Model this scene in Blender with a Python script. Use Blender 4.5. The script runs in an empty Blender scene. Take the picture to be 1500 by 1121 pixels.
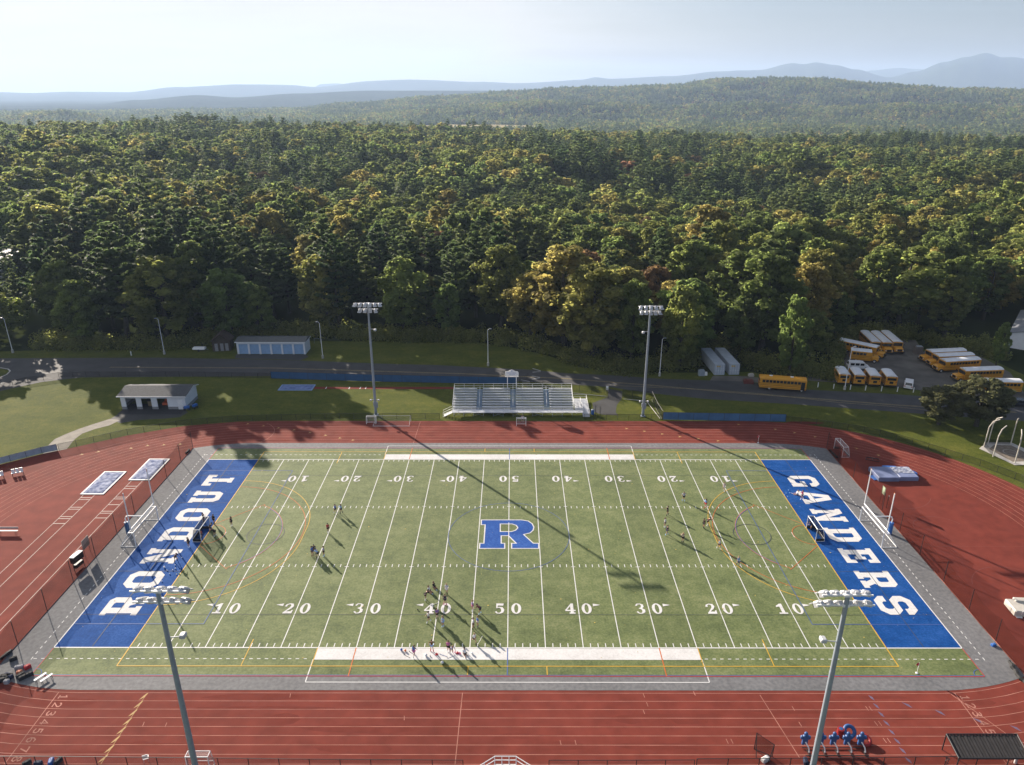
import bpy, math, random
import numpy as np
from mathutils import Vector, Matrix, noise, geometry
R = random.Random(7)
PI = math.pi
SC = bpy.context.scene
COL = SC.collection
rad = math.radians

# ------------------------------------------------------------------ measuring helper
# The survey of the place: a point seen at (px,py) of the 1500x1121 photo lies on the level ground at gp(px,py).
FPX, PIT, CX, CY, CH, YAW = 1076.7, rad(21.647), .61, -95.1, 62.57, .0012
def gp(px, py, z=0.0):
    a = (px-750)/FPX; b = -(py-560.5)/FPX
    dy = math.cos(PIT)+b*math.sin(PIT); dz = -math.sin(PIT)+b*math.cos(PIT)
    t = (z-CH)/dz; x = a*t; y = dy*t
    return (x*math.cos(YAW)-y*math.sin(YAW)+CX, x*math.sin(YAW)+y*math.cos(YAW)+CY)
def Z(x0, y0, s, pts):
    return [gp(x0+x/s, y0+y/s) for x, y in pts]

# ------------------------------------------------------------------ materials
MATS = {}
def nodes_of(m):
    m.use_nodes = True
    nt = m.node_tree; nt.nodes.clear()
    return nt, nt.nodes.new, nt.links.new
def srgb(h):
    h = h.lstrip('#'); v = [int(h[i:i+2], 16)/255 for i in (0, 2, 4)]
    return tuple(((c/12.92) if c <= .04045 else ((c+.055)/1.055)**2.4) for c in v)
def mat(name, col, rough=.6, metal=0.0, var=.12, scale=2.0, col2=None, bump=0.0, bscale=30, spec=.4, big=0.0):
    if name in MATS: return MATS[name]
    m = bpy.data.materials.new(name); nt, N, L = nodes_of(m)
    out = N('ShaderNodeOutputMaterial'); p = N('ShaderNodeBsdfPrincipled'); L(p.outputs[0], out.inputs[0])
    p.inputs['Roughness'].default_value = rough; p.inputs['Metallic'].default_value = metal
    p.inputs['Specular IOR Level'].default_value = spec
    tc = N('ShaderNodeTexCoord'); nz = N('ShaderNodeTexNoise'); nz.inputs['Scale'].default_value = scale
    nz.inputs['Detail'].default_value = 6; L(tc.outputs['Object'], nz.inputs['Vector'])
    cr = N('ShaderNodeValToRGB')
    c1 = [max(0, c*(1-var)) for c in col]; c2 = list(col2) if col2 else [min(1, c*(1+var)) for c in col]
    cr.color_ramp.elements[0].position = .3; cr.color_ramp.elements[1].position = .7
    cr.color_ramp.elements[0].color = (*c1, 1); cr.color_ramp.elements[1].color = (*c2, 1)
    L(nz.outputs['Fac'], cr.inputs[0])
    src = cr.outputs[0]
    if big:
        n2 = N('ShaderNodeTexNoise'); n2.inputs['Scale'].default_value = scale*.06; n2.inputs['Detail'].default_value = 4
        L(tc.outputs['Object'], n2.inputs['Vector'])
        mr = N('ShaderNodeMapRange'); mr.inputs['From Min'].default_value = .3; mr.inputs['From Max'].default_value = .7
        mr.inputs['To Min'].default_value = 1-big; mr.inputs['To Max'].default_value = 1+big; L(n2.outputs['Fac'], mr.inputs[0])
        mx = N('ShaderNodeMix'); mx.data_type = 'RGBA'; mx.blend_type = 'MULTIPLY'; mx.inputs[0].default_value = 1
        L(src, mx.inputs[6]); cb = N('ShaderNodeCombineColor')
        for i in range(3): L(mr.outputs[0], cb.inputs[i])
        L(cb.outputs[0], mx.inputs[7]); src = mx.outputs[2]
    L(src, p.inputs['Base Color'])
    if bump:
        n3 = N('ShaderNodeTexNoise'); n3.inputs['Scale'].default_value = bscale; n3.inputs['Detail'].default_value = 3
        L(tc.outputs['Object'], n3.inputs['Vector'])
        b = N('ShaderNodeBump'); b.inputs['Strength'].default_value = bump; b.inputs['Distance'].default_value = .05
        L(n3.outputs['Fac'], b.inputs['Height']); L(b.outputs[0], p.inputs['Normal'])
    MATS[name] = m
    return m
def netmat(name, col, dens):
    """a fine net or chain link: thin threads over mostly open area"""
    m = bpy.data.materials.new(name); nt, N, L = nodes_of(m)
    out = N('ShaderNodeOutputMaterial'); mx = N('ShaderNodeMixShader'); t = N('ShaderNodeBsdfTransparent'); d = N('ShaderNodeBsdfDiffuse')
    tc = N('ShaderNodeTexCoord'); nz = N('ShaderNodeTexNoise'); nz.inputs['Scale'].default_value = .6
    L(tc.outputs['Object'], nz.inputs['Vector'])
    mr = N('ShaderNodeMapRange'); mr.inputs['To Min'].default_value = dens*.75; mr.inputs['To Max'].default_value = dens*1.25
    L(nz.outputs['Fac'], mr.inputs[0]); L(mr.outputs[0], mx.inputs[0])
    d.inputs[0].default_value = (*col, 1); L(t.outputs[0], mx.inputs[1]); L(d.outputs[0], mx.inputs[2]); L(mx.outputs[0], out.inputs[0])
    return m
def turf(name, cols, rough=.8, sheen=0.0, panel=0.0):
    """synthetic turf: brushed pile leaning different ways, mottled at several sizes"""
    m = bpy.data.materials.new(name); nt, N, L = nodes_of(m)
    out = N('ShaderNodeOutputMaterial'); p = N('ShaderNodeBsdfPrincipled'); L(p.outputs[0], out.inputs[0])
    p.inputs['Roughness'].default_value = rough; p.inputs['Specular IOR Level'].default_value = .2 if panel else .04
    p.inputs['Sheen Weight'].default_value = sheen; p.inputs['Sheen Roughness'].default_value = .4
    tc = N('ShaderNodeTexCoord')
    def nz(s, d, stretch=None):
        n = N('ShaderNodeTexNoise'); n.inputs['Scale'].default_value = s; n.inputs['Detail'].default_value = d; n.inputs['Roughness'].default_value = .65
        if stretch:
            mp = N('ShaderNodeMapping'); mp.inputs['Scale'].default_value = stretch; L(tc.outputs['Object'], mp.inputs[0]); L(mp.outputs[0], n.inputs['Vector'])
        else: L(tc.outputs['Object'], n.inputs['Vector'])
        return n.outputs['Fac']
    a = nz(.14, 4, (1, 1.6, 1)); b = nz(.9, 5); c = nz(3.6, 5)
    def mth(op, x, y):
        q = N('ShaderNodeMath'); q.operation = op
        for i, v in enumerate((x, y)):
            if isinstance(v, (int, float)): q.inputs[i].default_value = v
            else: L(v, q.inputs[i])
        return q.outputs[0]
    s = mth('ADD', mth('ADD', mth('MULTIPLY', a, .36), mth('MULTIPLY', b, .3)), mth('MULTIPLY', c, .34))
    cr = N('ShaderNodeValToRGB'); e = cr.color_ramp.elements
    e[0].position = .36; e[0].color = (*cols[0], 1); e[1].position = .64; e[1].color = (*cols[2], 1)
    k = cr.color_ramp.elements.new(.5); k.color = (*cols[1], 1)
    L(s, cr.inputs[0]); src = cr.outputs[0]
    if panel:   # rolls of turf laid side by side, each a little different
        sp = N('ShaderNodeSeparateXYZ'); L(tc.outputs['Object'], sp.inputs[0]); fl = mth('FLOOR', mth('DIVIDE', sp.outputs[0], 4.572), 0)
        wn = N('ShaderNodeTexWhiteNoise'); wn.noise_dimensions = '1D'; L(fl, wn.inputs['W'])
        hv = N('ShaderNodeHueSaturation'); L(mth('ADD', mth('MULTIPLY', wn.outputs['Value'], panel), 1-panel/2), hv.inputs['Value']); L(src, hv.inputs['Color']); src = hv.outputs[0]
    L(src, p.inputs['Base Color'])
    bp = N('ShaderNodeBump'); bp.inputs['Strength'].default_value = .7; bp.inputs['Distance'].default_value = .06
    L(s, bp.inputs['Height']); L(bp.outputs[0], p.inputs['Normal'])
    return m
def leafmat(name, stops, trans=.4, tcol=None):
    """foliage: colour differs from tree to tree and leaf clump to leaf clump; light passes through the leaves"""
    m = bpy.data.materials.new(name); nt, N, L = nodes_of(m)
    out = N('ShaderNodeOutputMaterial'); mx = N('ShaderNodeMixShader'); d = N('ShaderNodeBsdfPrincipled'); t = N('ShaderNodeBsdfTranslucent')
    oi = N('ShaderNodeObjectInfo'); at = N('ShaderNodeAttribute'); at.attribute_name = 'tint'
    cr = N('ShaderNodeValToRGB'); el = cr.color_ramp.elements
    for i, (pos, c) in enumerate(stops):
        e = el[i] if i < 2 else el.new(pos)
        e.position = pos; e.color = (*c, 1)
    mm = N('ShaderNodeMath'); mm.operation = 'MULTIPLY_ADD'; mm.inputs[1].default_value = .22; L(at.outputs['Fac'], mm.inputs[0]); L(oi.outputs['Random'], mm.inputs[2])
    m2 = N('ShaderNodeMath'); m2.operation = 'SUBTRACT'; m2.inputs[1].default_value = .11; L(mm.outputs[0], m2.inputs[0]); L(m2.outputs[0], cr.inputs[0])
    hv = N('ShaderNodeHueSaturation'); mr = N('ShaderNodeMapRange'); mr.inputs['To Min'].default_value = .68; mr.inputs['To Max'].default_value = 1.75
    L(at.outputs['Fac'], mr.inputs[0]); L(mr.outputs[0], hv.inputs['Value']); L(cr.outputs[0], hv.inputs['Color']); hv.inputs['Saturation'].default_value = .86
    L(hv.outputs[0], d.inputs['Base Color']); d.inputs['Roughness'].default_value = .75; d.inputs['Specular IOR Level'].default_value = .12
    h2 = N('ShaderNodeHueSaturation'); h2.inputs['Saturation'].default_value = 1.0; h2.inputs['Value'].default_value = 2.6; h2.inputs['Hue'].default_value = .508
    L(hv.outputs[0], h2.inputs['Color']); L(h2.outputs[0], t.inputs[0])
    mx.inputs[0].default_value = trans; L(d.outputs[0], mx.inputs[1]); L(t.outputs[0], mx.inputs[2]); L(mx.outputs[0], out.inputs[0])
    m.cycles.use_bump_map_correction = False
    return m

# ------------------------------------------------------------------ mesh builder
class MB:
    def __init__(s): s.v = []; s.f = []
    def add(s, vs, fs):
        o = len(s.v); s.v += [tuple(v) for v in vs]; s.f += [[o+i for i in f] for f in fs]; return s
    def box(s, c, d, rz=0, M=None, bevel=0):
        x, y, z = d[0]/2, d[1]/2, d[2]/2
        if bevel:
            b = min(bevel, x*.45, y*.45, z*.45); prof = [(x-b, y), (x, y-b), (x, -y+b), (x-b, -y), (-x+b, -y), (-x, -y+b), (-x, y-b), (-x+b, y)]
            top = [(px*(x-b)/x if abs(px) == x else px*(x-b)/(x), py*(y-b)/y) for px, py in prof]
            vs = [(px, py, -z) for px, py in prof]+[(px, py, z-b) for px, py in prof]+[(px, py, z) for px, py in top]
            fs = [[7-i for i in range(8)][::1], list(range(16, 24))[::-1]]
            for k in (0, 8):
                for i in range(8): j = (i+1) % 8; fs.append([k+i, k+8+i, k+8+j, k+j])
        else:
            vs = [(-x, -y, -z), (x, -y, -z), (x, y, -z), (-x, y, -z), (-x, -y, z), (x, -y, z), (x, y, z), (-x, y, z)]
            fs = [[3, 2, 1, 0], [4, 5, 6, 7], [0, 1, 5, 4], [1, 2, 6, 5], [2, 3, 7, 6], [3, 0, 4, 7]]
        m = (M or Matrix.Identity(4)) @ Matrix.Translation(c) @ Matrix.Rotation(rz, 4, 'Z')
        return s.add([m @ Vector(v) for v in vs], fs)
    def tube(s, p, r0, r1=None, n=8, caps=True):
        """swept tube through points p; r0 may be a list"""
        p = [Vector(q) for q in p]; k = len(p)
        rs = list(r0) if isinstance(r0, (list, tuple)) else [r0+(((r1 if r1 is not None else r0)-r0)*i/(k-1)) for i in range(k)]
        vs = []; fs = []; up = None
        for i in range(k):
            t = (p[min(i+1, k-1)]-p[max(i-1, 0)]).normalized()
            if up is None: up = Vector((0, 0, 1)) if abs(t.z) < .9 else Vector((1, 0, 0))
            a = t.cross(up).normalized(); b = a.cross(t).normalized(); up = b
            for j in range(n):
                w = 2*PI*j/n; vs.append(p[i]+a*math.cos(w)*rs[i]+b*math.sin(w)*rs[i])
        for i in range(k-1):
            for j in range(n): q = (j+1) % n; fs.append([i*n+j, i*n+q, (i+1)*n+q, (i+1)*n+j])
        if caps: fs += [list(range(n))[::-1], [(k-1)*n+j for j in range(n)]]
        return s.add(vs, fs)
    def poly(s, pts, z, holes=()):
        loops = [[Vector((x, y, 0)) for x, y in pts]]+[[Vector((x, y, 0)) for x, y in h] for h in holes]
        flat = [v for l in loops for v in l]
        tr = geometry.tessellate_polygon(loops); fs = []
        for t in tr:
            a, b, c = (flat[i] for i in t)
            if (b-a).cross(c-a).z < 0: t = (t[0], t[2], t[1])
            fs.append(list(t))
        return s.add([(v.x, v.y, z) for v in flat], fs)
    def ribbon(s, pts, w, z, closed=False):
        P = [Vector((x, y)) for x, y in pts]; n = len(P); vs = []; fs = []
        ws = w if isinstance(w, (list, tuple)) else [w]*n
        for i in range(n):
            if closed: a, b = P[i-1], P[(i+1) % n]
            else: a, b = P[max(i-1, 0)], P[min(i+1, n-1)]
            d1 = (P[i]-a).normalized() if (P[i]-a).length > 1e-6 else None; d2 = (b-P[i]).normalized() if (b-P[i]).length > 1e-6 else None
            if d1 is None: d1 = d2
            if d2 is None: d2 = d1
            n1 = Vector((-d1.y, d1.x)); n2 = Vector((-d2.y, d2.x)); m = (n1+n2).normalized(); k = min(2.0, 1/max(.3, m.dot(n1)))
            q = m*ws[i]/2*k; vs += [(P[i].x+q.x, P[i].y+q.y, z), (P[i].x-q.x, P[i].y-q.y, z)]
        for i in range(n if closed else n-1):
            j = (i+1) % n; fs.append([2*i+1, 2*j+1, 2*j, 2*i])
        return s.add(vs, fs)
    def rect(s, x0, x1, y0, y1, z): return s.add([(x0, y0, z), (x1, y0, z), (x1, y1, z), (x0, y1, z)], [[0, 1, 2, 3]])
    def quad(s, a, b, c, d): return s.add([a, b, c, d], [[0, 1, 2, 3]])
    def prism(s, prof, a, b, M=None):
        """profile (y,z) points extruded along x from a to b"""
        n = len(prof); vs = [(a, y, z) for y, z in prof]+[(b, y, z) for y, z in prof]
        fs = [list(range(n)), [n+i for i in range(n)][::-1]]+[[i, n+i, n+(i+1) % n, (i+1) % n] for i in range(n)]
        return s.add([M @ Vector(v) for v in vs] if M else vs, fs)
    def sphere(s, c, r, n=10, m=7, sc=(1, 1, 1)):
        vs = []; fs = []
        for i in range(m+1):
            for j in range(n):
                a = PI*i/m; b = 2*PI*j/n
                vs.append((c[0]+r*sc[0]*math.sin(a)*math.cos(b), c[1]+r*sc[1]*math.sin(a)*math.sin(b), c[2]+r*sc[2]*math.cos(a)))
        for i in range(m):
            for j in range(n): q = (j+1) % n; fs.append([i*n+j, (i+1)*n+j, (i+1)*n+q, i*n+q])
        return s.add(vs, fs)
    def build(s, name, material, parent=None, smooth=False, label=None, cat=None, group=None, kind=None):
        me = bpy.data.meshes.new(name); me.from_pydata(s.v, [], s.f); me.materials.append(material)
        if smooth:
            for p in me.polygons: p.use_smooth = True
        me.update(); return link(name, me, parent, label, cat, group, kind)
def link(name, me, parent=None, label=None, cat=None, group=None, kind=None, loc=None, rz=None, sc=None):
    o = bpy.data.objects.new(name, me); COL.objects.link(o)
    if parent: o.parent = parent
    if loc is not None: o.location = loc
    if rz is not None: o.rotation_euler = (0, 0, rz)
    if sc is not None: o.scale = sc if isinstance(sc, (tuple, list)) else (sc,)*3
    return tag(o, label, cat, group, kind)
def tag(o, label=None, cat=None, group=None, kind=None):
    if label: o['label'] = label
    if cat: o['category'] = cat
    if group: o['group'] = group
    if kind: o['kind'] = kind
    return o
def thing(name, label, cat, loc=(0, 0, 0), rz=0, group=None, sc=None):
    return link(name, None, None, label, cat, group, None, loc, rz, sc)
def copy_tree(o, parent=None):
    c = o.copy(); COL.objects.link(c)
    if parent: c.parent = parent
    for ch in list(o.children): copy_tree(ch, c)
    return c
def again(root, label, loc, rz=0, group=None, sc=None):
    c = copy_tree(root); c.location = loc; c.rotation_euler = (0, 0, rz); c['label'] = label
    if group: c['group'] = group
    if sc: c.scale = (sc,)*3
    return c
def arc(cx, cy, r, a0, a1, n=24):
    return [(cx+r*math.cos(rad(a0+(a1-a0)*i/n)), cy+r*math.sin(rad(a0+(a1-a0)*i/n))) for i in range(n+1)]

white_paint = mat('white_paint', (.66, .655, .65), .7, var=.08, scale=1.5)
faded_paint = mat('track_line_paint', (.40, .19, .15), .9, var=.38, scale=.35, spec=.1)
alu = mat('aluminium', (.60, .62, .66), .4, .3, var=.06)
galv = mat('galvanised_steel', (.27, .31, .36), .55, .1, var=.08)
white_metal = mat('white_metal', (.8, .8, .8), .4, 0, var=.04)
black_metal = mat('black_metal', (.02, .02, .022), .5, 0, var=.1)
dark_rubber = mat('dark_rubber', (.02, .02, .02), .8, 0, var=.2)
conc = mat('concrete', (.42, .40, .37), .85, var=.15, scale=1.2, bump=.2)
glass_dark = mat('dark_glass', (.02, .025, .03), .12, 0, var=.1, spec=.8)
blue_pad = mat('blue_vinyl', (.03, .13, .42), .45, var=.12)
HAZE = 8e-5
EXPO = 1.5
# ------------------------------------------------------------------ terrain
def fb(x, y, s, o=4, seed=0): return noise.fractal(Vector((x/s+seed, y/s-seed*.7, seed*1.3)), 1.0, 2.0, o)
def sm(a, b, x):
    t = max(0, min(1, (x-a)/(b-a))); return t*t*(3-2*t)
# (azimuth as tan, rise above the eye as tan) of each range's crest, its distance and breadth in metres
def crest(pts):
    out = []
    for px, py in pts:
        b = -(py-560.5)/FPX; out.append(((px-750)/FPX/(math.cos(PIT)+b*math.sin(PIT)), (b*math.cos(PIT)-math.sin(PIT))/(math.cos(PIT)+b*math.sin(PIT))))
    return out
def interp(pts, u):
    if u <= pts[0][0]: return pts[0][1]
    if u >= pts[-1][0]: return pts[-1][1]
    for (a, p), (b, q) in zip(pts, pts[1:]):
        if a <= u <= b:
            t = (u-a)/(b-a); t = t*t*(3-2*t); return p+(q-p)*t
VALLEY = -45
RANGES = [
    (2980, 370, crest([(-300, 190), (480, 182), (560, 172), (640, 165), (695, 161), (785, 154), (875, 156), (975, 161), (1100, 157), (1200, 161), (1320, 157), (1500, 160), (1800, 165)]), 3),  # dist, half breadth towards us, crest
    (3900, 950, crest([(-300, 176), (300, 171), (430, 164), (520, 156), (640, 146), (750, 139), (870, 133), (990, 129), (1060, 120.5), (1190, 121), (1300, 130), (1400, 135), (1500, 137), (1800, 140)]), 5),
    (7500, 1700, crest([(-300, 158), (60, 156), (130, 152), (200, 145), (290, 139), (340, 142), (430, 137), (550, 133), (700, 133), (900, 140), (1800, 140)]), 7),
    (3150, 350, crest([(-300, 174), (0, 172), (60, 166), (90, 165), (120, 169), (160, 175), (240, 177), (330, 173), (520, 172), (600, 170), (700, 172), (800, 176), (900, 180), (1800, 180)]), 2.5),
    (14500, 3800, crest([(-600, 145), (-200, 140), (0, 135), (40, 136), (100, 134.5), (180, 135.5), (260, 128), (350, 124), (420, 125), (460, 127.5), (540, 119), (600, 117), (700, 120), (760, 122), (850, 117), (872, 113), (890, 115), (980, 112), (1050, 105), (1110, 104), (1160, 95.5), (1175, 97), (1192, 95), (1220, 98.5), (1250, 104.5), (1300, 115), (1340, 108), (1380, 96), (1412, 90), (1440, 86), (1465, 92), (1480, 91.5), (1520, 97), (1600, 104), (1700, 112), (2000, 128), (2600, 150)]), 24),
    (18500, 2000, crest([(-600, 150), (440, 140), (470, 123.5), (490, 122.5), (520, 126), (840, 130), (1230, 120), (1275, 106), (1312, 103), (1345, 105), (1420, 125), (2000, 150)]), 5),
]
def terrain(x, y):
    d = y-95.0
    near = sm(0, 160, d) if abs(x) < 400 else sm(0, 160, max(d, (abs(x)-400)))
    if near <= 0: return 0.0
    rx, ry = x-CX, y-CY; r = math.hypot(rx, ry)
    u = rx/max(ry, 1.0) if ry > 0 else (9 if rx > 0 else -9); u = max(-3, min(3, u))
    roll = fb(x, y, 190, 3, 3)*14*near*(1-.55*sm(450, 850, r))
    west = sm(300, -500, x)
    h = roll+near*(-1+8*west*sm(350, 850, r)-10*(1-west)*sm(350, 900, r))
    drop = sm(980, 1350, r+60*fb(x, y, 300, 2, 9)); h = h*(1-drop)+drop*(VALLEY+fb(x, y, 500, 3, 5)*4)
    best = h
    if ry > 300:
        for D, W, cr, rel in RANGES:
            k = max(0.0, 1-abs(r-D)/(W if r < D else W*.7)) if True else 0
            if k <= 0: continue
            k = k*k*(3-2*k)
            top = CH+D*interp(cr, u)
            relief = fb(x, y, D*.07, 5, D*.01)
            v = VALLEY+(top-VALLEY)*min(1.0, k*(1+.28*relief*(1-k)*2))+rel*relief*(1-.6*k)*k
            best = max(best, v)
    return best
az = [-180, -150, -120, -100, -90, -80, -70, -62, -56]+[-52+104*i/620 for i in range(621)]+[56, 62, 70, 80, 90, 100, 120, 150, 180]
rs = [0, 40, 80, 120, 160]; r = 180.0
while r < 20800:
    rs.append(r); r *= 1.0165 if r < 9500 else 1.022
vs = []; fs = []
for i, r in enumerate(rs):
    for a in az:
        x = CX+r*math.sin(rad(a)); y = CY+r*math.cos(rad(a)); vs.append((x, y, terrain(x, y)-.06))
n = len(az)
for i in range(len(rs)-1):
    for j in range(n-1):
        a = i*n+j; fs.append([a, a+1, a+n+1, a+n])
ZLOW, ZTOP = min(v[2] for v in vs)-1, max(v[2] for v in vs)+25
print('terrain z', ZLOW, ZTOP)
me = bpy.data.meshes.new('terrain'); me.from_pydata(vs, [], fs)
for p in me.polygons: p.use_smooth = True
forest_floor = mat('forest_floor', (.022, .032, .012), 1.0, var=.35, scale=.03, col2=(.045, .056, .020), bump=.3, bscale=2, spec=0, big=.25)
me.materials.append(forest_floor); link('terrain', me, kind='structure')

# ------------------------------------------------------------------ lawns, roads, lot
M_lawn = turf('mown_grass', [(.044, .058, .011), (.080, .094, .017), (.135, .132, .030)], rough=.9)
M_road = mat('asphalt_road', (.052, .052, .056), .85, var=.18, scale=.35, bump=.15, bscale=15, big=.12)
M_drive = mat('asphalt_drive', (.04, .04, .042), .85, var=.2, scale=.5, bump=.15, bscale=15)
M_path = mat('worn_path', (.20, .18, .15), .9, var=.2, scale=.8, bump=.2)
M_lot = mat('gravel_lot', (.105, .098, .088), .95, var=.3, scale=.25, col2=(.15, .14, .125), bump=.4, bscale=20, big=.2)
EDGE = [gp(*p) for p in [(0, 515), (100, 512), (230, 512), (320, 505), (350, 490), (460, 500), (560, 500), (650, 498), (730, 505), (800, 520), (850, 538), (930, 546), (1020, 546), (1100, 545), (1130, 552), (1200, 553), (1235, 553)]]
lawn = [(-260, -150), (-260, 100), (-150, 100)]+EDGE+[gp(1237, 500), gp(1262, 497), gp(1340, 496), gp(1352, 512), gp(1430, 516), gp(1480, 540), (122, 66), (170, 62), (260, 62), (260, -150)]
b = MB(); b.poly(lawn, -.012); b.build('lawn', M_lawn, kind='structure')
near_edge = [(-260, 60), gp(-60, 590), gp(0, 573), gp(60, 560), gp(120, 553), gp(400, 551), gp(551, 555), gp(685, 557), gp(760, 559), gp(833, 563), gp(892, 567), gp(953, 576), gp(1034, 584.6), gp(1167, 592.6), gp(1300, 602.5), gp(1400, 610), gp(1500, 617), gp(1600, 625)]
far_edge = [(-260, 79), gp(-60, 527), gp(0, 525), gp(230, 524), gp(340, 526), gp(400, 527), gp(473, 529.5), gp(560, 533), gp(640, 535), gp(700, 538), gp(780, 542), gp(830, 547), gp(900, 550), gp(967, 555), gp(1087, 559), gp(1183, 571), gp(1300, 577), gp(1358, 581), gp(1420, 585), gp(1500, 592), gp(1600, 597)]
b = MB(); b.poly(near_edge+far_edge[::-1], 0.004); b.build('road', M_road, kind='structure')
b = MB(); b.poly([gp(*p) for p in [(344, 525), (346, 519.5), (448, 519.5), (452, 523), (440, 528), (400, 526.2), (360, 525.7)]], .012); b.build('garage_driveway', M_road, kind='structure')
b = MB(); b.poly([gp(*p) for p in [(1040, 557.5), (1044, 551), (1090, 551), (1110, 553), (1115, 561)]], .0); b.build('container_pad', M_lot, kind='structure')
lot = [gp(*p) for p in [(1240, 506), (1262, 499), (1340, 497), (1352, 514), (1430, 519), (1480, 546), (1500, 575), (1510, 591), (1420, 584), (1358, 580), (1352, 573), (1330, 569), (1300, 566), (1236, 561), (1200, 559), (1140, 553), (1230, 549)]]
b = MB(); b.poly(lot, .009); b.build('parking_lot', M_lot, kind='structure')
# faded yellow centre lines and white words and arrows on the road
M_yel = mat('road_yellow', (.34, .27, .12), .8, var=.25, scale=1.5)
M_rwhite = mat('road_white', (.34, .34, .34), .8, var=.25, scale=1.5)
mid = [((a[0]+c[0])/2, (a[1]+c[1])/2) for a, c in [((-100, 66), (-95, 79)), ((-56, 66.2), (-59, 77.8)), ((-10, 63.8), (-12, 72.5)), ((13, 61.2), (13.5, 68.8)), ((31, 56), (38, 64.7)), ((45, 52.5), (52, 61)), ((63, 49.6), (68, 57)), ((80, 46), (86, 53)), ((104, 41.5), (108, 50))]]
b = MB()
for k in (-.16, .16): b.ribbon([(x, y+k) for x, y in mid], .11, .016)
b.ribbon([gp(900, 565), gp(1040, 571), gp(1114, 577), gp(1230, 590), gp(1300, 595), gp(1400, 605)], .12, .020)
b.build('road_centre_line', M_yel, kind='structure')
b = MB()
for q in [[(780, 540), (792, 543.5)], [(780, 545.5), (792, 544.5)], [(779, 551), (791, 553)], [(779, 556), (791, 553.5)], [(763, 556.5), (776, 559)], [(765, 560), (776, 560)]]:
    b.ribbon([gp(*p) for p in q], .35, .017)
b.build('road_arrow_marking', M_rwhite, kind='structure')
b = MB()
for q in [[(0, 553.5), (10, 549), (15, 544), (12, 541), (0, 539)]]: b.ribbon([gp(*p) for p in q], .3, .06)
b.build('kerb', conc, kind='structure')
b = MB(); b.poly([gp(*p) for p in [(-20, 551), (0, 552), (9, 548), (14, 544), (11, 542), (0, 540), (-20, 539)]], .03); b.build('traffic_island_lawn', M_lawn, kind='structure')
zz = (0, 440, 3.7375)
b = MB(); b.poly(Z(*zz, [(236, 840), (268, 790), (300, 760), (355, 735), (430, 705), (520, 675), (600, 650), (660, 655), (600, 685), (520, 705), (450, 730), (410, 760), (365, 815)]), .002); b.build('footpath', M_path, kind='structure')
b = MB(); b.poly(Z(*zz, [(600, 652), (650, 622), (668, 601), (1004, 601), (1030, 612), (985, 640), (900, 648), (760, 655), (660, 672)]), -.002); b.build('shed_apron', M_drive, kind='structure')
b = MB(); b.poly(Z(600, 430, 3.7375, [(1086, 520), (1165, 535), (1162, 575), (1135, 610), (1128, 650), (1145, 668), (1055, 664), (1010, 650), (1000, 600), (1040, 585), (1086, 568)]), .0); b.build('gate_path', M_drive, kind='structure')

# tar patches, sealed cracks and a mown verge edge
b = MB()
for i in range(26):
    t = i/26*(len(near_edge)-3)+1; k = int(t); u = t-k; q = R.uniform(.15, .85)
    a = Vector(near_edge[min(k, 16)]).lerp(Vector(near_edge[min(k+1, 17)]), u); c = Vector(far_edge[min(int(t*18/17), 18)]).lerp(Vector(far_edge[min(int(t*18/17)+1, 19)]), u); p = a.lerp(c, q)
    if abs(p.x) > 125: continue
    ang = R.choice([0, 1.5, .2, -.3]); L_ = R.uniform(2, 7); P = [(p.x+math.cos(ang)*L_*(j/5-.5)+R.uniform(-.2, .2), p.y+math.sin(ang)*L_*(j/5-.5)+R.uniform(-.15, .15)) for j in range(6)]
    b.ribbon(P, R.choice([.09, .12, .5]), .0085+.0002*i)
b.build('road_patches', mat('tar_seal', (.028, .028, .03), .7, var=.2), kind='structure')
# ------------------------------------------------------------------ running track
M_track = mat('track_red', (.172, .038, .027), .9, var=.16, scale=.5, bump=.08, bscale=60, spec=.08, big=.16)
M_apron = mat('apron_asphalt', (.13, .13, .138), .85, var=.14, scale=2.2, col2=(.18, .18, .186), bump=.35, bscale=25, big=.14)
outer = [(48, 41.3)]+arc(48, 0, 41.3, 90, -90, 40)[1:]+[(-48, -41.3), (-75, -41.3), (-98, -25), (-106, 5), (-96, 18.5), (-91.7, 22.4), (-86.6, 26.6), (-81.3, 29.9), (-74.8, 34.4), (-65.8, 38.7), (-55.5, 40.9), (-48, 41.3)]
b = MB(); b.poly(outer, .0); b.build('running_track', M_track, kind='structure')
b = MB(); b.rect(-80, 110, -43.6, -41.3, -.004); b.build('near_track_border', M_track, kind='structure')
def oval(r, n=40): return arc(48, 0, r, -90, 90, n)+arc(-48, 0, r, 90, 270, n)
b = MB()
for i in range(34):   # re-rolled patches and water stains on the old surface
    x0 = R.uniform(-60, 60); far = i % 3 == 0; y0 = R.uniform(32, 40.5) if far else R.uniform(-40.8, -32); w = R.uniform(1.2, 9); d = R.uniform(.2, .9)
    b.poly([(x0+w*math.cos(a/9*6.283)*R.uniform(.75, 1.1), y0+d*math.sin(a/9*6.283)*R.uniform(.7, 1.1)) for a in range(9)], .0015+.00009*i)
b.build('track_stains', mat('track_stain', (.158, .037, .027), .95, var=.12, scale=.6, spec=.05), kind='structure')
b = MB()
for k in range(9): b.ribbon(oval(31.55+1.17*k), .06, .006, closed=True)
for xx in (-50.2, 50.0): b.ribbon([(xx, -31.5), (xx, -41)], .08, .0075)
b.ribbon([(-5, -31.5), (-5.15, -41)], .08, .0075); b.ribbon([gp(1113, 1018), gp(1171, 1110)], .07, .0085)
b.ribbon([gp(1393, 1017), gp(1478, 1078)], .07, .0095)
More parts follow.
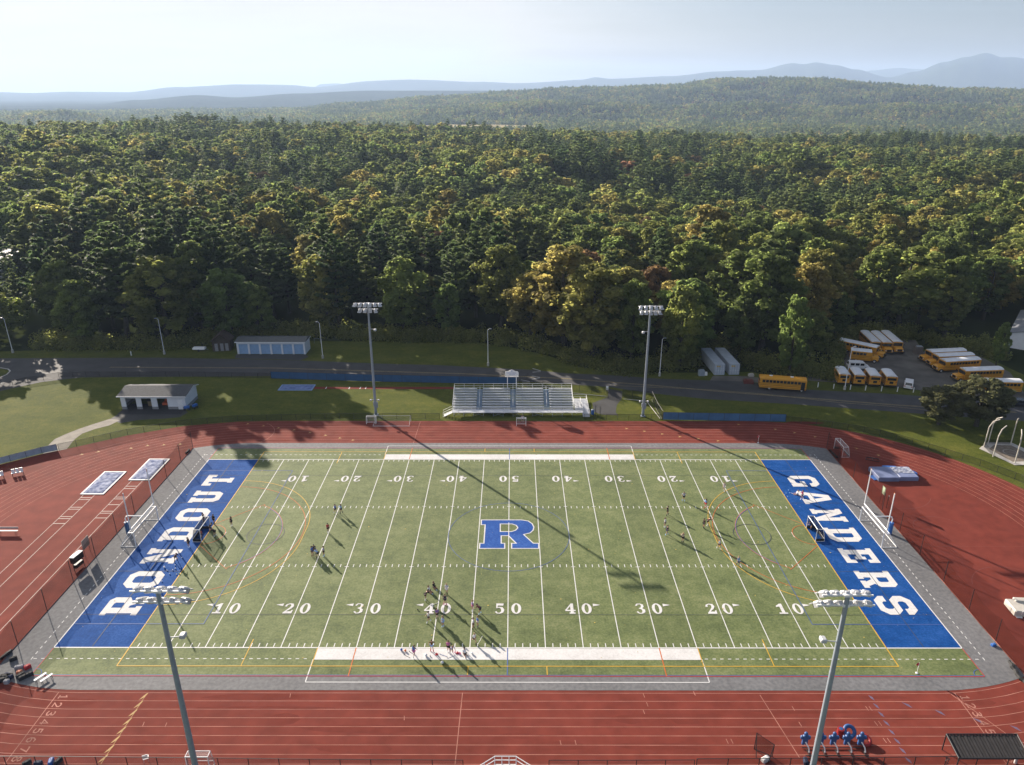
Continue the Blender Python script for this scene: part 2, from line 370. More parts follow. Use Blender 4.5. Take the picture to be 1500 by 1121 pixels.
b.ribbon([gp(*p) for p in [(1106, 650), (1127, 679)]], .07, .0075); b.ribbon(arc(-52, 35.2, 5.6, 60, -45, 10), .07, .0085); b.ribbon([(-18.4, 31), (-18.2, 41)], .07, .0075)
for (px, py) in [(425, 1019), (943, 1019), (948, 1032), (943, 1043), (1017, 1016), (1162, 1038), (1172, 1061), (1065, 1086), (1072, 1086), (1270, 1038), (1275, 1038), (1283, 1060), (1289, 1060), (1296, 1085), (1302, 1085), (821, 1088), (843, 1088), (592, 1052), (210, 1061), (243, 1062)]:
    x, y = gp(px, py); b.ribbon([(x-.03, y+.3), (x+.05, y-.3)], .07, .0105)
b.build('lane_lines', faded_paint, kind='structure')
# staggered exchange triangles in dull yellow and blue
M_tyel = mat('track_yellow', (.42, .25, .09), .8, var=.2); M_tblu = mat('track_blue_mark', (.13, .10, .17), .8, var=.2)
b = MB(); c = MB()
for k in range(8):
    y0 = -31.6-1.17*k; x = -40.2-.04*k
    b.poly([(x-.05, y0), (x+.1, y0), (x-.05, y0-.6), (x-.5, y0-1.0), (x-.35, y0-.6)], .008); b.ribbon([(x, y0), (x-.1, y0-1.17)], .06, .0095)
    x = 40.3; c.poly([(x-.1, y0-.15), (x+.25, y0-.5), (x+.28, y0-1.0), (x, y0-.7)], .008)
for k, (px, py) in enumerate([(363, 621), (386, 624), (408, 627), (431, 630), (454, 634), (477, 638), (498, 642), (517, 645), (918, 628), (944, 632), (970, 636), (996, 640), (1023, 643), (1052, 646), (1082, 622), (1136, 629), (1164, 634), (1194, 640), (1255, 657), (1287, 667), (120, 666), (144, 662), (192, 657), (216, 653), (240, 652), (264, 651)]):
    x, y = gp(px, py); b.poly([(x-.4, y-.35), (x+.35, y), (x-.3, y+.4), (x-.1, y)], .0115)
for px, py in [(1328, 1033), (1376, 1044), (1432, 1056), (1487, 1067)]:
    x, y = gp(px, py); c.poly([(x-.35, y+.4), (x+.25, y+.1), (x+.45, y-.45), (x, y-.1)], .0115)
b.build('exchange_marks', M_tyel, kind='structure'); c.build('stagger_marks', M_tblu, kind='structure')
# stroke digits
STK = {'0': [[(.35, 1), (.12, .85), (.05, .5), (.12, .15), (.35, 0), (.58, .15), (.65, .5), (.58, .85), (.35, 1)]], '1': [[(.12, .8), (.38, 1), (.38, 0)], [(.12, 0), (.62, 0)]],
    '2': [[(.05, .75), (.15, .95), (.4, 1), (.6, .85), (.6, .62), (.05, .02), (.65, .02)]], '3': [[(.05, .9), (.3, 1), (.58, .9), (.58, .65), (.28, .53), (.62, .38), (.6, .1), (.3, 0), (.03, .12)]],
    '4': [[(.5, 0), (.5, 1), (.03, .3), (.68, .3)]], '5': [[(.6, 1), (.14, 1), (.1, .55), (.4, .62), (.62, .42), (.58, .1), (.3, 0), (.03, .12)]],
    '6': [[(.58, .92), (.3, 1), (.08, .7), (.05, .3), (.2, .02), (.5, .02), (.63, .3), (.5, .52), (.2, .5), (.07, .35)]], '7': [[(.03, .82), (.05, .98), (.65, .98), (.25, 0)]],
    '8': [[(.35, .54), (.1, .75), (.2, .98), (.5, .98), (.6, .75), (.35, .54), (.05, .28), (.18, 0), (.52, 0), (.65, .28), (.35, .54)]]}
b = MB()
for k in range(8):
    yc = -32.15-1.17*k
    for (x0, s) in ((-49.9, 1), (50.2, 1)):
        for st in STK[str(k+1)]: b.ribbon([(x0+.15+q*.85, yc+.33-p*.95) for p, q in st], .13, .0135+.001*(k % 2))
b.build('lane_numbers', faded_paint, kind='structure')

# ------------------------------------------------------------------ apron round the field
apr = [(-59.6, 28.9)]+[(-59.6, -28.5)]+[p for p in arc(-48, 0, 31.15, 247, 270, 8)]+[p for p in arc(48, 0, 31.15, 270, 293, 8)]+[(59.6, -28.5), (59.6, 28.9)]+[p for p in arc(48, 0, 31.15, 68, 90, 8)]+[p for p in arc(-48, 0, 31.15, 90, 112, 8)]
b = MB(); b.poly(apr, .012); b.build('asphalt_apron', M_apron, kind='structure')

# ------------------------------------------------------------------ turf field
M_turf = turf('turf_green', [(.056, .079, .027), (.120, .150, .053), (.200, .218, .098)], panel=.13, sheen=.08)
M_bturf = turf('turf_blue', [(.006, .045, .18), (.010, .066, .25), (.03, .105, .34)])
M_wturf = turf('turf_white', [(.52, .51, .50), (.63, .62, .615), (.72, .71, .70)])
b = MB(); b.rect(-54.86, 54.86, -29.0, 29.0, .018); b.build('football_field', M_turf, kind='structure')
b = MB(); b.rect(-54.86, -45.72, -24.38, 24.38, .022); b.rect(45.72, 54.86, -24.38, 24.38, .022); b.build('end_zone', M_bturf, kind='structure')
# white: yard lines, hashes, sidelines, team area
b = MB(); z0 = .026
for i in range(21):
    x = -45.72+4.572*i
    if 0 < i < 20: b.rect(x-.055, x+.055, -24.3, 24.3, z0)
for i in range(101):
    x = -45.72+.9144*i
    if i % 5 == 0:
        if 0 < i < 100:
            for y in (-8.13, 8.13): b.rect(x-.3, x+.3, y-.05, y+.05, z0+.004)
        continue
    for y0, y1 in ((-24.25, -23.6), (23.6, 24.25), (-8.2, -7.55), (7.55, 8.2)): b.rect(x-.05, x+.05, y0, y1, z0)
for s in (-1, 1):
    b.rect(-54.86, 54.86, s*24.38-.07, s*24.38+.07, z0+.004); b.rect(s*54.86-.07, s*54.86+.07, -24.3, 24.3, z0)
    for i in range(123):
        x = -56.0+.9144*i
        if abs(x) > 23.4: b.rect(x-.2, x+.2, s*26.25-.05, s*26.25+.05, z0)
    for i in range(58):
        y = -26.2+.92*i; b.rect(s*56.4-.05, s*56.4+.05, y-.22, y+.22, z0)
    b.rect(-23, 23, s*29.95-.05, s*29.95+.05, z0)
    for x in (-23, 23): b.rect(x-.06, x+.06, *sorted((s*26.3, s*29.9)), z0+.001)
    b.ribbon([(s*43.1, .65), (s*43.1, -.65)], .12, z0)
b.build('field_line_markings', white_paint, kind='structure')
b = MB()
for s in (-1, 1): b.rect(-23, 23, *sorted((s*24.5, s*26.4)), z0+.006)
b.build('team_area_band', M_wturf, kind='structure')
M_fyel = mat('field_yellow', (.55, .33, .03), .75, var=.12); M_for = mat('field_orange', (.48, .12, .02), .75, var=.15)
M_fblu = mat('field_blue', (.06, .11, .30), .75, var=.15); M_fblk = mat('field_dark', (.045, .055, .06), .75, var=.15); M_fred = mat('field_red', (.42, .05, .04), .75, var=.15)
yb, ob, bb, kb, rb_ = MB(), MB(), MB(), MB(), MB()
for s in (-1, 1):
    yb.ribbon([(s*45.72, -27.45), (s*45.72, 27.45)], .14, z0+.008); yb.ribbon([(-45.72, s*27.45), (45.72, s*27.45)], .11, z0+.012)
    for x in (-31.2, 31.2): yb.ribbon([(x, s*22.9), (x, s*27.4)], .11, z0+.008)
    for x in (-22.95, 22.95): yb.ribbon([(x, s*24.4), (x, s*27.4)], .11, z0+.010)
    for x in (-4.6, 4.6): yb.ribbon([(x, s*27.5), (x, s*28.9)], .11, z0+.008)
    for x in (-18.3, 18.3): ob.ribbon([(x, s*24.4), (x, s*29)], .13, z0+.010)
    bb.ribbon([(0, s*24.4), (0, s*28.9)], .12, z0+.010)
    A = lambda c, cy, r, a0, a1, n=30: [(s*(c-r*math.cos(rad(a0+(a1-a0)*i/n))), cy+r*math.sin(rad(a0+(a1-a0)*i/n))) for i in range(n+1)]
    yb.ribbon([(s*45.6, 16.46)]+A(45.72, 1.83, 14.63, 88, 0)+A(45.72, -1.83, 14.63, 0, -88)+[(s*45.6, -16.46)], .1, z0+.0095)
    ob.ribbon(A(45.72, 0, 14.4, 90, -90, 50), .09, z0+.0105)
    ob.ribbon([(s*45.6, 3.0), (s*39.7, 8.7)]+A(44.1, 0, 9.4, 62, -62)+[(s*39.7, -8.7), (s*45.6, -3.0)], .09, z0+.0115)
    ob.ribbon(A(45.72, 0, 2.6, 90, -90, 20), .09, z0+.0125)
    bb.ribbon(A(43.9, 0, 9.15, 53, -53), .09, z0+.0135); bb.ribbon([(s*54.8, 20.15), (s*38.4, 20.15), (s*38.4, -20.15), (s*54.8, -20.15)], .09, z0+.0145)
    kb.ribbon(A(36.9, .1, 2.75, 0, 360, 36)[:-1], .1, z0+.0155, closed=True)
    kb.ribbon([(s*54.6, 9.2), (s*45.8, 9.2)], .06, z0+.0145); kb.ribbon([(s*54.6, -9.2), (s*45.8, -9.2)], .06, z0+.0145)
    kb.ribbon([(s*50.3, -24.2), (s*50.3, 24.2)], .08, z0+.0155)
    kb.ribbon([(-54.8, s*18.35), (54.8, s*18.35)], .055, z0+.0165)
    rb_.ribbon([(s*54.84, 24.5), (s*54.84, 28.98)], .1, z0+.006); rb_.ribbon([(s*54.84, -24.5), (s*54.84, -28.98)], .1, z0+.006)
    rb_.ribbon([(-54.8, s*29.02), (54.8, s*29.02)], .1, z0+.007); bb.ribbon([(-54.8, s*28.88), (54.8, s*28.88)], .09, z0+.008)
    for t in (-1, 1): bb.ribbon([(s*(54.8-1.0*math.cos(rad(q))), t*(28.9-1.0*math.sin(rad(q)))) for q in range(0, 91, 15)], .08, z0+.009)
bb.ribbon(arc(0, 0, 9.15, 0, 360, 60)[:-1], .07, z0+.0135, closed=True)
yb.build('yellow_field_lines', M_fyel, kind='structure'); ob.build('orange_field_lines', M_for, kind='structure'); bb.build('blue_field_lines', M_fblu, kind='structure')
kb.build('dark_field_lines', M_fblk, kind='structure'); rb_.build('red_boundary_line', M_fred, kind='structure')

# worn spot in front of the far-left crease
# block letters on a 4 x 5 grid, stroke 1.15 (u across, v up)
LET = {
 'R': ([(0, 0), (1.9, 0), (1.9, .8), (1.55, .8), (1.55, 1.75), (2.0, 1.75), (2.55, .8), (2.35, .8), (2.35, 0), (4, 0), (4, .8), (3.6, .8), (3.05, 1.85), (3.8, 2.4), (3.8, 4.4), (3.2, 5), (0, 5), (0, 4.2), (.4, 4.2), (.4, .8), (0, .8)], [[(1.55, 2.65), (1.55, 4.1), (2.45, 4.1), (2.65, 3.9), (2.65, 2.85), (2.45, 2.65)]]),
 'O': ([(.9, 0), (3.1, 0), (4, .9), (4, 4.1), (3.1, 5), (.9, 5), (0, 4.1), (0, .9)], [[(1.5, 1.0), (1.2, 1.3), (1.2, 3.7), (1.5, 4), (2.5, 4), (2.8, 3.7), (2.8, 1.3), (2.5, 1.0)]]),
 'N': ([(0, 0), (1.6, 0), (1.6, .8), (1.3, .8), (1.3, 3.0), (2.8, 0), (3.7, 0), (3.7, 4.2), (4, 4.2), (4, 5), (2.4, 5), (2.4, 4.2), (2.7, 4.2), (2.7, 2.2), (1.4, 5), (0, 5), (0, 4.2), (.35, 4.2), (.35, .8), (0, .8)], []),
 'D': ([(0, 0), (3.1, 0), (4, .9), (4, 4.1), (3.1, 5), (0, 5), (0, 4.2), (.4, 4.2), (.4, .8), (0, .8)], [[(1.6, 1), (1.6, 4), (2.5, 4), (2.8, 3.7), (2.8, 1.3), (2.5, 1)]]),
 'U': ([(.9, 0), (3.1, 0), (3.75, .8), (3.75, 4.2), (4.1, 4.2), (4.1, 5), (2.3, 5), (2.3, 4.2), (2.6, 4.2), (2.6, 1.3), (2.35, 1), (1.65, 1), (1.4, 1.3), (1.4, 4.2), (1.7, 4.2), (1.7, 5), (-.1, 5), (-.1, 4.2), (.25, 4.2), (.25, .8)], []),
 'T': ([(1.1, 0), (2.9, 0), (2.9, .8), (2.6, .8), (2.6, 4.05), (3.2, 4.05), (3.2, 3.4), (4, 3.4), (4, 5), (0, 5), (0, 3.4), (.8, 3.4), (.8, 4.05), (1.4, 4.05), (1.4, .8), (1.1, .8)], []),
 'G': ([(.9, 0), (2.5, 0), (2.9, .4), (2.9, 0), (4, 0), (4, 2.6), (2.1, 2.6), (2.1, 1.75), (2.8, 1.75), (2.8, 1.3), (2.5, 1), (1.5, 1), (1.2, 1.3), (1.2, 3.7), (1.5, 4), (2.5, 4), (2.8, 3.7), (2.8, 3.3), (4, 3.3), (4, 4.1), (3.1, 5), (.9, 5), (0, 4.1), (0, .9)], []),
 'A': ([(-.2, 0), (1.4, 0), (1.4, .8), (1.15, .8), (1.3, 1.35), (2.7, 1.35), (2.85, .8), (2.6, .8), (2.6, 0), (4.2, 0), (4.2, .8), (3.9, .8), (2.8, 5), (1.2, 5), (.1, .8), (-.2, .8)], [[(1.52, 2.2), (2, 3.9), (2.48, 2.2)]]),
 'E': ([(0, 0), (3.8, 0), (3.8, 1.6), (3.0, 1.6), (3.0, .9), (1.6, .9), (1.6, 2.1), (2.2, 2.1), (2.2, 1.7), (2.9, 1.7), (2.9, 3.3), (2.2, 3.3), (2.2, 2.9), (1.6, 2.9), (1.6, 4.1), (3.0, 4.1), (3.0, 3.4), (3.8, 3.4), (3.8, 5), (0, 5), (0, 4.2), (.4, 4.2), (.4, .8), (0, .8)], []),
 'S': ([(.9, 0), (3.1, 0), (4, .9), (4, 2.1), (3.1, 3.0), (1.5, 3.0), (1.2, 3.3), (1.2, 3.8), (1.5, 4.1), (2.5, 4.1), (2.8, 3.8), (2.8, 3.4), (4, 3.4), (4, 4.1), (3.1, 5), (.9, 5), (0, 4.1), (0, 3.0), (.9, 2.1), (2.5, 2.1), (2.8, 1.8), (2.8, 1.2), (2.5, .9), (1.5, .9), (1.2, 1.2), (1.2, 1.6), (0, 1.6), (0, .9)], [])}
def word(txt, base_x, dirx, ystart, diry, name, h=4.8, w=3.75, pitch=5.55):
    b = MB()
    for i, ch in enumerate(txt):
        o, hs = LET[ch]
        T = lambda q: (base_x+dirx*q[1]/5*h, ystart+diry*(i*pitch+q[0]/4*w))
        b.poly([T(q) for q in o], .030, [[T(q) for q in hh] for hh in hs])
    b.build(name, M_wturf, kind='structure')
word('RONDOUT', -47.75, -1, -18.5, 1, 'end_zone_lettering')
word('GANDERS', 48.3, 1, 18.35, -1, 'end_zone_lettering', pitch=5.48)
# serif yard numbers
def ell(cx, cy, a, bq, n=28, t0=0, t1=360): return [(cx+a*math.cos(rad(t0+(t1-t0)*i/n)), cy+bq*math.sin(rad(t0+(t1-t0)*i/n))) for i in range(n+(0 if t1-t0 == 360 else 1))]
NUM = {'0': [('p', ell(.5, .5, .5, .52), [ell(.5, .5, .2, .42)])],
 '1': [('p', [(.1, 0), (.95, 0), (.95, .12), (.72, .12), (.72, 1), (.5, 1), (.08, .78), (.08, .66), (.4, .72), (.4, .12), (.1, .12)], [])],
 '2': [('r', [(.14, .68), (.18, .86), (.45, .96), (.72, .9), (.78, .72), (.66, .52), (.3, .24), (.1, .08)], [.24, .16, .1, .24, .3, .26, .12, .08]), ('p', [(.06, 0), (.95, 0), (.98, .34), (.88, .34), (.78, .2), (.3, .22), (.06, .08)], [])],
 '3': [('r', [(.1, .78), (.25, .95), (.55, .96), (.72, .86), (.72, .7), (.6, .56), (.35, .53)], [.2, .14, .1, .24, .28, .18, .08]), ('r', [(.35, .52), (.62, .48), (.78, .36), (.76, .18), (.58, .05), (.3, .03), (.1, .2)], [.08, .18, .3, .3, .14, .1, .2])],
 '4': [('p', [(.4, 0), (.98, 0), (.98, .11), (.83, .11), (.83, .25), (1.02, .25), (1.02, .37), (.83, .37), (.83, 1), (.6, 1), (.0, .36), (.0, .25), (.52, .25), (.52, .11), (.4, .11)], [[(.18, .37), (.52, .37), (.52, .75)]])],
 '5': [('p', [(.14, 1), (.88, 1), (.84, .78), (.3, .8), (.27, .62), (.14, .5)], []), ('r', [(.18, .54), (.42, .62), (.68, .56), (.8, .36), (.74, .14), (.5, .03), (.24, .05), (.1, .2)], [.08, .12, .26, .32, .26, .12, .12, .22])]}
b = MB()
for row, sg in ((-18.15, 1), (18.2, -1)):
    for i, n_ in enumerate('1234543210'[:9]):
        x = -36.576+9.144*i
        for j, ch in enumerate(n_+'0'):
            ox = (-1.72 if j == 0 else .42)
            for k, el in enumerate(NUM[ch]):
                T = lambda q: (x+sg*(ox+q[0]*1.3), row+sg*q[1]*2.0)
                if el[0] == 'p': b.poly([T(q) for q in el[1]], .0425, [[T(q) for q in h] for h in el[2]])
                else: b.ribbon([T(q) for q in el[1]], [w*1.25 for w in el[2]], .0425+.0012*(k+1))
        if i != 4:
            s = -1 if i < 4 else 1; xa = x+s*1.95
            b.poly([(xa, row+sg*1.98), (xa, row+sg*1.45), (xa+s*.95, row+sg*1.72)], .0425)
b.build('yard_numbers', M_wturf, kind='structure')
# centre emblem R: outer white, blue, counters green
zr = (680, 740, 10.714)
Ro = Z(*zr, [(228, 690), (645, 690), (645, 598), (590, 598), (590, 490), (690, 490), (800, 598), (735, 598), (735, 690), (1178, 690), (1178, 598), (1090, 598), (945, 468), (1040, 445), (1090, 400), (1102, 350), (1075, 295), (1010, 250), (900, 232), (262, 232), (258, 318), (320, 318), (300, 598), (238, 598)])
Rh = Z(*zr, [(575, 305), (575, 415), (740, 415), (800, 395), (832, 360), (810, 325), (750, 305)])
b = MB(); b.poly(Ro, .0445, [Rh[::-1]]); b.build('centre_emblem_outline', M_wturf, kind='structure')
def inset(P, d):
    n = len(P); out = []; A = sum(P[i][0]*P[(i+1) % n][1]-P[(i+1) % n][0]*P[i][1] for i in range(n)); sg = 1 if A > 0 else -1
    for i in range(n):
        a, p, c = Vector(P[i-1]), Vector(P[i]), Vector(P[(i+1) % n]); d1 = (p-a).normalized(); d2 = (c-p).normalized()
        n1 = Vector((-d1.y, d1.x))*sg; n2 = Vector((-d2.y, d2.x))*sg; m = (n1+n2); m.normalize(); out.append(tuple(p+m*d/max(.35, m.dot(n1))))
    return out
b = MB(); b.poly(inset(Ro, .17), .048, [inset(Rh, -.17)[::-1]]); b.build('centre_emblem', turf('emblem_blue', [(.02, .06, .25), (.03, .09, .32), (.06, .14, .42)]), kind='structure')
b = MB(); b.rect(-.055, .055, -1.4, 3.3, .0505); b.build('centre_line_marking', white_paint, kind='structure')
# ------------------------------------------------------------------ buildings
M_wht = mat('white_siding', (.68, .70, .74), .7, var=.05, scale=.8, bump=.08, bscale=4)
M_trim = mat('white_trim', (.75, .76, .78), .6, var=.04)
M_roofg = mat('grey_metal_roof', (.085, .095, .10), .6, var=.12, scale=1.5)
M_shing = mat('asphalt_shingles', (.06, .064, .072), .9, var=.25, scale=3, bump=.4, bscale=10)
M_door = mat('blue_grey_door', (.24, .38, .58), .55, var=.08, scale=1.5)
M_block = mat('grey_block', (.24, .24, .25), .85, var=.12, scale=3)
M_dark = mat('dark_interior', (.025, .025, .03), .9, var=.2)
# garage with six overhead doors
GX0, GX1, GY0, GY1, GH = -69.7, -52.3, 82.1, 86.8, 3.5
g = thing('garage', 'long white garage with six blue-grey overhead doors beside the road', 'garage', (GX0, GY0, 0), rad(-.3))
w_, dp = GX1-GX0, GY1-GY0
b = MB(); n = 6; pw = .45; dw = (w_-pw*(n+1))/n
for i in range(n+1): b.box(((pw+dw)*i+pw/2, .1, 1.6), (pw, .2, 3.2))
b.box((w_/2, .1, 3.0), (w_-.02, .19, .6)); b.box((w_/2, dp-.1, 1.6), (w_, .2, 3.2)); b.box((.1, dp/2, 1.6), (.2, dp-.42, 3.2)); b.box((w_-.1, dp/2, 1.6), (.2, dp-.42, 3.2))
b.build('wall', M_wht, g)
for i in range(n):
    b = MB(); x = pw+(pw+dw)*i+dw/2; b.box((x, .22, 1.34), (dw+.1, .05, 2.7))
    for k in range(5): b.box((x, .19, .27+.54*k), (dw-.08, .04, .46))
    b.build('garage_door', M_door, g)
b = MB(); b.prism([(-.35, 3.22), (-.35, 3.34), (dp+.3, 4.05), (dp+.3, 3.93)], -.3, w_+.3)
for i in range(30): b.box((-.25+(w_+.5)*i/29, dp/2, 3.72), (.05, dp+.6, .05), M=None)
b = MB(); b.prism([(-.35, 3.22), (-.35, 3.36), (dp/2, 3.95), (dp+.3, 3.36), (dp+.3, 3.22)], -.3, w_+.3)
for i in range(36):
    x = -.25+(w_+.5)*i/35; b.prism([(-.33, 3.37), (-.33, 3.41), (dp/2, 4.0), (dp+.28, 3.41), (dp+.28, 3.37), (dp/2, 3.955)], x-.02, x+.02)
b.build('roof', M_roofg, g)
b = MB(); b.box((w_/2, -.37, 3.28), (w_+.6, .05, .2)); b.box((w_+.32, dp/2, 3.28), (.05, dp+.5, .14)); b.build('fascia', M_trim, g)
# storage shed
g = thing('storage_shed', 'white storage shed with three open bays and a grey shingle roof on the grass', 'shed', (-81.9, 47.1, 0), rad(0))
b = MB(); W_, D_ = 13.6, 6.0; bays = [(1.0, 3.2), (4.3, 6.4), (7.6, 9.8)]; M = Matrix(((1, .0, 0, 0), (0, 1, 0, 0), (0, 0, 1, 0), (0, 0, 0, 1)))
xs = [0]+[v for q in bays for v in q]+[W_-2.0]
for i in range(0, 7, 2):
    x0 = xs[i]; x1 = xs[i+1] if i < 6 else W_
    b.box(((x0+x1)/2, .1, 1.65), (x1-x0, .2, 2.1))
b.box((W_/2, .1, 2.75), (W_-.02, .19, .5)); b.box((.1, D_/2, 1.85), (.2, D_-.42, 2.3)); b.box((W_-.1, D_/2, 1.85), (.2, D_-.42, 2.3)); b.box((W_/2, D_-.1, 1.85), (W_, .2, 2.3))
b.build('wall', M_wht, g)
b = MB()
for i in range(0, 7, 2):
    x0 = xs[i]; x1 = xs[i+1] if i < 6 else W_
    b.box(((x0+x1)/2, .1, .3), (x1-x0+.04, .24, .6))
b.box((.1, D_/2, .35), (.24, D_-.3, .7)); b.box((W_-.1, D_/2, .35), (.24, D_-.3, .7)); b.box((W_/2, D_-.1, .35), (W_, .24, .7)); b.build('block_base', M_block, g)
b = MB(); b.box((W_-1.2, -.03, 1.05), (.95, .06, 2.1), bevel=.02); b.build('door', M_trim, g)
b = MB(); b.prism([(-.45, 2.98), (-.45, 3.12), (D_*.62, 3.95), (D_+.4, 3.2), (D_+.4, 3.06), (D_*.62, 3.8)], -.5, W_+.5); b.build('roof', M_shing, g)
b = MB(); b.box((W_/2, -.49, 3.04), (W_+1.0, .05, .18)); b.add([(W_+.52, -.45, 2.98), (W_+.52, D_*.62, 3.8), (W_+.52, D_+.4, 3.06), (W_+.52, D_+.4, 3.2), (W_+.52, D_*.62, 3.95), (W_+.52, -.45, 3.12)], [[0, 1, 2, 3, 4, 5]]); b.build('fascia', M_trim, g)
b = MB(); b.box((W_/2, .25, -.0), (W_-.4, 5.5, .05))
b.box((4, 3.6, .8), (.6, .6, 1.6)); b.build('floor_slab', M_dark, g)
b = MB(); b.box((W_+.115, D_/2, 2.2), (.03, .01, .01)); 
for q0, q1 in ((W_-.2, W_-.01), (.01, .2)): b = MB(); b.prism([(.2, 3.0), (D_*.62, 3.78), (D_-.2, 3.05)], q0, q1); b.build('gable', M_wht, g)
m_or = mat('orange_equipment', (.55, .10, .03), .6); m_tan = mat('tan_equipment', (.28, .2, .11), .8)
def mower(x, y, label):
    t = thing('lawn_roller', label, 'equipment', (x, y, 0)); b = MB(); b.box((0, 0, .85), (1.2, 1.5, .5), bevel=.12); b.box((0, .4, 1.3), (.7, .5, .5), bevel=.1); b.build('body', m_or, t)
    for sx in (-.55, .55):
        for sy in (-.5, .5): b = MB(); b.tube([(sx-.08, sy, .32), (sx+.08, sy, .32)], .32, n=12); b.build('wheel', dark_rubber, t)
mower(-73.2, 48.7, 'orange machine parked in the bay of the storage shed nearest its door')
t = thing('equipment_crate', 'tan crate stacked inside the middle bay of the storage shed', 'crate', (-76.6, 49.2, 0)); b = MB(); b.box((0, 0, .6), (1.2, .9, 1.1), bevel=.03); b.build('box', m_tan, t); b = MB(); b.box((0, 0, 1.2), (1.3, 1, .08)); b.build('lid', M_dark, t)
# blue cart and bike rack beside the shed
def cart(x, y, rz, label, m, name='equipment_cart'):
    t = thing(name, label, 'cart', (x, y, 0), rz); b = MB(); b.box((0, 0, .75), (1.1, .6, .45), bevel=.05); b.build('tub', m, t)
    b = MB(); b.tube([(-.55, 0, .9), (-.85, 0, 1.15), (-.85, .2, 1.15), (-.85, -.2, 1.15)], .02); b.build('handle', alu, t)
    for sx in (-.4, .4):
        for sy in (-.28, .28): b = MB(); b.tube([(sx, sy-.03, .2), (sx, sy+.03, .2)], .2, n=12); b.tube([(sx, sy, .2), (sx, sy, .55)], .02); b.build('wheel', dark_rubber, t)
cart(-68.0, 46.6, .5, 'small blue wheeled cart at the corner of the storage shed', blue_pad); cart(-66.7, 47.6, 1.2, 'second blue wheeled cart against the side wall of the storage shed', blue_pad)
# old hut
M_oldw = mat('weathered_wood', (.06, .045, .035), .9, var=.3, scale=2, bump=.4); M_oldr = mat('brown_old_shingles', (.055, .036, .028), .95, var=.3, scale=2, bump=.5)
g = thing('wooden_hut', 'small dark weathered wooden hut with a gabled roof beside the garage', 'hut', (-74.6, 84.4, 0), rad(8))
b = MB(); b.box((0, 2, 1.4), (4.4, 4, 2.8)); b.add([(-2.2, 0, 2.8), (2.2, 0, 2.8), (0, 0, 4.4), (-2.2, 4, 2.8), (2.2, 4, 2.8), (0, 4, 4.4)], [[0, 1, 2], [5, 4, 3]]); b.build('wall', M_oldw, g)
b = MB()
for s in (-1, 1): b.add([(s*2.6, -.4, 2.5), (0, -.4, 4.45), (0, 4.4, 4.45), (s*2.6, 4.4, 2.5), (s*2.6, -.4, 2.62), (0, -.4, 4.6), (0, 4.4, 4.6), (s*2.6, 4.4, 2.62)], [[0, 1, 2, 3], [7, 6, 5, 4], [0, 4, 5, 1], [2, 6, 7, 3], [0, 3, 7, 4]])
b.build('roof', M_oldr, g)
b = MB()
for x in (-1.2, .2, 1.4): b.box((x, -.05, 1.1), (.8, .06, 2.0)); b.box((x, -.09, 1.1), (.1, .04, 2.0))
b.build('door', M_block, g)
# covered boat-like trailer
g = thing('covered_trailer', 'low white covered trailer parked on the verge near the wooden hut', 'trailer', (-80.4, 84.6, 0), 0)
b = MB(); b.box((0, 0, .8), (3.2, 1.3, .5), bevel=.2); b.build('cover', white_metal, g); b = MB(); b.box((0, 0, .48), (2.8, .9, .12)); b.tube([(1.4, 0, .5), (2.3, 0, .45)], .04); b.build('frame', galv, g)
for s in (-.62, .62): b = MB(); b.tube([(0, s-.08, .3), (0, s+.08, .3)], .3, n=12); b.build('wheel', dark_rubber, g)
# far buildings
def hall(x, y, rz, w, d, h, label, roofm, cat='building', name='building', win=5):
    g = thing(name, label, cat, (x, y, 0), rad(rz)); b = MB(); b.box((0, 0, h/2), (w, d, h)); b.add([(-w/2, -d/2, h), (-w/2, d/2, h), (-w/2, 0, h+d*.14), (w/2, -d/2, h), (w/2, d/2, h), (w/2, 0, h+d*.14)], [[0, 2, 1], [3, 4, 5]]); b.build('wall', M_wht, g)
    b = MB(); e = .4; b.prism([(-d/2-e, h-.05), (0, h+d*.14+.05), (d/2+e, h-.05), (d/2+e, h+.12), (0, h+d*.14+.22), (-d/2-e, h+.12)], -w/2-e, w/2+e)
    for i in range(int(w)): 
        xx = -w/2+i+.5; b.prism([(-d/2-e, h+.121), (0, h+d*.14+.225), (0, h+d*.14+.27), (-d/2-e, h+.17)], xx-.03, xx+.03)
    b.build('roof', roofm, g)
    for i in range(win):
        xx = -w/2+w*(i+.5)/win; b = MB(); b.box((xx, -d/2-.02, h*.5), (w/win*.5, .08, h*.4)); f = b.build('window', glass_dark, g); b = MB(); b.box((xx, -d/2-.05, h*.5-h*.22), (w/win*.55, .14, .1)); b.build('sill', M_trim, f)
hall(143.5, 94, 52, 26, 13, 4.0, 'long low building with a grey metal roof behind the bus lot', mat('aged_metal_roof', (.20, .21, .23), .6, var=.15, scale=.5))
hall(-184, 158, -12, 34, 18, 9.5, 'white-roofed building half hidden behind the trees at the bend', mat('pale_roof', (.5, .5, .52), .6, var=.08), win=6)
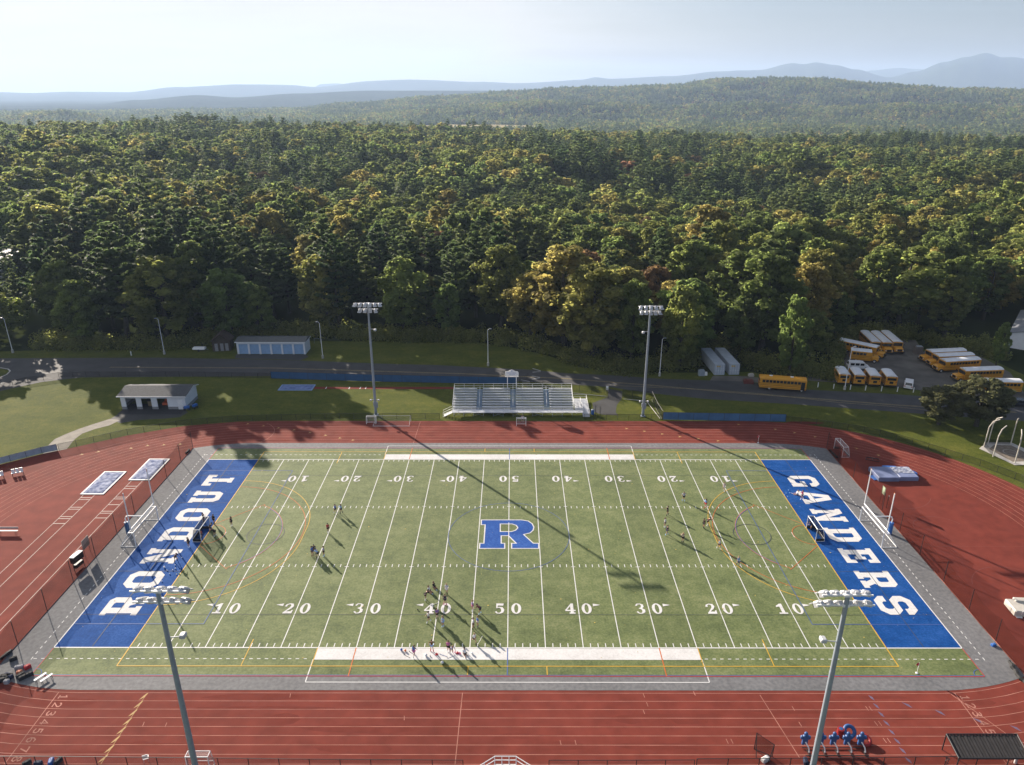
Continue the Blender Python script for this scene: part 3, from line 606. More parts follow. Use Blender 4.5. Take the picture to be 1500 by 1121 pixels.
# ------------------------------------------------------------------ bleachers
M_seat = alu; M_blue = mat('blue_steps', (.22, .30, .42), .5, var=.1)
BX0, BX1, BY, RISE, RUN, ROWS, BZ = -11.9, 13.2, 43.9, .27, .76, 8, .95
g = thing('bleachers', 'aluminium grandstand bleachers beside the far straight of the track', 'bleachers', (0, 0, 0)); wd = BX1-BX0; cx = (BX0+BX1)/2
aisles = [-6.4, .65, 7.7]
def spans():
    xs = [BX0]+[v for a in aisles for v in (a-.62, a+.62)]+[BX1]; return [(xs[i], xs[i+1]) for i in range(0, len(xs), 2)]
for r in range(ROWS):
    y = BY+1.3+RUN*r; z = BZ+RISE*r; b = MB()
    for x0, x1 in spans(): b.box(((x0+x1)/2, y+.3, z+.42), (x1-x0, .28, .05), bevel=.012)
    b.build('seat_plank', M_seat, g)
b = MB()
for r in range(ROWS):
    y = BY+1.3+RUN*r; z = BZ+RISE*r
    for x0, x1 in spans(): b.box(((x0+x1)/2, y-.08, z), (x1-x0, .44, .04)); b.box(((x0+x1)/2, y+.44, z+.13), (x1-x0, .03, .22))
b.build('footboards', M_seat, g)
for a in aisles:
    b = MB()
    for r in range(ROWS):
        for k in (0, 1): b.box((a, BY+1.15+RUN*(r+k*.5), BZ+RISE*(r+k*.5)+.03), (1.16, .38, .06)); b.box((a, BY+1.33+RUN*(r+k*.5), BZ+RISE*(r+k*.5)-.04), (1.16, .03, .1))
    b.build('aisle_steps', M_blue, g)
    for k in (1, 3.5, 6):
        b = MB(); b.tube([(a, BY+1.2+RUN*k, BZ+RISE*k), (a, BY+1.2+RUN*k, BZ+RISE*k+.9)], .03); b.tube([(a, BY+1.2+RUN*(k+1.3), BZ+RISE*(k+1.3)), (a, BY+1.2+RUN*(k+1.3), BZ+RISE*(k+1.3)+.9)], .03); b.tube([(a, BY+1.2+RUN*k, BZ+RISE*k+.9), (a, BY+1.2+RUN*(k+1.3), BZ+RISE*(k+1.3)+.9)], .03); b.build('handrail', white_metal, g)
b = MB(); b.box(((BX0+BX1+1.9)/2, BY+.2, BZ-.03), (wd+1.9, 1.5, .06)); b.build('walkway', M_seat, g)
b = MB()  # front railing with panels
xr = BX1+1.9
for i in range(21):
    x = BX0+(xr-BX0)*i/20; b.tube([(x, BY-.52, BZ-.2), (x, BY-.52, BZ+1.0)], .03, n=6)
for z in (BZ+.15, BZ+.55, BZ+1.0): b.tube([(BX0, BY-.52, z), (xr, BY-.52, z)], .03, n=6)
b.build('front_rail', white_metal, g)
b = MB(); yb2 = BY+1.3+RUN*ROWS-.1; zb = BZ+RISE*ROWS
for i in range(13):
    x = BX0+wd*i/12; b.tube([(x, yb2, zb-.3), (x, yb2, zb+1.15)], .03, n=6)
for z in (zb+.2, zb+.65, zb+1.15): b.tube([(BX0, yb2, z), (BX1, yb2, z)], .03, n=6)
b.build('back_rail', white_metal, g)
for x in (BX0, BX1):
    b = MB()
    for k in range(5): y = BY+1.2+RUN*2*k; b.tube([(x, y, BZ+RISE*2*k-.1), (x, y, BZ+RISE*2*k+1.15)], .03, n=6)
    for dz in (.45, .8, 1.15): b.tube([(x, BY+1.2, BZ+dz), (x, yb2, zb+dz)], .03, n=6)
    b.build('side_rail', white_metal, g)
b = MB()
for i in range(13):
    x = BX0+.3+(wd-.6)*i/12
    for r in (0, 2.5, 5, 7.6): b.box((x, BY+1.0+RUN*r, (BZ+RISE*r)/2), (.06, .06, BZ+RISE*r-.06))
    b.tube([(x, BY-.3, .05), (x, BY+1.0+RUN*7.6, .05)], .03, n=5); b.tube([(x, BY+1, BZ), (x, BY+1+RUN*7.6, BZ+RISE*7.6)], .04, n=5)
    b.box((x, BY-.4, BZ/2), (.06, .06, BZ-.08)); b.tube([(x, BY-.4, .1), (x, BY+1, BZ-.1)], .025, n=5)
    if i < 12:
        x2 = BX0+.3+(wd-.6)*(i+1)/12
        if i % 2 == 0: b.tube([(x, BY-.4, .1), (x2, BY-.4, BZ-.1)], .02, n=5); b.tube([(x, BY-.4, BZ-.1), (x2, BY-.4, .1)], .02, n=5)
b.build('understructure', galv, g)
# entry stairs on one side, ramp on the other
b = MB()
for k in range(5): b.box((BX0-.2-.34*k, BY-.1, BZ-.17*(k+1)+.05), (.32, 1.3, .05))
for s in (-.8, .6):
    b.tube([(BX0, BY+s, BZ+1), (BX0-1.9, BY+s, 1.0), (BX0-1.9, BY+s, 0)], .03, n=6); b.tube([(BX0, BY+s, BZ+.5), (BX0-1.9, BY+s, .5)], .025, n=6); b.tube([(BX0, BY+s, BZ), (BX0-1.9, BY+s, .05)], .04, n=6)
b.build('stairs', white_metal, g)
b = MB()
b.add([(BX1+.4, BY+1, BZ-.02), (BX1+1.8, BY+1, BZ-.02), (BX1+1.8, BY+6.6, .5), (BX1+.4, BY+6.6, .5)], [[0, 1, 2, 3]]); b.add([(BX1+1.9, BY+6.6, .5), (BX1+3.3, BY+6.6, .5), (BX1+3.3, BY-.6, .02), (BX1+1.9, BY-.6, .02)], [[3, 2, 1, 0]]); b.box((BX1+1.85, BY+7.3, .48), (3, 1.4, .05))
b.build('ramp', alu, g)
b = MB()
for xx, z0_, z1_ in ((BX1+.4, BZ, .5), (BX1+1.85, BZ, .5)):
    for k in range(5): y = BY+1+5.6*k/4; z = z0_+(z1_-z0_)*k/4; b.tube([(xx, y, z-.3), (xx, y, z+.95)], .025, n=5)
    for q in (.5, .95): b.tube([(xx, BY+1, z0_+q), (xx, BY+6.6, z1_+q)], .03, n=5)
for k in range(6): y = BY-.6+8.6*k/5; z = .02+.48*k/5; b.tube([(BX1+3.3, y, 0), (BX1+3.3, y, z+.95)], .025, n=5)
for q in (.5, .95): b.tube([(BX1+3.3, BY-.6, q), (BX1+3.3, BY+8, .48+q), (BX1+.4, BY+8, .5+q)], .03, n=5)
b.build('ramp_rail', white_metal, g)
# small stadium sign on two posts
g = thing('stadium_sign', 'white sign board with an arched top on two posts behind the bleachers', 'sign', (0, 0, 0))
sy = 52.1
for x in (-.55, 1.35): b = MB(); b.box((x, sy, 3.1), (.14, .14, 6.2)); b.build('post', white_metal, g)
b = MB()
pr = [(-1.35, 5.75), (-1.45, 5.9), (-1.45, 6.55), (-1.25, 6.75), (-.75, 6.8), (-.4, 7.05), (0, 7.15), (.4, 7.05), (.75, 6.8), (1.25, 6.75), (1.45, 6.55), (1.45, 5.9), (1.35, 5.75)]
n = len(pr); b.add([(.4+x, sy-.12, z) for x, z in pr]+[(.4+x, sy-.2, z) for x, z in pr], [list(range(n))[::-1], [n+i for i in range(n)]]+[[i, (i+1) % n, n+(i+1) % n, n+i] for i in range(n)])
b.box((.4, sy, 5.5), (2.9, .1, .12)); b.build('board', white_metal, g)
b = MB()
b.box((.4, sy-.215, 6.87), (.22, .02, .18))
b.box((.4, sy-.215, 6.42), (1.9, .02, .07)); b.box((.4, sy-.215, 6.12), (1.3, .02, .06))
b.build('sign_face_marks', mat('sign_blue', (.12, .2, .42), .6), g)
# ------------------------------------------------------------------ viewing platform at the near side (only its top shows)
g = thing('viewing_platform', 'aluminium viewing platform with angled railings at the near edge of the track', 'platform', (-.1, -41.9, 0))
b = MB(); b.add([(-1.0, .0, 1.2), (1.0, .0, 1.2), (3.9, -2.2, 1.2), (-3.9, -2.2, 1.2)], [[0, 3, 2, 1]]); b.add([(-1.0, .0, 1.1), (1.0, .0, 1.1), (3.9, -2.2, 1.1), (-3.9, -2.2, 1.1)], [[0, 1, 2, 3]])
b.add([(-1, 0, 1.1), (1, 0, 1.1), (1, 0, 1.2), (-1, 0, 1.2)], [[0, 1, 2, 3]]); b.build('deck', alu, g)
b = MB()
for p, q in (((-1.05, 0), (-4, -2.2)), ((1.05, 0), (4, -2.2)), ((-1.05, .02), (1.05, .02))):
    for z in (1.7, 2.2): b.tube([(p[0], p[1], z), (q[0], q[1], z)], .045, n=6)
    for k in range(4):
        x, y = p[0]+(q[0]-p[0])*k/3, p[1]+(q[1]-p[1])*k/3; b.tube([(x, y, 0), (x, y, 2.22)], .04, n=6)
b.build('railing', white_metal, g)
b = MB(); 
for x in (-1, 1):
    b.tube([(x, -.1, 0), (x, -.1, 1.1)], .06, n=6); b.tube([(x, -2, 0), (x, -2, 1.1)], .06, n=6); b.tube([(x, -.1, 0), (x, -2, 1.1)], .03, n=5)
b.tube([(-1, -.1, .1), (1, -.1, 1.0)], .03, n=5); b.tube([(1, -.1, .1), (-1, -.1, 1.0)], .03, n=5); b.build('legs', galv, g)
# ------------------------------------------------------------------ floodlights
M_lampbody = mat('floodlight_housing', (.50, .51, .53), .45, .1, var=.06); M_lens = mat('floodlight_lens', (.10, .11, .13), .15, 0, var=.1, spec=.8)
def floodlight(x, y, h, label, rows, near=False, face=-1, beef=1.0):
    t = thing('floodlight_pole', label, 'floodlight', (x, y, 0)); r = .29*beef
    b = MB(); b.tube([(0, 0, 0), (0, 0, h*.33), (0, 0, h*.66), (0, 0, h-.1)], [r, r*.9, r*.78, r*.66], n=12); b.box((0, 0, .06), (.9, .9, .12))
    for q in (.33, .66): b.tube([(0, 0, h*q-.15), (0, 0, h*q+.15)], r*(.95 if q < .5 else .84), n=12)
    b.build('pole', galv, t)
    for (n, w, dz) in rows:
        b = MB(); b.box((0, face*-.0, h+dz), (w, .12, .12)); b.box((0, 0, h+dz), (.6, .3, .22)); b.build('crossarm', white_metal, t)
        for i in range(n):
            xx = -w/2+w*(i+.5)/n; tilt = R.uniform(.55, .75); yaw = (xx/w)*.9
            M = Matrix.Translation((xx, face*.35, h+dz-.08)) @ Matrix.Rotation(yaw*-face, 4, 'Z') @ Matrix.Rotation(face*-tilt if face < 0 else -tilt, 4, 'X') @ Matrix.Scale(1.12 if near else 1.0, 4)
            b = MB(); b.box((0, face*.18, 0), (.62, .66, .46), M=M, bevel=.14); b.box((0, face*.62, .12), (.7, .34, .06), M=M); b.box((0, face*-.22, 0), (.3, .22, .3), M=M, bevel=.05); b.tube([M @ Vector((0, face*-.25, 0)), Vector((xx, 0, h+dz))], .05, n=5)
            f = b.build('floodlight', M_lampbody, t); b = MB(); b.box((0, face*.52, -.02), (.52, .03, .38), M=M); b.build('lens', M_lens, f)
    s = -1 if x > 0 else 1
    b = MB(); zz = h*.78 if not near else h*.80; b.tube([(0, 0, zz), (s*1.0, face*.1, zz)], .05, n=6); b.box((s*1.15, face*.35, zz-.05), (.5, .65, .35), bevel=.08); b.build('side_light', M_lampbody, t)
    b = MB(); b.tube([(-.8, 0, 3.4), (.8, 0, 3.4)], .05, n=6); b.box((-.8, face*.2, 3.45), (.35, .4, .25), bevel=.05); b.box((.8, face*.2, 3.45), (.35, .4, .25), bevel=.05); b.build('speaker_bracket', M_lampbody, t)
    b = MB(); b.box((.35, 0, 2.3), (.35, .3, 1.2), bevel=.03); b.box((-.3, 0, 2.5), (.2, .25, .9), bevel=.03); b.build('control_box', galv, t)
    return t
floodlight(-27.8, 44.3, 23.9, 'tall floodlight pole by the far track beside the two small goals', [(6, 5.6, 0), (4, 3.9, -1.15)])
floodlight(27.5, 43.7, 23.5, 'tall floodlight pole by the far track beside the gate path', [(5, 4.8, 0), (5, 4.2, -1.0)])
floodlight(-28.9, -44.75, 23.9, 'near floodlight pole rising in front of the RONDOUT end zone', [(5, 4.7, 0), (5, 4.6, -1.1)], True, 1, .98)
floodlight(28.25, -45.2, 23.9, 'near floodlight pole rising in front of the GANDERS end zone', [(5, 4.2, 0), (6, 4.8, -1.0)], True, 1, .98)
def street_lamp(px, py, h, label, arm=-1):
    x, y = gp(px, py); t = thing('street_lamp', label, 'street lamp', (x, y, 0), 0, 'street lamps along the road')
    b = MB(); b.tube([(0, 0, .8), (0, 0, h-.3), (arm*.25, 0, h)], [.09, .06, .045], n=8); b.build('pole', white_metal, t)
    b = MB(); b.tube([(0, 0, 0), (0, 0, .85)], .28, n=12); b.build('footing', conc, t)
    b = MB(); b.tube([(arm*.2, 0, h), (arm*.5, 0, h+.06)], .035, n=6); b.build('arm', white_metal, t)
    b = MB(); b.box((arm*.65, 0, h+.06), (.5, .24, .12), bevel=.04); b.build('lamp_head', galv, t)
street_lamp(19, 517, 9.3, 'white street lamp at the bend of the road below the sunlit trees'); street_lamp(241, 519, 9.5, 'white street lamp on the verge behind the storage shed'); street_lamp(473, 525, 9.5, 'white street lamp just past the garage with blue doors')
street_lamp(715, 536, 9.4, 'white street lamp on the verge behind the bleachers', 1); street_lamp(966, 551, 9.4, 'white street lamp behind the tall floodlight pole near the gate path', 1); street_lamp(1237, 571, 10.2, 'white street lamp among the parked school buses', 1)
# ------------------------------------------------------------------ fences
M_link = netmat('chain_link', (.10, .10, .11), .20); M_linkd = netmat('black_chain_link', (.015, .015, .018), .30)
M_brown = netmat('brown_ball_net', (.07, .028, .02), .34); M_redn = netmat('dark_ball_net', (.05, .012, .008), .36)
M_screen = mat('blue_windscreen', (.025, .085, .20), .8, var=.12, scale=.6)
def along(P, step):
    out = []; acc = 0; tot = sum((Vector(b_)-Vector(a)).length for a, b_ in zip(P, P[1:])); n = max(1, round(tot/step)); step = tot/n; need = 0; run = 0
    for a, b_ in zip(P, P[1:]):
        a, b_ = Vector(a), Vector(b_); L = (b_-a).length
        while need <= run+L+1e-6: out.append(tuple(a+(b_-a)*((need-run)/L))); need += step
        run += L
    return out
def sheet(P, z0, z1, name, m, parent, off=0):
    b = MB(); n = len(P)
    vs = [(x, y+off, z0) for x, y in P]+[(x, y+off, z1) for x, y in P]; b.add(vs, [[i, i+1, n+i+1, n+i] for i in range(n-1)]); return b.build(name, m, parent)
def fence(P, h, step, label, mesh, post=black_metal, pr=.035, name='chain_link_fence', cat='fence', rail=True, screen=None, skip=()):
    t = thing(name, label, cat, (0, 0, 0)); Q = along(P, step)
    for k, (x, y) in enumerate(Q[:100]):
        b = MB(); b.tube([(x, y, 0), (x, y, h)], pr, n=6); b.build('post', post, t)
    if rail: b = MB(); b.tube([(x, y, h) for x, y in P], pr*.8, n=5); b.tube([(x, y, .08) for x, y in P], pr*.5, n=4); b.build('rail', post, t)
    sheet(P, .05, h-.02, 'chain_link_mesh' if screen is None else 'windscreen', mesh if screen is None else screen, t)
    return t
Lf = [(-100, 12), (-96, 16.8), (-91.9, 22.4), (-86.6, 26.8)]; gap = [(-86.6, 26.8), (-84, 28.2)]
fence(Lf+[(-84.6, 28)], 1.3, 2.6, 'chain-link fence with a pale blue screen at the end of the far bend', None, screen=mat('pale_screen', (.30, .36, .44), .7))
fence([(-84.4, 28.1), (-81.3, 30.0), (-74.8, 34.6), (-65.8, 38.9), (-55.5, 41.15), (-48, 41.6), (-34, 42.3), (-14.4, 42.3)], 1.25, 2.9, 'black chain-link fence curving round the bend from the footpath to the bleachers', M_linkd)
fence([(15.2, 42.0), (22, 41.9), (31.2, 41.9)], 1.25, 2.2, 'black chain-link fence between the bleachers and the blue screen', M_linkd)
fence([(31.3, 41.9), (56, 40.9)], 1.7, 3.1, 'fence covered with a bright blue windscreen along the far straight', None, screen=mat('blue_windscreen_light', (.05, .13, .26), .75, var=.18, scale=.5), name='windscreen_fence')
fence([(56.1, 41.0), (61.8, 39.2), (69.6, 35.9), (74.7, 32.4), (80.4, 26.3), (84.5, 21.8), (88, 16.5), (90.4, 6)], 1.3, 2.9, 'black chain-link fence curving round the bend below the bus lot', M_linkd)
fence([(-118, 52), (-112, 62), (-105, 66), (-77, 66.2), (-56, 65.2)], 1.3, 3.1, 'black chain-link fence along the road behind the storage shed', M_linkd)
fence([(-55.9, 65.0), (-31, 63.0), (-9.7, 61.9), (1.6, 61.3)], 1.75, 4.5, 'long fence covered with a dark blue windscreen along the road', None, screen=M_screen, name='windscreen_fence')
fence([(2.0, 61.2), (12, 58.2), (21.6, 55.2), (21.4, 53.2)], 1.5, 2.9, 'black chain-link fence along the road behind the bleachers', M_linkd)
fence([(24.7, 53.6), (28.9, 52.8), (30.9, 52.6)], 1.9, 2.0, 'short tall fence at the road end of the gate path', M_linkd)
fence([(30.9, 52.6), (30.9, 47), (31.2, 42.1)], 1.9, 2.1, 'fence running from the road down to the blue screen by the floodlight', M_linkd, cat='fence')
t = thing('pale_kerb_rail', 'pale low border rail in the grass inside the road fence', 'rail', (0, 0, 0)); b = MB(); P = [(10, 57.3), (14, 56.0), (21.4, 54.0)]; b.tube([(x, y, .12) for x, y in P], .07, n=5); b.tube([(24.8, 52.6, .12), (28.8, 51.6, .12)], .07, n=5); b.tube([(29.6, 51, .12), (30.8, 42.2, .12)], .07, n=5); b.build('rail', conc, t)
fence([(-56, -41.05), (-46, -41.05), (-31.5, -41.2), (-20, -41.35), (-4.3, -41.45)], 1.2, 3.0, 'black fence with dark blue rail at the near track edge, before the platform', M_link, pr=.04)
fence([(4.2, -41.45), (10, -41.45), (18.6, -41.4)], 1.2, 3.0, 'black fence with dark blue rail at the near track edge, past the platform', M_link, pr=.04)
fence([(18.8, -41.4), (30, -41.3), (44, -41.1), (56, -41.1)], 1.35, 3.1, 'taller black fence at the near edge of the track behind the tackling sled', M_linkd, pr=.045)
# ball nets on tall posts behind each end line
def ballnet(x, ys, h, lean, label, m, mn):
    t = thing('ball_net', label, 'net', (x, 0, 0))
    for y in ys: b = MB(); b.tube([(0, y, 0), (lean, y, h)], .045, n=7); b.build('post', m, t)
    b = MB(); n = (len(ys)-1)*6; vs = []; fs = []
    for i in range(n+1):
        f = i/6; k = min(int(f), len(ys)-2); y = ys[k]+(ys[k+1]-ys[k])*(f-k); sag = 4*(f-k)*(1-(f-k))
        for j in range(4): zz = h*j/3*(1-.13*sag*(j/3)); vs.append((lean*j/3-.12*sag+R.uniform(-.04, .04), y, .05+zz))
    for i in range(n):
        for j in range(3): a = i*4+j; fs.append([a, a+4, a+5, a+1])
    b.add(vs, fs); b.build('net', mn, t)
    b = MB(); b.tube([(0, y, .06) for y in ys], .05, n=5); b.build('ground_cable', mat('rust_cable', (.28, .07, .04), .8), t)
ballnet(-59.6, [28.9, 23.5, 17.6, 11.8, 6, .3, -5.8, -11.6, -17.7, -23.8, -29.4], 3.5, 0, 'brown ball-stop net on tall posts behind the RONDOUT end zone', black_metal, M_brown)
ballnet(59.6, [28.9, 23.5, 17.3, 12.2, 6.6, .8, -5.2, -11.5, -17.5, -23.2, -29], 3.4, 0, 'dark ball-stop net on tall posts behind the GANDERS end zone', black_metal, M_redn)
# bundled dark net at the foot of each end of the ball net
def bundle(P, label):
    t = thing('net_bundle', label, 'net'); b = MB(); Q = along(P, .35); b.tube([(x+R.uniform(-.12, .12), y, .18) for x, y in Q], [R.uniform(.14, .28) for _ in Q], n=6); b.build('roll', dark_rubber, t)
bundle([gp(1478, 970), gp(1490, 990), gp(1504, 1006)], 'dark rolled net lying at the apron corner by the GANDERS end'); bundle([gp(0, 968), gp(10, 960), gp(17, 954)], 'dark rolled net lying at the apron corner by the RONDOUT end')
bundle([(59.9, 28), (60, 25)], 'dark gathered net at the far end of the GANDERS ball net'); bundle([(-59.9, 28), (-60, 26.6)], 'dark gathered net at the far end of the RONDOUT ball net')
# ------------------------------------------------------------------ goals
M_net = netmat('white_goal_net', (.6, .6, .6), .16); M_bnet = netmat('black_goal_net', (.02, .02, .02), .45)
def football_goal(s, label):
    t = thing('football_goal', label, 'goalpost', (s*54.9, .3, 0), 0 if s > 0 else PI); w = 3.66
    b = MB(); b.tube([(0, -w, 0), (0, -w, 2.5), (0, w, 2.5), (0, w, 0)], .075, n=8); b.tube([(0, -w, .05), (2.3, -w, .05), (2.3, w, .05), (0, w, .05)], .05, n=6)
    for q in (-w, w): b.tube([(0, q, 2.5), (.75, q, 2.45), (2.3, q, .05)], .045, n=6)
    b.tube([(.75, -w, 2.45), (.75, w, 2.45)], .04, n=6); b.build('goal_frame', white_metal, t)
    b = MB(); b.quad((.0, -w, 2.45), (.0, w, 2.45), (.75, w, 2.42), (.75, -w, 2.42)); b.quad((.75, -w, 2.42), (.75, w, 2.42), (2.3, w, .05), (2.3, -w, .05))
    for q in (-w+.03, w-.03): b.add([(0, q, 0), (0, q, 2.45), (.75, q, 2.42), (2.3, q, .05)], [[0, 1, 2, 3]])
    b.build('goal_net', M_net, t)
    b = MB(); b.tube([(.25, -w, 3.05), (.25, w, 3.05)], .1, n=10); b.build('crossbar', white_metal, t)
    for q in (-w, w): b = MB(); b.tube([(.25, q, 3.0), (.25, q, 9.1)], .08, n=8); b.build('upright', white_metal, t)
    b = MB(); b.tube([(2.95, 0, .1), (2.95, 0, 2.6), (2.75, 0, 2.95), (2.3, 0, 3.08), (.3, 0, 3.05)], .085, n=10); b.build('gooseneck', white_metal, t)
    b = MB(); b.tube([(2.95, 0, .05), (2.95, 0, 2.0)], .3, n=14); b.build('post_pad', blue_pad if s > 0 else mat('navy_pad', (.03, .09, .22), .5), t)
    rb = mat('wind_ribbon', (.6, .08, .06), .7) if s < 0 else mat('wind_ribbon_orange', (.7, .25, .08), .7)
    for q in (-w, w): b = MB(); b.box((.25, q+.09, 8.95), (.02, .12, .5)); b.build('wind_ribbon', rb, t)
football_goal(-1, 'white football goalpost with soccer goal behind the RONDOUT end zone'); football_goal(1, 'white football goalpost with soccer goal behind the GANDERS end zone')
def box_goal(x, y, rz, label, w=3.66, h=2.14, d=1.3, boards=True, net=M_bnet, fr=white_metal, name='hockey_goal', td=.9):
    t = thing(name, label, 'goal', (x, y, 0), rz)      # mouth faces local -x
    b = MB(); b.tube([(0, -w/2, 0), (0, -w/2, h), (0, w/2, h), (0, w/2, 0)], .05, n=7)
    for q in (-w/2, w/2): b.tube([(0, q, h), (td, q, h), (d, q, .4), (d, q, 0)], .035, n=6); b.tube([(0, q, .04), (d, q, .04)], .035, n=6)
    b.tube([(td, -w/2, h), (td, w/2, h)], .035, n=6); b.tube([(d, -w/2, .45), (d, w/2, .45)], .03, n=6); b.build('frame', fr, t)
    b = MB(); b.quad((0, -w/2, h), (td, -w/2, h), (td, w/2, h), (0, w/2, h)); b.quad((td, -w/2, h), (d, -w/2, .4), (d, w/2, .4), (td, w/2, h))
    for q in (-w/2, w/2): b.add([(0, q, 0), (0, q, h), (td, q, h), (d, q, .4), (d, q, 0)], [[0, 1, 2, 3, 4]])
    b.build('net', net, t)
    if boards:
        b = MB(); b.box((d-.03, 0, .23), (.05, w-.1, .42))
        for q in (-w/2+.06, w/2-.06): b.box((d/2, q, .23), (d-.1, .05, .42))
        b.build('backboard', M_dark, t)
box_goal(45.8, .05, 0, 'white-framed field hockey goal on the GANDERS goal line'); box_goal(-45.8, -.2, PI, 'white-framed field hockey goal on the RONDOUT goal line')
box_goal(61.0, 27.1, rad(0), 'spare white-framed goal standing on the red track by the far end of the GANDERS net', net=M_net)
box_goal(-28.0, 40.6, PI/2*-1, 'small white goal beside the foot of the far floodlight pole', w=1.9, h=1.5, d=.9, boards=False, net=M_net, name='small_goal', td=.6); bpy.context.view_layer.update()
t = thing('tipped_goal', 'wide white goal lying tipped on its face at the outer lane of the far straight', 'goal', (-23.8, 39.5, 0)); b = MB(); b.tube([(-3.66, -.8, .06), (3.66, -.8, .06), (3.5, .9, .3), (3.66, 1.5, 1.3), (-3.66, 1.5, 1.3), (-3.5, .9, .3), (-3.66, -.8, .06)], .035, n=6); b.tube([(-3.66, 1.5, 1.3), (-3.66, 1.5, 0)], .04, n=6); b.tube([(3.66, 1.5, 1.3), (3.66, 1.5, 0)], .04, n=6); b.build('frame', white_metal, t)
b = MB(); b.quad((-3.6, -.8, .07), (3.6, -.8, .07), (3.6, 1.45, 1.25), (-3.6, 1.45, 1.25)); b.build('net', netmat('thin_net', (.4, .4, .4), .07), t)
box_goal(2.3, 39.7, -PI/2, 'small white goal on the track in front of the bleachers', w=1.9, h=1.5, d=.8, boards=False, net=M_net, name='small_goal', td=.55)
box_goal(-30.3, -41.9, PI/2, 'white-framed goal at the near fence beside the near floodlight pole', w=2.2, h=2.1, d=1.0, boards=False, net=M_net, name='small_goal', td=.7)
# ------------------------------------------------------------------ jump pits and mats
M_tarp = mat('white_blue_tarp', (.14, .18, .36), .95, var=.35, scale=1.6, spec=.05, col2=(.42, .45, .56), bump=.8, bscale=2); M_btarp = mat('blue_tarp', (.05, .12, .34), .6, var=.3, scale=1.2, col2=(.13, .2, .42), bump=.6, bscale=2)
def pit(x0, x1, y0, y1, label, m, edge=white_paint):
    t = thing('sand_pit_cover', label, 'long jump pit', ((x0+x1)/2, (y0+y1)/2, 0)); w, d = (x1-x0), (y1-y0)
    b = MB(); nx, ny = 14, 24; vs = []; fs = []
    for j in range(ny+1):
        for i in range(nx+1): u, v = i/nx, j/ny; e = min(u, 1-u, v, 1-v); vs.append(((u-.5)*(w-.5), (v-.5)*(d-.5), .03+min(.12, e*1.5)+.09*noise.noise(Vector((u*5+x0, v*9, 1)))*min(1, e*12)))
    for j in range(ny):
        for i in range(nx): a = j*(nx+1)+i; fs.append([a, a+1, a+nx+2, a+nx+1])
    b.add(vs, fs); b.build('tarp', m, t, smooth=True)
    b = MB()
    for s in (-1, 1): b.box((s*(w/2-.12), 0, .05), (.26, d, .1)); b.box((0, s*(d/2-.12), .049), (w-.52, .26, .098))
    b.build('border', edge, t)
pit(-71.5, -67.6, 11.8, 19.7, 'covered long jump pit farther from the ball net', M_tarp); pit(-65.8, -62.0, 16.6, 24.5, 'covered long jump pit nearest the ball net', M_tarp)
pit(-52.2, -44.5, 57.6, 61.0, 'blue covered pit in the grass in front of the blue windscreen', M_btarp, mat('faded_border', (.2, .3, .5), .7))
b = MB(); b.rect(-44.4, -12.5, 58.5, 59.8, .008); b.build('grass_runway', M_track, kind='structure')
b = MB()
for px in (478, 512, 528, 536): x, y = gp(px, 568); b.rect(x-.09, x+.09, 58.55, 59.75, .013)
b.build('takeoff_marks', white_paint, kind='structure')
b = MB()
for x0, y1 in ((-70.9, 11.7), (-69.0, 11.7), (-65.2, 16.5), (-63.3, 16.5)): b.rect(x0-.04, x0+.04, -24 if x0 < -66 else -30, y1, .0095)
for c, ys in ((-69.95, (3.0, 4.4, 5.0, 7.2, 7.8, 10.2, 10.8)), (-64.25, (4.6, 6.0, 6.6, 8.6, 10.4, 11.0, 13.8, 14.6))):
    for y in ys: b.rect(c-.9, c+.9, y-.07, y+.07, .0125)
b.build('runway_lines', mat('runway_paint', (.50, .40, .36), .8, var=.15), kind='structure')
# small arcs and seams in the D areas
M_seam = mat('track_seam', (.16, .036, .026), .75, var=.15)
b = MB(); b.ribbon(arc(66.5, 1, 4.2, 200, 30, 20), .1, .0065); b.ribbon(arc(64, 14, 6.5, 215, 330, 20), .1, .0065); b.ribbon(arc(69, -14, 6, 160, 60, 16), .1, .0065); b.ribbon([(60.5, -3), (76, -3), (84, -3)], .06, .0085); b.build('surface_seams', M_seam, kind='structure')
M_mat = mat('high_jump_vinyl', (.17, .20, .33), .5, var=.2, scale=.8, bump=.3, bscale=3)
t = thing('high_jump_mat', 'large blue high jump landing mat with a torn grey cover on the red track', 'jump mat', (67.0, 18.6, 0), rad(0))
b = MB(); b.box((-1.6, -.2, .4), (3.6, 4.1, .74), bevel=.1); b.build('cushion', M_mat, t); b = MB(); b.box((1.95, -.1, .4), (3.3, 3.9, .74), bevel=.1); b.build('cushion', M_mat, t)
b = MB(); b.box((-3.3, -.9, .08), (1.6, 1.6, .1), bevel=.03, rz=.2); b.box((.6, 2.3, .3), (2.4, .8, .4), bevel=.08, rz=-.1); b.box((3.9, .2, .35), (.5, 1.2, .5), bevel=.1, rz=.3); b.build('side_pad', blue_pad, t)
b = MB(); nx = 10; vs = []; fs = []
for j in range(nx+1):
    for i in range(nx+1): vs.append((.2+3.3*i/nx, -.6+2.2*j/nx, .8+.05*R.random()))
for j in range(nx):
    for i in range(nx):
        if R.random() < .72: a = j*(nx+1)+i; fs.append([a, a+1, a+nx+2, a+nx+1])
b.add(vs, fs); b.build('torn_cover', mat('torn_grey_cover', (.40, .42, .50), .6, var=.2, scale=2), t)
b = MB(); b.add([(-3.5, -2.6, .035), (3.8, -2.6, .035), (3.8, -2.3, .035), (-3.5, -2.3, .035)], [[0, 1, 2, 3]]); 
t = thing('landing_mat', 'thick off-white landing mat at the edge of the red infield', 'jump mat', (67.0, -17.6, 0), rad(-4))
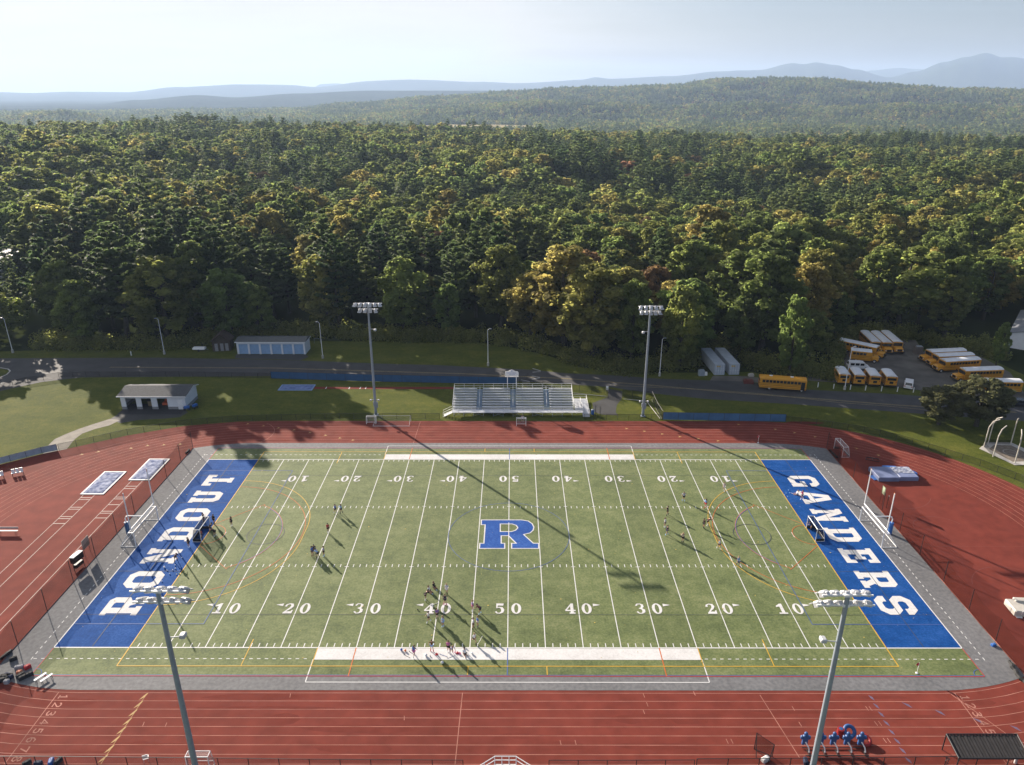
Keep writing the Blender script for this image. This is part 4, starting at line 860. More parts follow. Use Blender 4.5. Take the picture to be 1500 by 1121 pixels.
M_cream = mat('cream_vinyl', (.50, .47, .42), .6, var=.12, scale=1, bump=.3, bscale=3)
b = MB(); b.box((0, 0, .55), (4.4, 2.6, .8), bevel=.12); b.build('cushion', M_cream, t); b = MB(); b.box((.4, 1.0, 1.0), (3.2, .8, .3), bevel=.1); b.build('top_pad', M_cream, t)
b = MB(); b.tube([(-1.5, -1.2, 0), (-1.3, -1.35, 1.1)], .05, n=6); b.box((-1.6, -1.3, .08), (.7, .3, .12)); b.build('stand', white_metal, t)
# hurdle-like dark frame lying near the mats
t = thing('frame_rack', 'dark metal rack lying on the red track beyond the high jump mat', 'rack', (66.2, 24.4, 0), rad(-25)); b = MB(); b.tube([(-1.1, -.5, .1), (1.1, -.5, .1), (1.1, .5, .1), (-1.1, .5, .1), (-1.1, -.5, .1)], .05, n=5); b.tube([(0, -.5, .1), (0, .5, .1)], .04, n=5); b.tube([(-1.1, -.5, .1), (-.9, -.4, .6), (1.0, -.4, .6), (1.1, -.5, .1)], .04, n=5); b.build('frame', black_metal, t)
# ------------------------------------------------------------------ throwing cage
Pb = Z(1150, 440, 4.28, [(1218, 935), (1298, 906), (1400, 915), (1500, 960), (1560, 1000), (1440, 1030), (1320, 995)])
t = thing('throwing_cage', 'throwing cage of tall curved pale posts round a concrete pad on the lawn', 'throwing cage', (0, 0, 0))
b = MB(); b.poly([(88.3, 28.9), (91.4, 31.6), (96, 31.4), (97.5, 27), (94.5, 22.5), (90.8, 22.3)], .05); b.build('pad', conc, t)
b = MB(); b.poly([(90.0, 28.7), (92.0, 30.4), (95.2, 30.2), (96, 27), (94, 23.8), (91.2, 23.6)], .06); b.build('worn_centre', mat('cage_dirt', (.17, .14, .11), .95, var=.3), t)
b = MB(); b.ribbon(arc(93.2, 27.2, 1.25, 0, 360, 24)[:-1], .08, .07, closed=True); b.build('throwing_circle', conc, t)
cpts = [(89.0, 28.6), (91.5, 31.2), (95.8, 31.0), (97.3, 27), (91.5, 22.8)]; ctr = Vector((93, 27))
cpts = [(89.6, 29.6), (91.2, 31.0), (88.9, 25.6), (95.2, 30.5), (91.4, 23.2)]
M_cpost = mat('pale_cage_post', (.50, .46, .40), .6, var=.1)
for x, y in cpts:
    dv = (ctr-Vector((x, y))).normalized(); b = MB(); b.tube([(x, y, .03), (x+dv.x*.05, y+dv.y*.05, 4.2), (x+dv.x*.5, y+dv.y*.5, 5.5), (x+dv.x*1.4, y+dv.y*1.4, 6.1)], .1, n=8); b.build('post', M_cpost, t)
ring = [cpts[i] for i in (2, 0, 1, 3)]
b = MB(); n = len(ring); b.add([(x, y, .1) for x, y in ring]+[(x, y, 1.0) for x, y in ring], [[i, i+1, n+i+1, n+i] for i in range(n-1)]); b.build('cage_net', M_bnet, t)
# ------------------------------------------------------------------ containers, box, pallets
M_cont = mat('grey_container', (.40, .45, .52), .6, .1, var=.1, scale=.8)
def container(x, y, rz, label):
    t = thing('shipping_container', label, 'container', (x, y, 0), rz, 'shipping containers'); b = MB(); w, L_, h = 2.44, 12.2, 2.6
    def corr(n, p0, p1, nx, ny):
        pass
    b.box((0, L_/2, .1), (w, L_, .2)); b.box((0, L_/2, h-.06), (w, L_, .12))
    for s in (-1, 1):
        vs = []; fs = []; m = 96
        for i in range(m+1): o = s*(w/2-(.05 if (i//2) % 2 else .01)); yy = .1+(L_-.2)*i/m; vs += [(o, yy, .2), (o, yy, h-.12)]
        for i in range(m): fs.append([2*i, 2*i+2, 2*i+3, 2*i+1])
        b.add(vs, fs)
        for yy in (.06, L_-.06): b.box((s*(w/2-.06), yy, h/2), (.12, .12, h-.24))
    vs = []; fs = []; m = 60
    for i in range(m+1): o = h+(.03 if (i//2) % 2 else .003); yy = .1+(L_-.2)*i/m; vs += [(-w/2+.1, yy, o), (w/2-.1, yy, o)]
    for i in range(m): fs.append([2*i, 2*i+1, 2*i+3, 2*i+2])
    b.add(vs, fs); b.box((0, L_-.03, h/2), (w-.2, .05, h-.3)); b.build('shell', M_cont, t)
    for s in (-1, 1):
        b = MB(); b.box((s*.57, .06, 1.3), (1.1, .05, 2.2)); d_ = b.build('door', M_cont, t); b = MB()
        for q in (.3, .85): b.tube([(s*q, .0, .25), (s*q, .0, 2.4)], .025, n=5); b.box((s*q, -.02, 1.1), (.25, .04, .05))
        b.build('lock_rod', white_metal, d_)
    b = MB(); b.box((-.35, .02, 2.15), (.9, .03, .3)); b.build('label_plate', mat('yellow_plate', (.5, .34, .08), .6), t)
x, y = gp(1053.5, 549.5); container(x, y, rad(2), 'grey shipping container beside the road, the one nearer the lamp'); x, y = gp(1075, 549); container(x, y, rad(2), 'grey shipping container beside the road, the one nearer the yellow bus')
def stack(px, py, w, d, h, label, m, name, cat, m2=None):
    x, y = gp(px, py); t = thing(name, label, cat, (x, y, 0), R.uniform(-.3, .3)); b = MB(); b.box((0, 0, h/2), (w, d, h), bevel=.05); b.build('body', m, t); b = MB(); b.box((.1, 0, h+.08), (w*.7, d*.7, .16), bevel=.03); b.build('lid', m2 or m, t); return t
stack(1027, 550, 1.4, 1.0, 1.3, 'pale grey utility cabinet on the verge before the containers', galv, 'utility_cabinet', 'cabinet'); stack(1033, 549.5, .9, .8, .6, 'low white box beside the utility cabinet', white_metal, 'low_box', 'box')
stack(1096, 561, 2.2, 1.6, .7, 'rusty red skip behind the yellow bus on the road', mat('rust_red', (.12, .035, .03), .8), 'skip', 'skip'); stack(1100, 551, 1.2, .9, .5, 'pale scrap heap box beyond the skip', conc, 'scrap_box', 'box')
stack(1344, 518, 1.9, 1.2, 1.9, 'grey metal bin at the back of the bus lot', mat('brown_bin', (.14, .12, .11), .8), 'waste_bin', 'bin', galv)
x, y = gp(868, 607); t = thing('litter_bin', 'small blue litter bin at the foot of the bleacher ramp', 'bin', (x, y, 0)); b = MB(); b.tube([(0, 0, 0), (0, 0, 1.0)], .32, n=12); b.build('drum', blue_pad, t); b = MB(); b.sphere((0, 0, 1.0), .33, sc=(1, 1, .5)); b.build('lid', galv, t)
# white sentry box at gate
x, y = gp(889, 577); t = thing('notice_post', 'white notice post at the corner of the fence by the gate path', 'notice', (x, y, 0)); b = MB(); b.box((0, 0, .8), (.08, .08, 1.6)); b.build('post', black_metal, t); b = MB(); b.box((0, -.06, 1.4), (.5, .04, 1.0)); b.build('board', white_metal, t)
x, y = gp(192.5, 521); t = thing('hydrant', 'small pale hydrant on the verge between two street lamps', 'hydrant', (x, y, 0)); b = MB(); b.tube([(0, 0, 0), (0, 0, .9)], .13, n=8); b.sphere((0, 0, .95), .17); b.build('body', white_metal, t)
x, y = gp(465, 503); t = thing('metal_frame', 'thin grey metal frame on the grass beside the garage', 'frame', (x, y, 0)); b = MB(); b.tube([(-.8, 0, 0), (-.8, 0, 1.3), (.8, 0, 1.3), (.8, 0, 0)], .04, n=6); b.build('frame', galv, t)
# bollards
for k, (px, py) in enumerate([(205, 545), (303, 555), (408, 560), (503, 565), (603, 570), (703, 573), (803, 578)]):
    x, y = gp(1150+px/4.28, 440+py/4.28); t = thing('bollard', 'white wooden post on the strip between road and parked buses', 'bollard', (x, y, 0), 0, 'white posts in front of the bus lot'); b = MB(); b.tube([(0, 0, 0), (0, 0, 1.15)], .1, n=8); b.build('post', white_metal, t)
# ------------------------------------------------------------------ vehicles
M_bus = mat('school_bus_yellow', (.58, .27, .018), .4, var=.06, scale=1, spec=.5); M_busroof = mat('bus_roof_white', (.68, .70, .73), .5, var=.1, scale=.6); M_bk = mat('bus_black_trim', (.015, .015, .017), .5)
M_hub = mat('wheel_hub', (.45, .45, .45), .5)
M_lampred = mat('tail_lamp_red', (.4, .03, .02), .4); M_lampamb = mat('amber_lamp', (.6, .25, .03), .4); M_headl = mat('headlamp_lens', (.6, .62, .65), .2)
def wheel(t, x, y, r=.48, w=.28):
    b = MB(); s = 1 if y > 0 else -1; b.tube([(x, y-s*w, r), (x, y, r)], r, n=18); o = b.build('wheel', dark_rubber, t); b = MB(); b.tube([(x, y-.02*s, r), (x, y+.015*s, r)], r*.5, n=12); b.build('hub', M_hub, o)
def shell(b, x0, x1, w, z0, z1, top=.28, n=6, inset=.1):
    prof = [(-w/2, z0), (-w/2, z1-top)]+[(-w/2*(1-(1-math.cos(rad(90*k/n)))*.55), z1-top+top*math.sin(rad(90*k/n))) for k in range(1, n+1)]
    prof = prof+[(-y, z) for y, z in prof[::-1]]; b.prism(prof, x0, x1); return prof
def school_bus(L_, nose, label, roof=True, group='parked school buses'):
    """front towards +x"""
    t = thing('school_bus', label, 'school bus', (0, 0, 0), 0, group); w, h = 2.4, 3.0; hood = 1.75 if nose else 0; x0, x1 = -L_/2, L_/2-hood
    b = MB(); shell(b, x0, x1, w, .55, h-.25, .05, 2); b.build('body', M_bus, t, smooth=False)
    b = MB(); prof = [(-w/2+.0, h-.34)]+[(-w/2*math.cos(rad(90*k/7))*(1), h-.34+.42*math.sin(rad(90*k/7))) for k in range(1, 7)]; prof = prof+[(0, h+.08)]+[(-y, z) for y, z in prof[::-1]]
    b.prism(prof, x0+.04, x1-.04); b.build('roof', M_busroof if roof else M_bus, t, smooth=False)
    for s in (-1, 1):
        nwin = max(4, int((x1-x0-1.2)/.78)); b = MB()
        for i in range(nwin):
            xx = x0+.5+(x1-x0-1.7)*(i+.5)/nwin; b.box((xx, s*(w/2+.005), 2.12), ((x1-x0-1.7)/nwin*.84, .03, .62))
        b.build('side_windows', glass_dark, t)
        b = MB(); 
        for zz in (1.25, 1.6, .8): b.box(((x0+x1)/2, s*(w/2+.008), zz), (x1-x0-.1, .02, .06))
        b.build('side_rail_trim', M_bk, t)
        for xw in ((x0+L_*.22), (x1-.9 if not nose else L_/2-.95)): wheel(t, xw, s*(w/2-.02))
    b = MB(); b.box((x0-.012, 0, 2.15), (.03, 1.9, .6)); b.box((x0-.012, 0, 1.35), (.03, .8, .55)); b.build('rear_window', glass_dark, t)
    b = MB(); b.box((x0-.05, 0, .62), (.12, w, .25), bevel=.03); b.build('rear_bumper', M_bk, t)
    for s in (-1, 1):
        b = MB(); b.box((x0-.03, s*.95, 1.55), (.05, .22, .22)); b.box((x0-.03, s*.85, 2.68), (.05, .2, .16)); b.build('tail_lamp', M_lampred, t)
    if nose:
        b = MB(); b.box((x1+hood/2-.02, 0, 1.12), (hood+.04, 1.9, 1.05), bevel=.22); b.box((x1+hood/2, .82, .85), (hood*.8, .6, .55), bevel=.15); b.box((x1+hood/2, -.82, .85), (hood*.8, .6, .55), bevel=.15); b.build('hood', M_bus, t)
        b = MB(); b.box((x1+.012, 0, 2.1), (.03, 2.1, .8)); b.build('windscreen', glass_dark, t)
        b = MB(); b.box((L_/2+.0, 0, 1.1), (.05, 1.1, .6)); b.build('grille', M_bk, t); b = MB(); b.box((L_/2+.06, 0, .6), (.14, w, .25), bevel=.03); b.build('front_bumper', M_bk, t)
        for s in (-1, 1):
            b = MB(); b.tube([(L_/2-.02, s*.8, 1.1), (L_/2+.03, s*.8, 1.1)], .13, n=10); b.build('headlight', M_headl, t)
            b = MB(); b.tube([(x1, s*1.15, 2.3), (x1+.35, s*1.4, 2.3)], .02, n=4); b.box((x1+.35, s*1.42, 2.2), (.08, .2, .35), bevel=.03); b.build('mirror', M_bk, t)
    else:
        b = MB(); b.box((x1+.012, 0, 1.95), (.03, 2.15, 1.1)); b.build('windscreen', glass_dark, t); b = MB(); b.box((x1+.05, 0, .6), (.12, w, .25), bevel=.03); b.build('front_bumper', M_bk, t)
        b = MB(); b.box((x1-.75, -w/2-.008, 1.45), (.85, .03, 1.9)); b.build('door', glass_dark, t)
        for xx in (-2.6, 1.9): b = MB(); b.box((xx, 0, h+.1), (.7, .6, .1), bevel=.03); b.build('roof_hatch', white_metal, t)
        for s in (-1, 1): b = MB(); b.tube([(x1+.01, s*.95, .95), (x1+.04, s*.95, .95)], .12, n=10); b.build('headlight', M_headl, t)
    return t
def place(t, P, Q, label=None):
    """rear at P, front at Q"""
    a, c = Vector(P), Vector(Q); m = (a+c)/2; t.location = (m.x, m.y, 0); t.rotation_euler = (0, 0, math.atan2(c.y-a.y, c.x-a.x))
    if label: t['label'] = label
    return t
A_, B_ = gp(1113, 569.5), gp(1179, 574.5); road_bus = school_bus(10.0, False, 'all-yellow flat-fronted school bus driving on the road', roof=False); place(road_bus, (56.4, 59.6), (66.0, 57.6)); del road_bus['group']
zq = (1150, 440, 4.28)
proto_s = school_bus(6.6, True, ''); proto_l = school_bus(11.2, True, '')
def rear_bus(px, py, label, first=None):
    x, y = gp(1150+px/4.28, 440+py/4.28); t = first or copy_tree(proto_s); return place(t, (x, y+.2), (x+1.1, y+6.7), label)
rear_bus(367, 538, 'short school bus parked tail to the road, the first by the street lamp', proto_s); rear_bus(462, 544, 'short school bus parked tail to the road, second from the street lamp'); rear_bus(560, 549, 'short school bus parked tail to the road, third from the street lamp'); rear_bus(662, 554, 'short school bus parked tail to the road, the one beside the white van')
place(copy_tree(proto_s), Z(*zq, [(412, 372)])[0], Z(*zq, [(568, 388)])[0], 'short school bus standing side-on beyond the white minivan')
place(copy_tree(proto_l), Z(*zq, [(395, 318)])[0], tuple(Vector(Z(*zq, [(520, 345)])[0])+Vector((1, -1))), 'school bus parked at a slant behind the other buses at the lot corner')
for k, (px, py, lb) in enumerate([(585, 345, 'long school bus facing the road at the back of the lot, first of the three'), (655, 348, 'long school bus facing the road, the middle one at the lot back'), (722, 345, 'long school bus facing the road at the back of the lot, nearest the grey bin')]):
    x, y = gp(1150+px/4.28, 440+py/4.28); place(copy_tree(proto_l), (x+1.2, y+11.5), (x, y+.8), lb)
first = True
for px, py, px2, py2, lb in [(845, 385, 1115, 372, 'long school bus parked side-on in the lot, farthest back of its group'), (888, 412, 1165, 400, 'long school bus parked side-on in the lot, second from the back'), (930, 446, 1210, 428, 'long school bus parked side-on in the lot, third from the back'), (1050, 504, 1350, 492, 'long school bus parked side-on just behind the two spreading trees'), (1130, 568, 1440, 575, 'long school bus half hidden by the larger spreading tree')]:
    f, r_ = Vector(gp(1150+px/4.28, 440+py/4.28)), Vector(gp(1150+px2/4.28, 440+py2/4.28)); dv = (r_-f).normalized(); t = proto_l if first else copy_tree(proto_l); first = False
    place(t, tuple(f+dv*11.3), tuple(f+dv*.1), lb)
def car(kind, m, label, name, cat, L_=4.8, w=1.85, h=1.75):
    t = thing(name, label, cat); b = MB(); xs = [-L_/2, -L_/2+.1, -L_*.02, L_/2-.9, L_/2-.15, L_/2]
    prof = [(-L_/2, .35), (-L_/2-.02, .95), (-L_/2+.15, 1.0), (L_/2-.9, .98), (L_/2-.15, .78), (L_/2, .6), (L_/2, .35)]
    def side(prof, ww, b):
        n = len(prof); b.add([(x, -ww/2, z) for x, z in prof]+[(x, ww/2, z) for x, z in prof], [list(range(n))[::-1], [n+i for i in range(n)]]+[[i, (i+1) % n, n+(i+1) % n, n+i][::1] for i in range(n)])
    side(prof, w, b); b.build('body', m, t)
    c0 = [(-L_/2+.08, .99), (-L_/2+.3, h-.08), (-L_/2+.6, h), (L_*.10, h), (L_*.24, h-.12), (L_/2-.95, .99)] if kind == 'van' else [(-L_/2+.5, .99), (-L_/2+1.1, h-.05), (0, h), (.5, h-.05), (L_/2-1.3, .99)]
    b = MB(); side(c0, w-.16, b); b.build('cabin', m, t)
    b = MB(); zz0, zz1 = 1.04, h-.2
    for s in (-1, 1):
        for i in range(3): xx = -L_/2+.55+(L_*.66)*(i+.0)/3+.4; b.box((xx, s*(w/2-.075), (zz0+zz1)/2), (L_*.66/3*.82, .02, zz1-zz0))
    b.build('side_windows', glass_dark, t)
    p, q = c0[-1], c0[-2]; b = MB(); off = .02; b.quad((p[0]+off, -w/2+.16, p[1]+.05), (p[0]+off, w/2-.16, p[1]+.05), (q[0]+off+.05, w/2-.2, q[1]-.02), (q[0]+off+.05, -w/2+.2, q[1]-.02)); b.build('windscreen', glass_dark, t)
    p, q = c0[0], c0[1]; b = MB(); b.quad((p[0]-.02, -w/2+.2, p[1]+.1), (q[0]-.03, -w/2+.24, q[1]-.05), (q[0]-.03, w/2-.24, q[1]-.05), (p[0]-.02, w/2-.2, p[1]+.1)); b.build('rear_window', glass_dark, t)
    for s in (-1, 1):
        for xw in (-L_*.31, L_*.31): wheel(t, xw, s*(w/2+.01), .34, .22)
        b = MB(); b.box((-L_/2-.01, s*(w/2-.2), .85), (.05, .25, .25)); b.build('tail_lamp', M_lampred, t); b = MB(); b.box((L_/2-.08, s*(w/2-.3), .68), (.1, .35, .14), bevel=.03); b.build('headlight', M_headl, t)
    return t
M_cw = mat('car_white', (.72, .73, .75), .3, var=.03); M_cd = mat('car_dark', (.03, .035, .045), .25, var=.1)
place(car('van', M_cw, 'white minivan parked side-on between two groups of school buses', 'minivan', 'minivan', 5.1, 1.95, 1.8), Z(*zq, [(395, 425)])[0], Z(*zq, [(515, 430)])[0])
place(car('van', M_cw, 'small white van parked tail to the road beside the row of short buses', 'white_van', 'van', 4.4, 1.8, 1.75), Z(*zq, [(768, 566)])[0], Z(*zq, [(775, 520)])[0])
place(car('sedan', M_cd, 'dark car on the side road beyond the spreading trees', 'parked_car', 'car', 4.7, 1.85, 1.45), Z(*zq, [(1495, 660)])[0], Z(*zq, [(1412, 655)])[0])
place(car('sedan', M_cd, 'dark car parked in front of the half hidden bus beside the tree', 'parked_car', 'car', 4.5, 1.8, 1.45), Z(*zq, [(1155, 590)])[0], tuple(Vector(Z(*zq, [(1155, 590)])[0])+Vector((-3, 2))))
# ------------------------------------------------------------------ things at the near side
def bench(x, y, rz, label, L_=3.0, m=alu, group=None, back=False):
    t = thing('bench', label, 'bench', (x, y, 0), rz, group); b = MB(); b.box((0, 0, .45), (L_, .3, .05)); b.build('seat', m, t)
    if back: b = MB(); b.box((0, .25, .8), (L_, .04, .3)); b.build('backrest', m, t)
    for s in (-1, 1): b = MB(); b.tube([(s*L_*.38, -.2, 0), (s*L_*.38, 0, .44), (s*L_*.38, .22, 0)], .03, n=5); b.build('leg', black_metal, t)
bench(-53.3, -29.6, rad(62), 'aluminium bench on the apron corner, the one nearer the turf', 1.4, galv); bench(-52.5, -29.75, rad(62), 'aluminium bench on the apron corner, the one nearer the track', 1.4, galv)
bench(-76.2, .3, 0, 'pale bench with a blue backrest on the red infield', 3.2, mat('pale_bench', (.25, .25, .27), .6), back=True)
def seat_row(x, y, rz, label):
    t = thing('seat_row', label, 'seats', (x, y, 0), rz)
    for k in range(3): b = MB(); b.box((k*.62-.62, 0, .45), (.5, .5, .08), bevel=.02); b.box((k*.62-.62, .25, .8), (.5, .08, .6), bevel=.02); b.build('chair', white_metal, t)
    b = MB(); b.tube([(-.9, 0, .3), (.9, 0, .3)], .03); 
    for s in (-.8, .8): b.tube([(s, 0, .3), (s, -.2, 0)], .03, n=5); b.tube([(s, 0, .3), (s, .25, 0)], .03, n=5)
    b.build('frame', black_metal, t)
seat_row(-88.8, 17.4, rad(28), 'row of three white seats on the bend by the pale screen, nearer the picture edge'); seat_row(-86.2, 18.7, rad(28), 'row of three white seats on the bend by the pale screen, nearer the gate')
def bag(px, py, m, label, w=.9, d=.5, h=.4, rz=0, name='sports_bag', cat='bag'):
    x, y = gp(px, py); t = thing(name, label, cat, (x, y, 0), rz); b = MB(); b.box((0, 0, h/2), (w, d, h), bevel=.12); b.build('body', m, t); b = MB(); b.tube([(-w*.3, 0, h*.9), (-w*.15, 0, h*1.25), (w*.15, 0, h*1.25), (w*.3, 0, h*.9)], .02, n=5); b.build('strap', m, t)
mk = mat('black_cloth', (.015, .016, .02), .8); mr_ = mat('red_cloth', (.5, .03, .04), .7); mo_ = mat('orange_cloth', (.5, .16, .08), .7); mg_ = mat('grey_cloth', (.3, .3, .32), .8); mn_ = mat('navy_cloth', (.02, .03, .07), .8); mw_ = mat('white_cloth', (.7, .7, .7), .7)
z2 = lambda x, y: (x/4.65, 880+y/4.65)
for (q, m, lb, w, rz) in [(z2(92, 405), mk, 'black sports bag alone on the apron near the turf corner', .8, .6), (z2(135, 462), mg_, 'grey and white sports bag beside the red bag', 1.0, .3), (z2(190, 460), mr_, 'bright red sports bag at the foot of a net post shadow', .7, .9), (z2(135, 498), mo_, 'orange cap bag on top of the black gear pile', .6, .2), (z2(142, 518), mk, 'black gear bag below the orange one', .9, 1.0),
                          (z2(178, 522), mk, 'long dark stick bag lying beside the black gear bag', 1.5, .8), (z2(40, 525), mk, 'large black gear bag at the apron corner', 1.5, .2), (z2(62, 520), mn_, 'navy gear bag leaning on the large black one', 1.2, -.4), (z2(18, 548), mk, 'black bag lowest in the gear pile at the corner', 1.3, .5), (z2(48, 560), mg_, 'small grey bag below the gear pile', .6, 0)]:
    bag(q[0], q[1], m, lb, w, .5, .45, rz)
# bags behind the near fence
for (q, m, lb) in [(z2(185, 1112), mk, 'dark bag behind the near fence at the lane numbers'), (z2(350, 1105), blue_pad, 'light blue bag behind the near fence'), (z2(262, 1115), mn_, 'navy bag behind the near fence beside the light blue bag'), (z2(400, 1100), mk, 'black and red bag behind the near fence post'), ((1180, 1117), mn_, 'navy bag behind the near fence below the sled')]:
    bag(q[0], q[1], m, lb, .8, .45, .4, R.uniform(0, 2))
x, y = gp(216, 1112); t = thing('folding_chair', 'white folding chair behind the near fence', 'chair', (x, y-.2, 0), .4); b = MB(); b.box((0, 0, .45), (.5, .5, .05)); b.build('seat', white_metal, t); b = MB(); b.box((0, -.26, .8), (.5, .05, .45)); b.build('backrest', white_metal, t)
for sx in (-.22, .22): b = MB(); b.tube([(sx, -.22, 0), (sx, .22, .45)], .02, n=5); b.build('leg', galv, t)
x, y = gp(0, 0) if False else (-33.0, -41.9)
bench(-33.4, -42.1, 0, 'white bench at the foot of the near floodlight pole', 2.4, white_metal); bench(-30.0, -42.6, 0, 'second white bench behind the near goal', 2.0, white_metal)
# tackling sled with five blue dummies, tyre ring and rolls
M_slb = mat('dummy_blue', (.025, .085, .24), .5, var=.1); M_slr = mat('dummy_red', (.28, .02, .02), .5, var=.1)
t = thing('tackling_sled', 'row of five blue padded tackling dummies on a metal sled behind the near fence', 'tackling sled', (0, -39.05, 0))
b = MB(); b.tube([(30.2, -.9, .15), (36.6, -.9, .15)], .06, n=6); b.tube([(30.2, .1, .1), (36.6, .1, .1)], .05, n=6)
for x in (30.6, 32.2, 33.5, 34.9, 36.3): b.tube([(x, -1.0, .1), (x, -.1, .12)], .05, n=5)
b.build('sled_frame', black_metal, t)
for x in (30.6, 32.2, 33.5, 34.9, 36.3):
    b = MB(); b.box((x-.2, .15, 1.25), (.55, .35, 1.0), bevel=.14); b.box((x-.2, .15, 1.5), (1.0, .3, .35), bevel=.14); b.sphere((x-.2, .15, 1.95), .2, 10, 6); b.box((x-.36, .15, .75), (.24, .28, .4), bevel=.08); b.box((x-.04, .15, .75), (.24, .28, .4), bevel=.08); d_ = b.build('dummy', M_slb, t)
    b = MB(); b.tube([(x-.2, .0, 1.0), (x+.05, -.35, .6), (x+.1, -.55, .2)], .07, n=6); b.build('spring_arm', white_metal, d_)
def torus(cx, cy, cz, R1, r1, M=None, n=28, m=10):
    b = MB(); vs = []; fs = []
    for i in range(n):
        for j in range(m):
            a, c = 2*PI*i/n, 2*PI*j/m; v = Vector(((R1+r1*math.cos(c))*math.cos(a), (R1+r1*math.cos(c))*math.sin(a), r1*math.sin(c)))
            if M: v = M @ v
            vs.append((cx+v.x, cy+v.y, cz+v.z))
    for i in range(n):
        for j in range(m): fs.append([i*m+j, ((i+1) % n)*m+j, ((i+1) % n)*m+(j+1) % m, i*m+(j+1) % m])
    b.add(vs, fs); return b
x, y = gp(1243, 1078); t = thing('tackle_ring', 'large blue foam tackle ring leaning beside the sled', 'tackle ring', (x, y, 0)); torus(0, 0, .65, .50, .2, Matrix.Rotation(rad(35), 3, 'X')).build('ring', M_slb, t, smooth=True)
x, y = gp(1266, 1088); t = thing('tackle_ring', 'red foam tackle ring lying behind the blue one', 'tackle ring', (x, y, 0)); torus(0, 0, .35, .5, .2, Matrix.Rotation(rad(15), 3, 'X')).build('ring', M_slr, t, smooth=True)
x, y = gp(1230, 1077); t = thing('foam_roll', 'red foam roll standing beside the blue tackle ring', 'foam roll', (x, y, 0)); b = MB(); b.tube([(0, 0, 0), (0, 0, .9)], .35, n=16); b.build('roll', M_slr, t, smooth=False); b = MB(); b.tube([(0, 0, .9), (0, 0, .93)], .2, n=12); b.build('cap', M_slb, t)
# flat black shelter
t = thing('dugout_shelter', 'low black slatted shelter roof on posts at the near edge of the track', 'shelter', (0, 0, 0)); zt = 2.1
c4 = [gp(960, 910), (0, 0)]; P0 = [gp(1180+960/4.65, 880+910/4.65, zt), gp(1180+1440/4.65, 880+910/4.65, zt), gp(1180+1530/4.65, 880+1075/4.65, zt), gp(1180+1045/4.65, 880+1075/4.65, zt)]
b = MB(); vs = []
n = 22
for i in range(n):
    u0, u1 = i/n+.004, (i+1)/n-.008
    l = lambda a, c, u: (a[0]+(c[0]-a[0])*u, a[1]+(c[1]-a[1])*u)
    q = [l(P0[0], P0[1], u0), l(P0[0], P0[1], u1), l(P0[3], P0[2], u1), l(P0[3], P0[2], u0)]
    b.add([(x, y, zt-.1+.03*(i % 2)) for x, y in q]+[(x, y, zt-.04+.03*(i % 2)) for x, y in q], [[0, 1, 2, 3], [7, 6, 5, 4], [0, 4, 5, 1], [1, 5, 6, 2], [2, 6, 7, 3], [3, 7, 4, 0]])
b.add([(P0[0][0], P0[0][1], zt-.14), (P0[1][0], P0[1][1], zt-.14), (P0[2][0], P0[2][1], zt-.14), (P0[3][0], P0[3][1], zt-.14)], [[0, 1, 2, 3]])
b.build('roof', mat('black_slats', (.025, .022, .022), .7, var=.3, scale=2), t)
b = MB()
for a, c in zip(P0, P0[1:]+P0[:1]): b.tube([(a[0], a[1], zt+.03), (c[0], c[1], zt+.03)], .06, n=6)
b.build('frame', black_metal, t)
for p in P0: b = MB(); b.tube([(p[0], p[1], 0), (p[0], p[1], zt)], .06, n=6); b.build('post', black_metal, t)
b = MB(); p = P0[3]
for k in range(3): b.tube([(p[0]-.6, p[1]+.3*k, .6+.4*k), (p[0]-.9, p[1]+.2+.3*k, .9+.3*k), (p[0]-.5, p[1]+.5, 1.5)], .035, n=5)
b.build('brace', black_metal, t)
x, y = gp(1487, 1118); t = thing('white_post', 'short white post beside the black shelter', 'post', (x, y, 0)); b = MB(); b.tube([(0, 0, 0), (0, 0, 1.9)], .14, n=10); b.build('post', white_metal, t); b = MB(); b.tube([(0, 0, 1.9), (0, 0, 1.98)], .17, n=10); b.build('cap', galv, t)
# rebounder net near the sled
x, y = gp(1118, 1103); t = thing('rebounder_net', 'dark rebounder net frame standing at the near fence', 'net', (x, y, 0), rad(-30)); b = MB(); b.tube([(-.9, 0, 0), (-.9, 0, 2.2), (.9, 0, 1.6), (.9, 0, 0), (-.9, 0, 0)], .05, n=6); b.tube([(-.9, 0, 2.2), (-.5, -.9, 0)], .04, n=5); b.tube([(.9, 0, 1.6), (.7, -.9, 0)], .04, n=5); b.build('frame', black_metal, t); b = MB(); b.quad((-.9, 0, 0), (.9, 0, 0), (.9, 0, 1.6), (-.9, 0, 2.2)); b.build('net', M_bnet, t)
x, y = gp(1120, 1115); bag(1121, 1114, mw_, 'white bag at the foot of the dark rebounder net', .9, .5, .4, .5)
# corner flags
def cflag(x, y, label):
    t = thing('corner_flag', label, 'flag', (x, y, 0)); b = MB(); b.tube([(0, 0, 0), (0, 0, 1.6)], .025, n=6); b.sphere((0, 0, .05), .17, sc=(1, 1, .4)); b.build('pole', white_metal, t); b = MB(); b.add([(0, .0, 1.6), (.1, .02, 1.35), (-.06, -.02, 1.1), (-.3, .06, 1.15), (-.22, .02, 1.5), (0, .02, 1.12)], [[0, 5, 2, 3, 4], [0, 1, 5]]); b.build('flag', mr_, t)
cflag(47.3, -28.5, 'red corner flag on the near side of the GANDERS end'); cflag(47.5, 31.3, 'red corner flag on the apron at the far side of the GANDERS end')
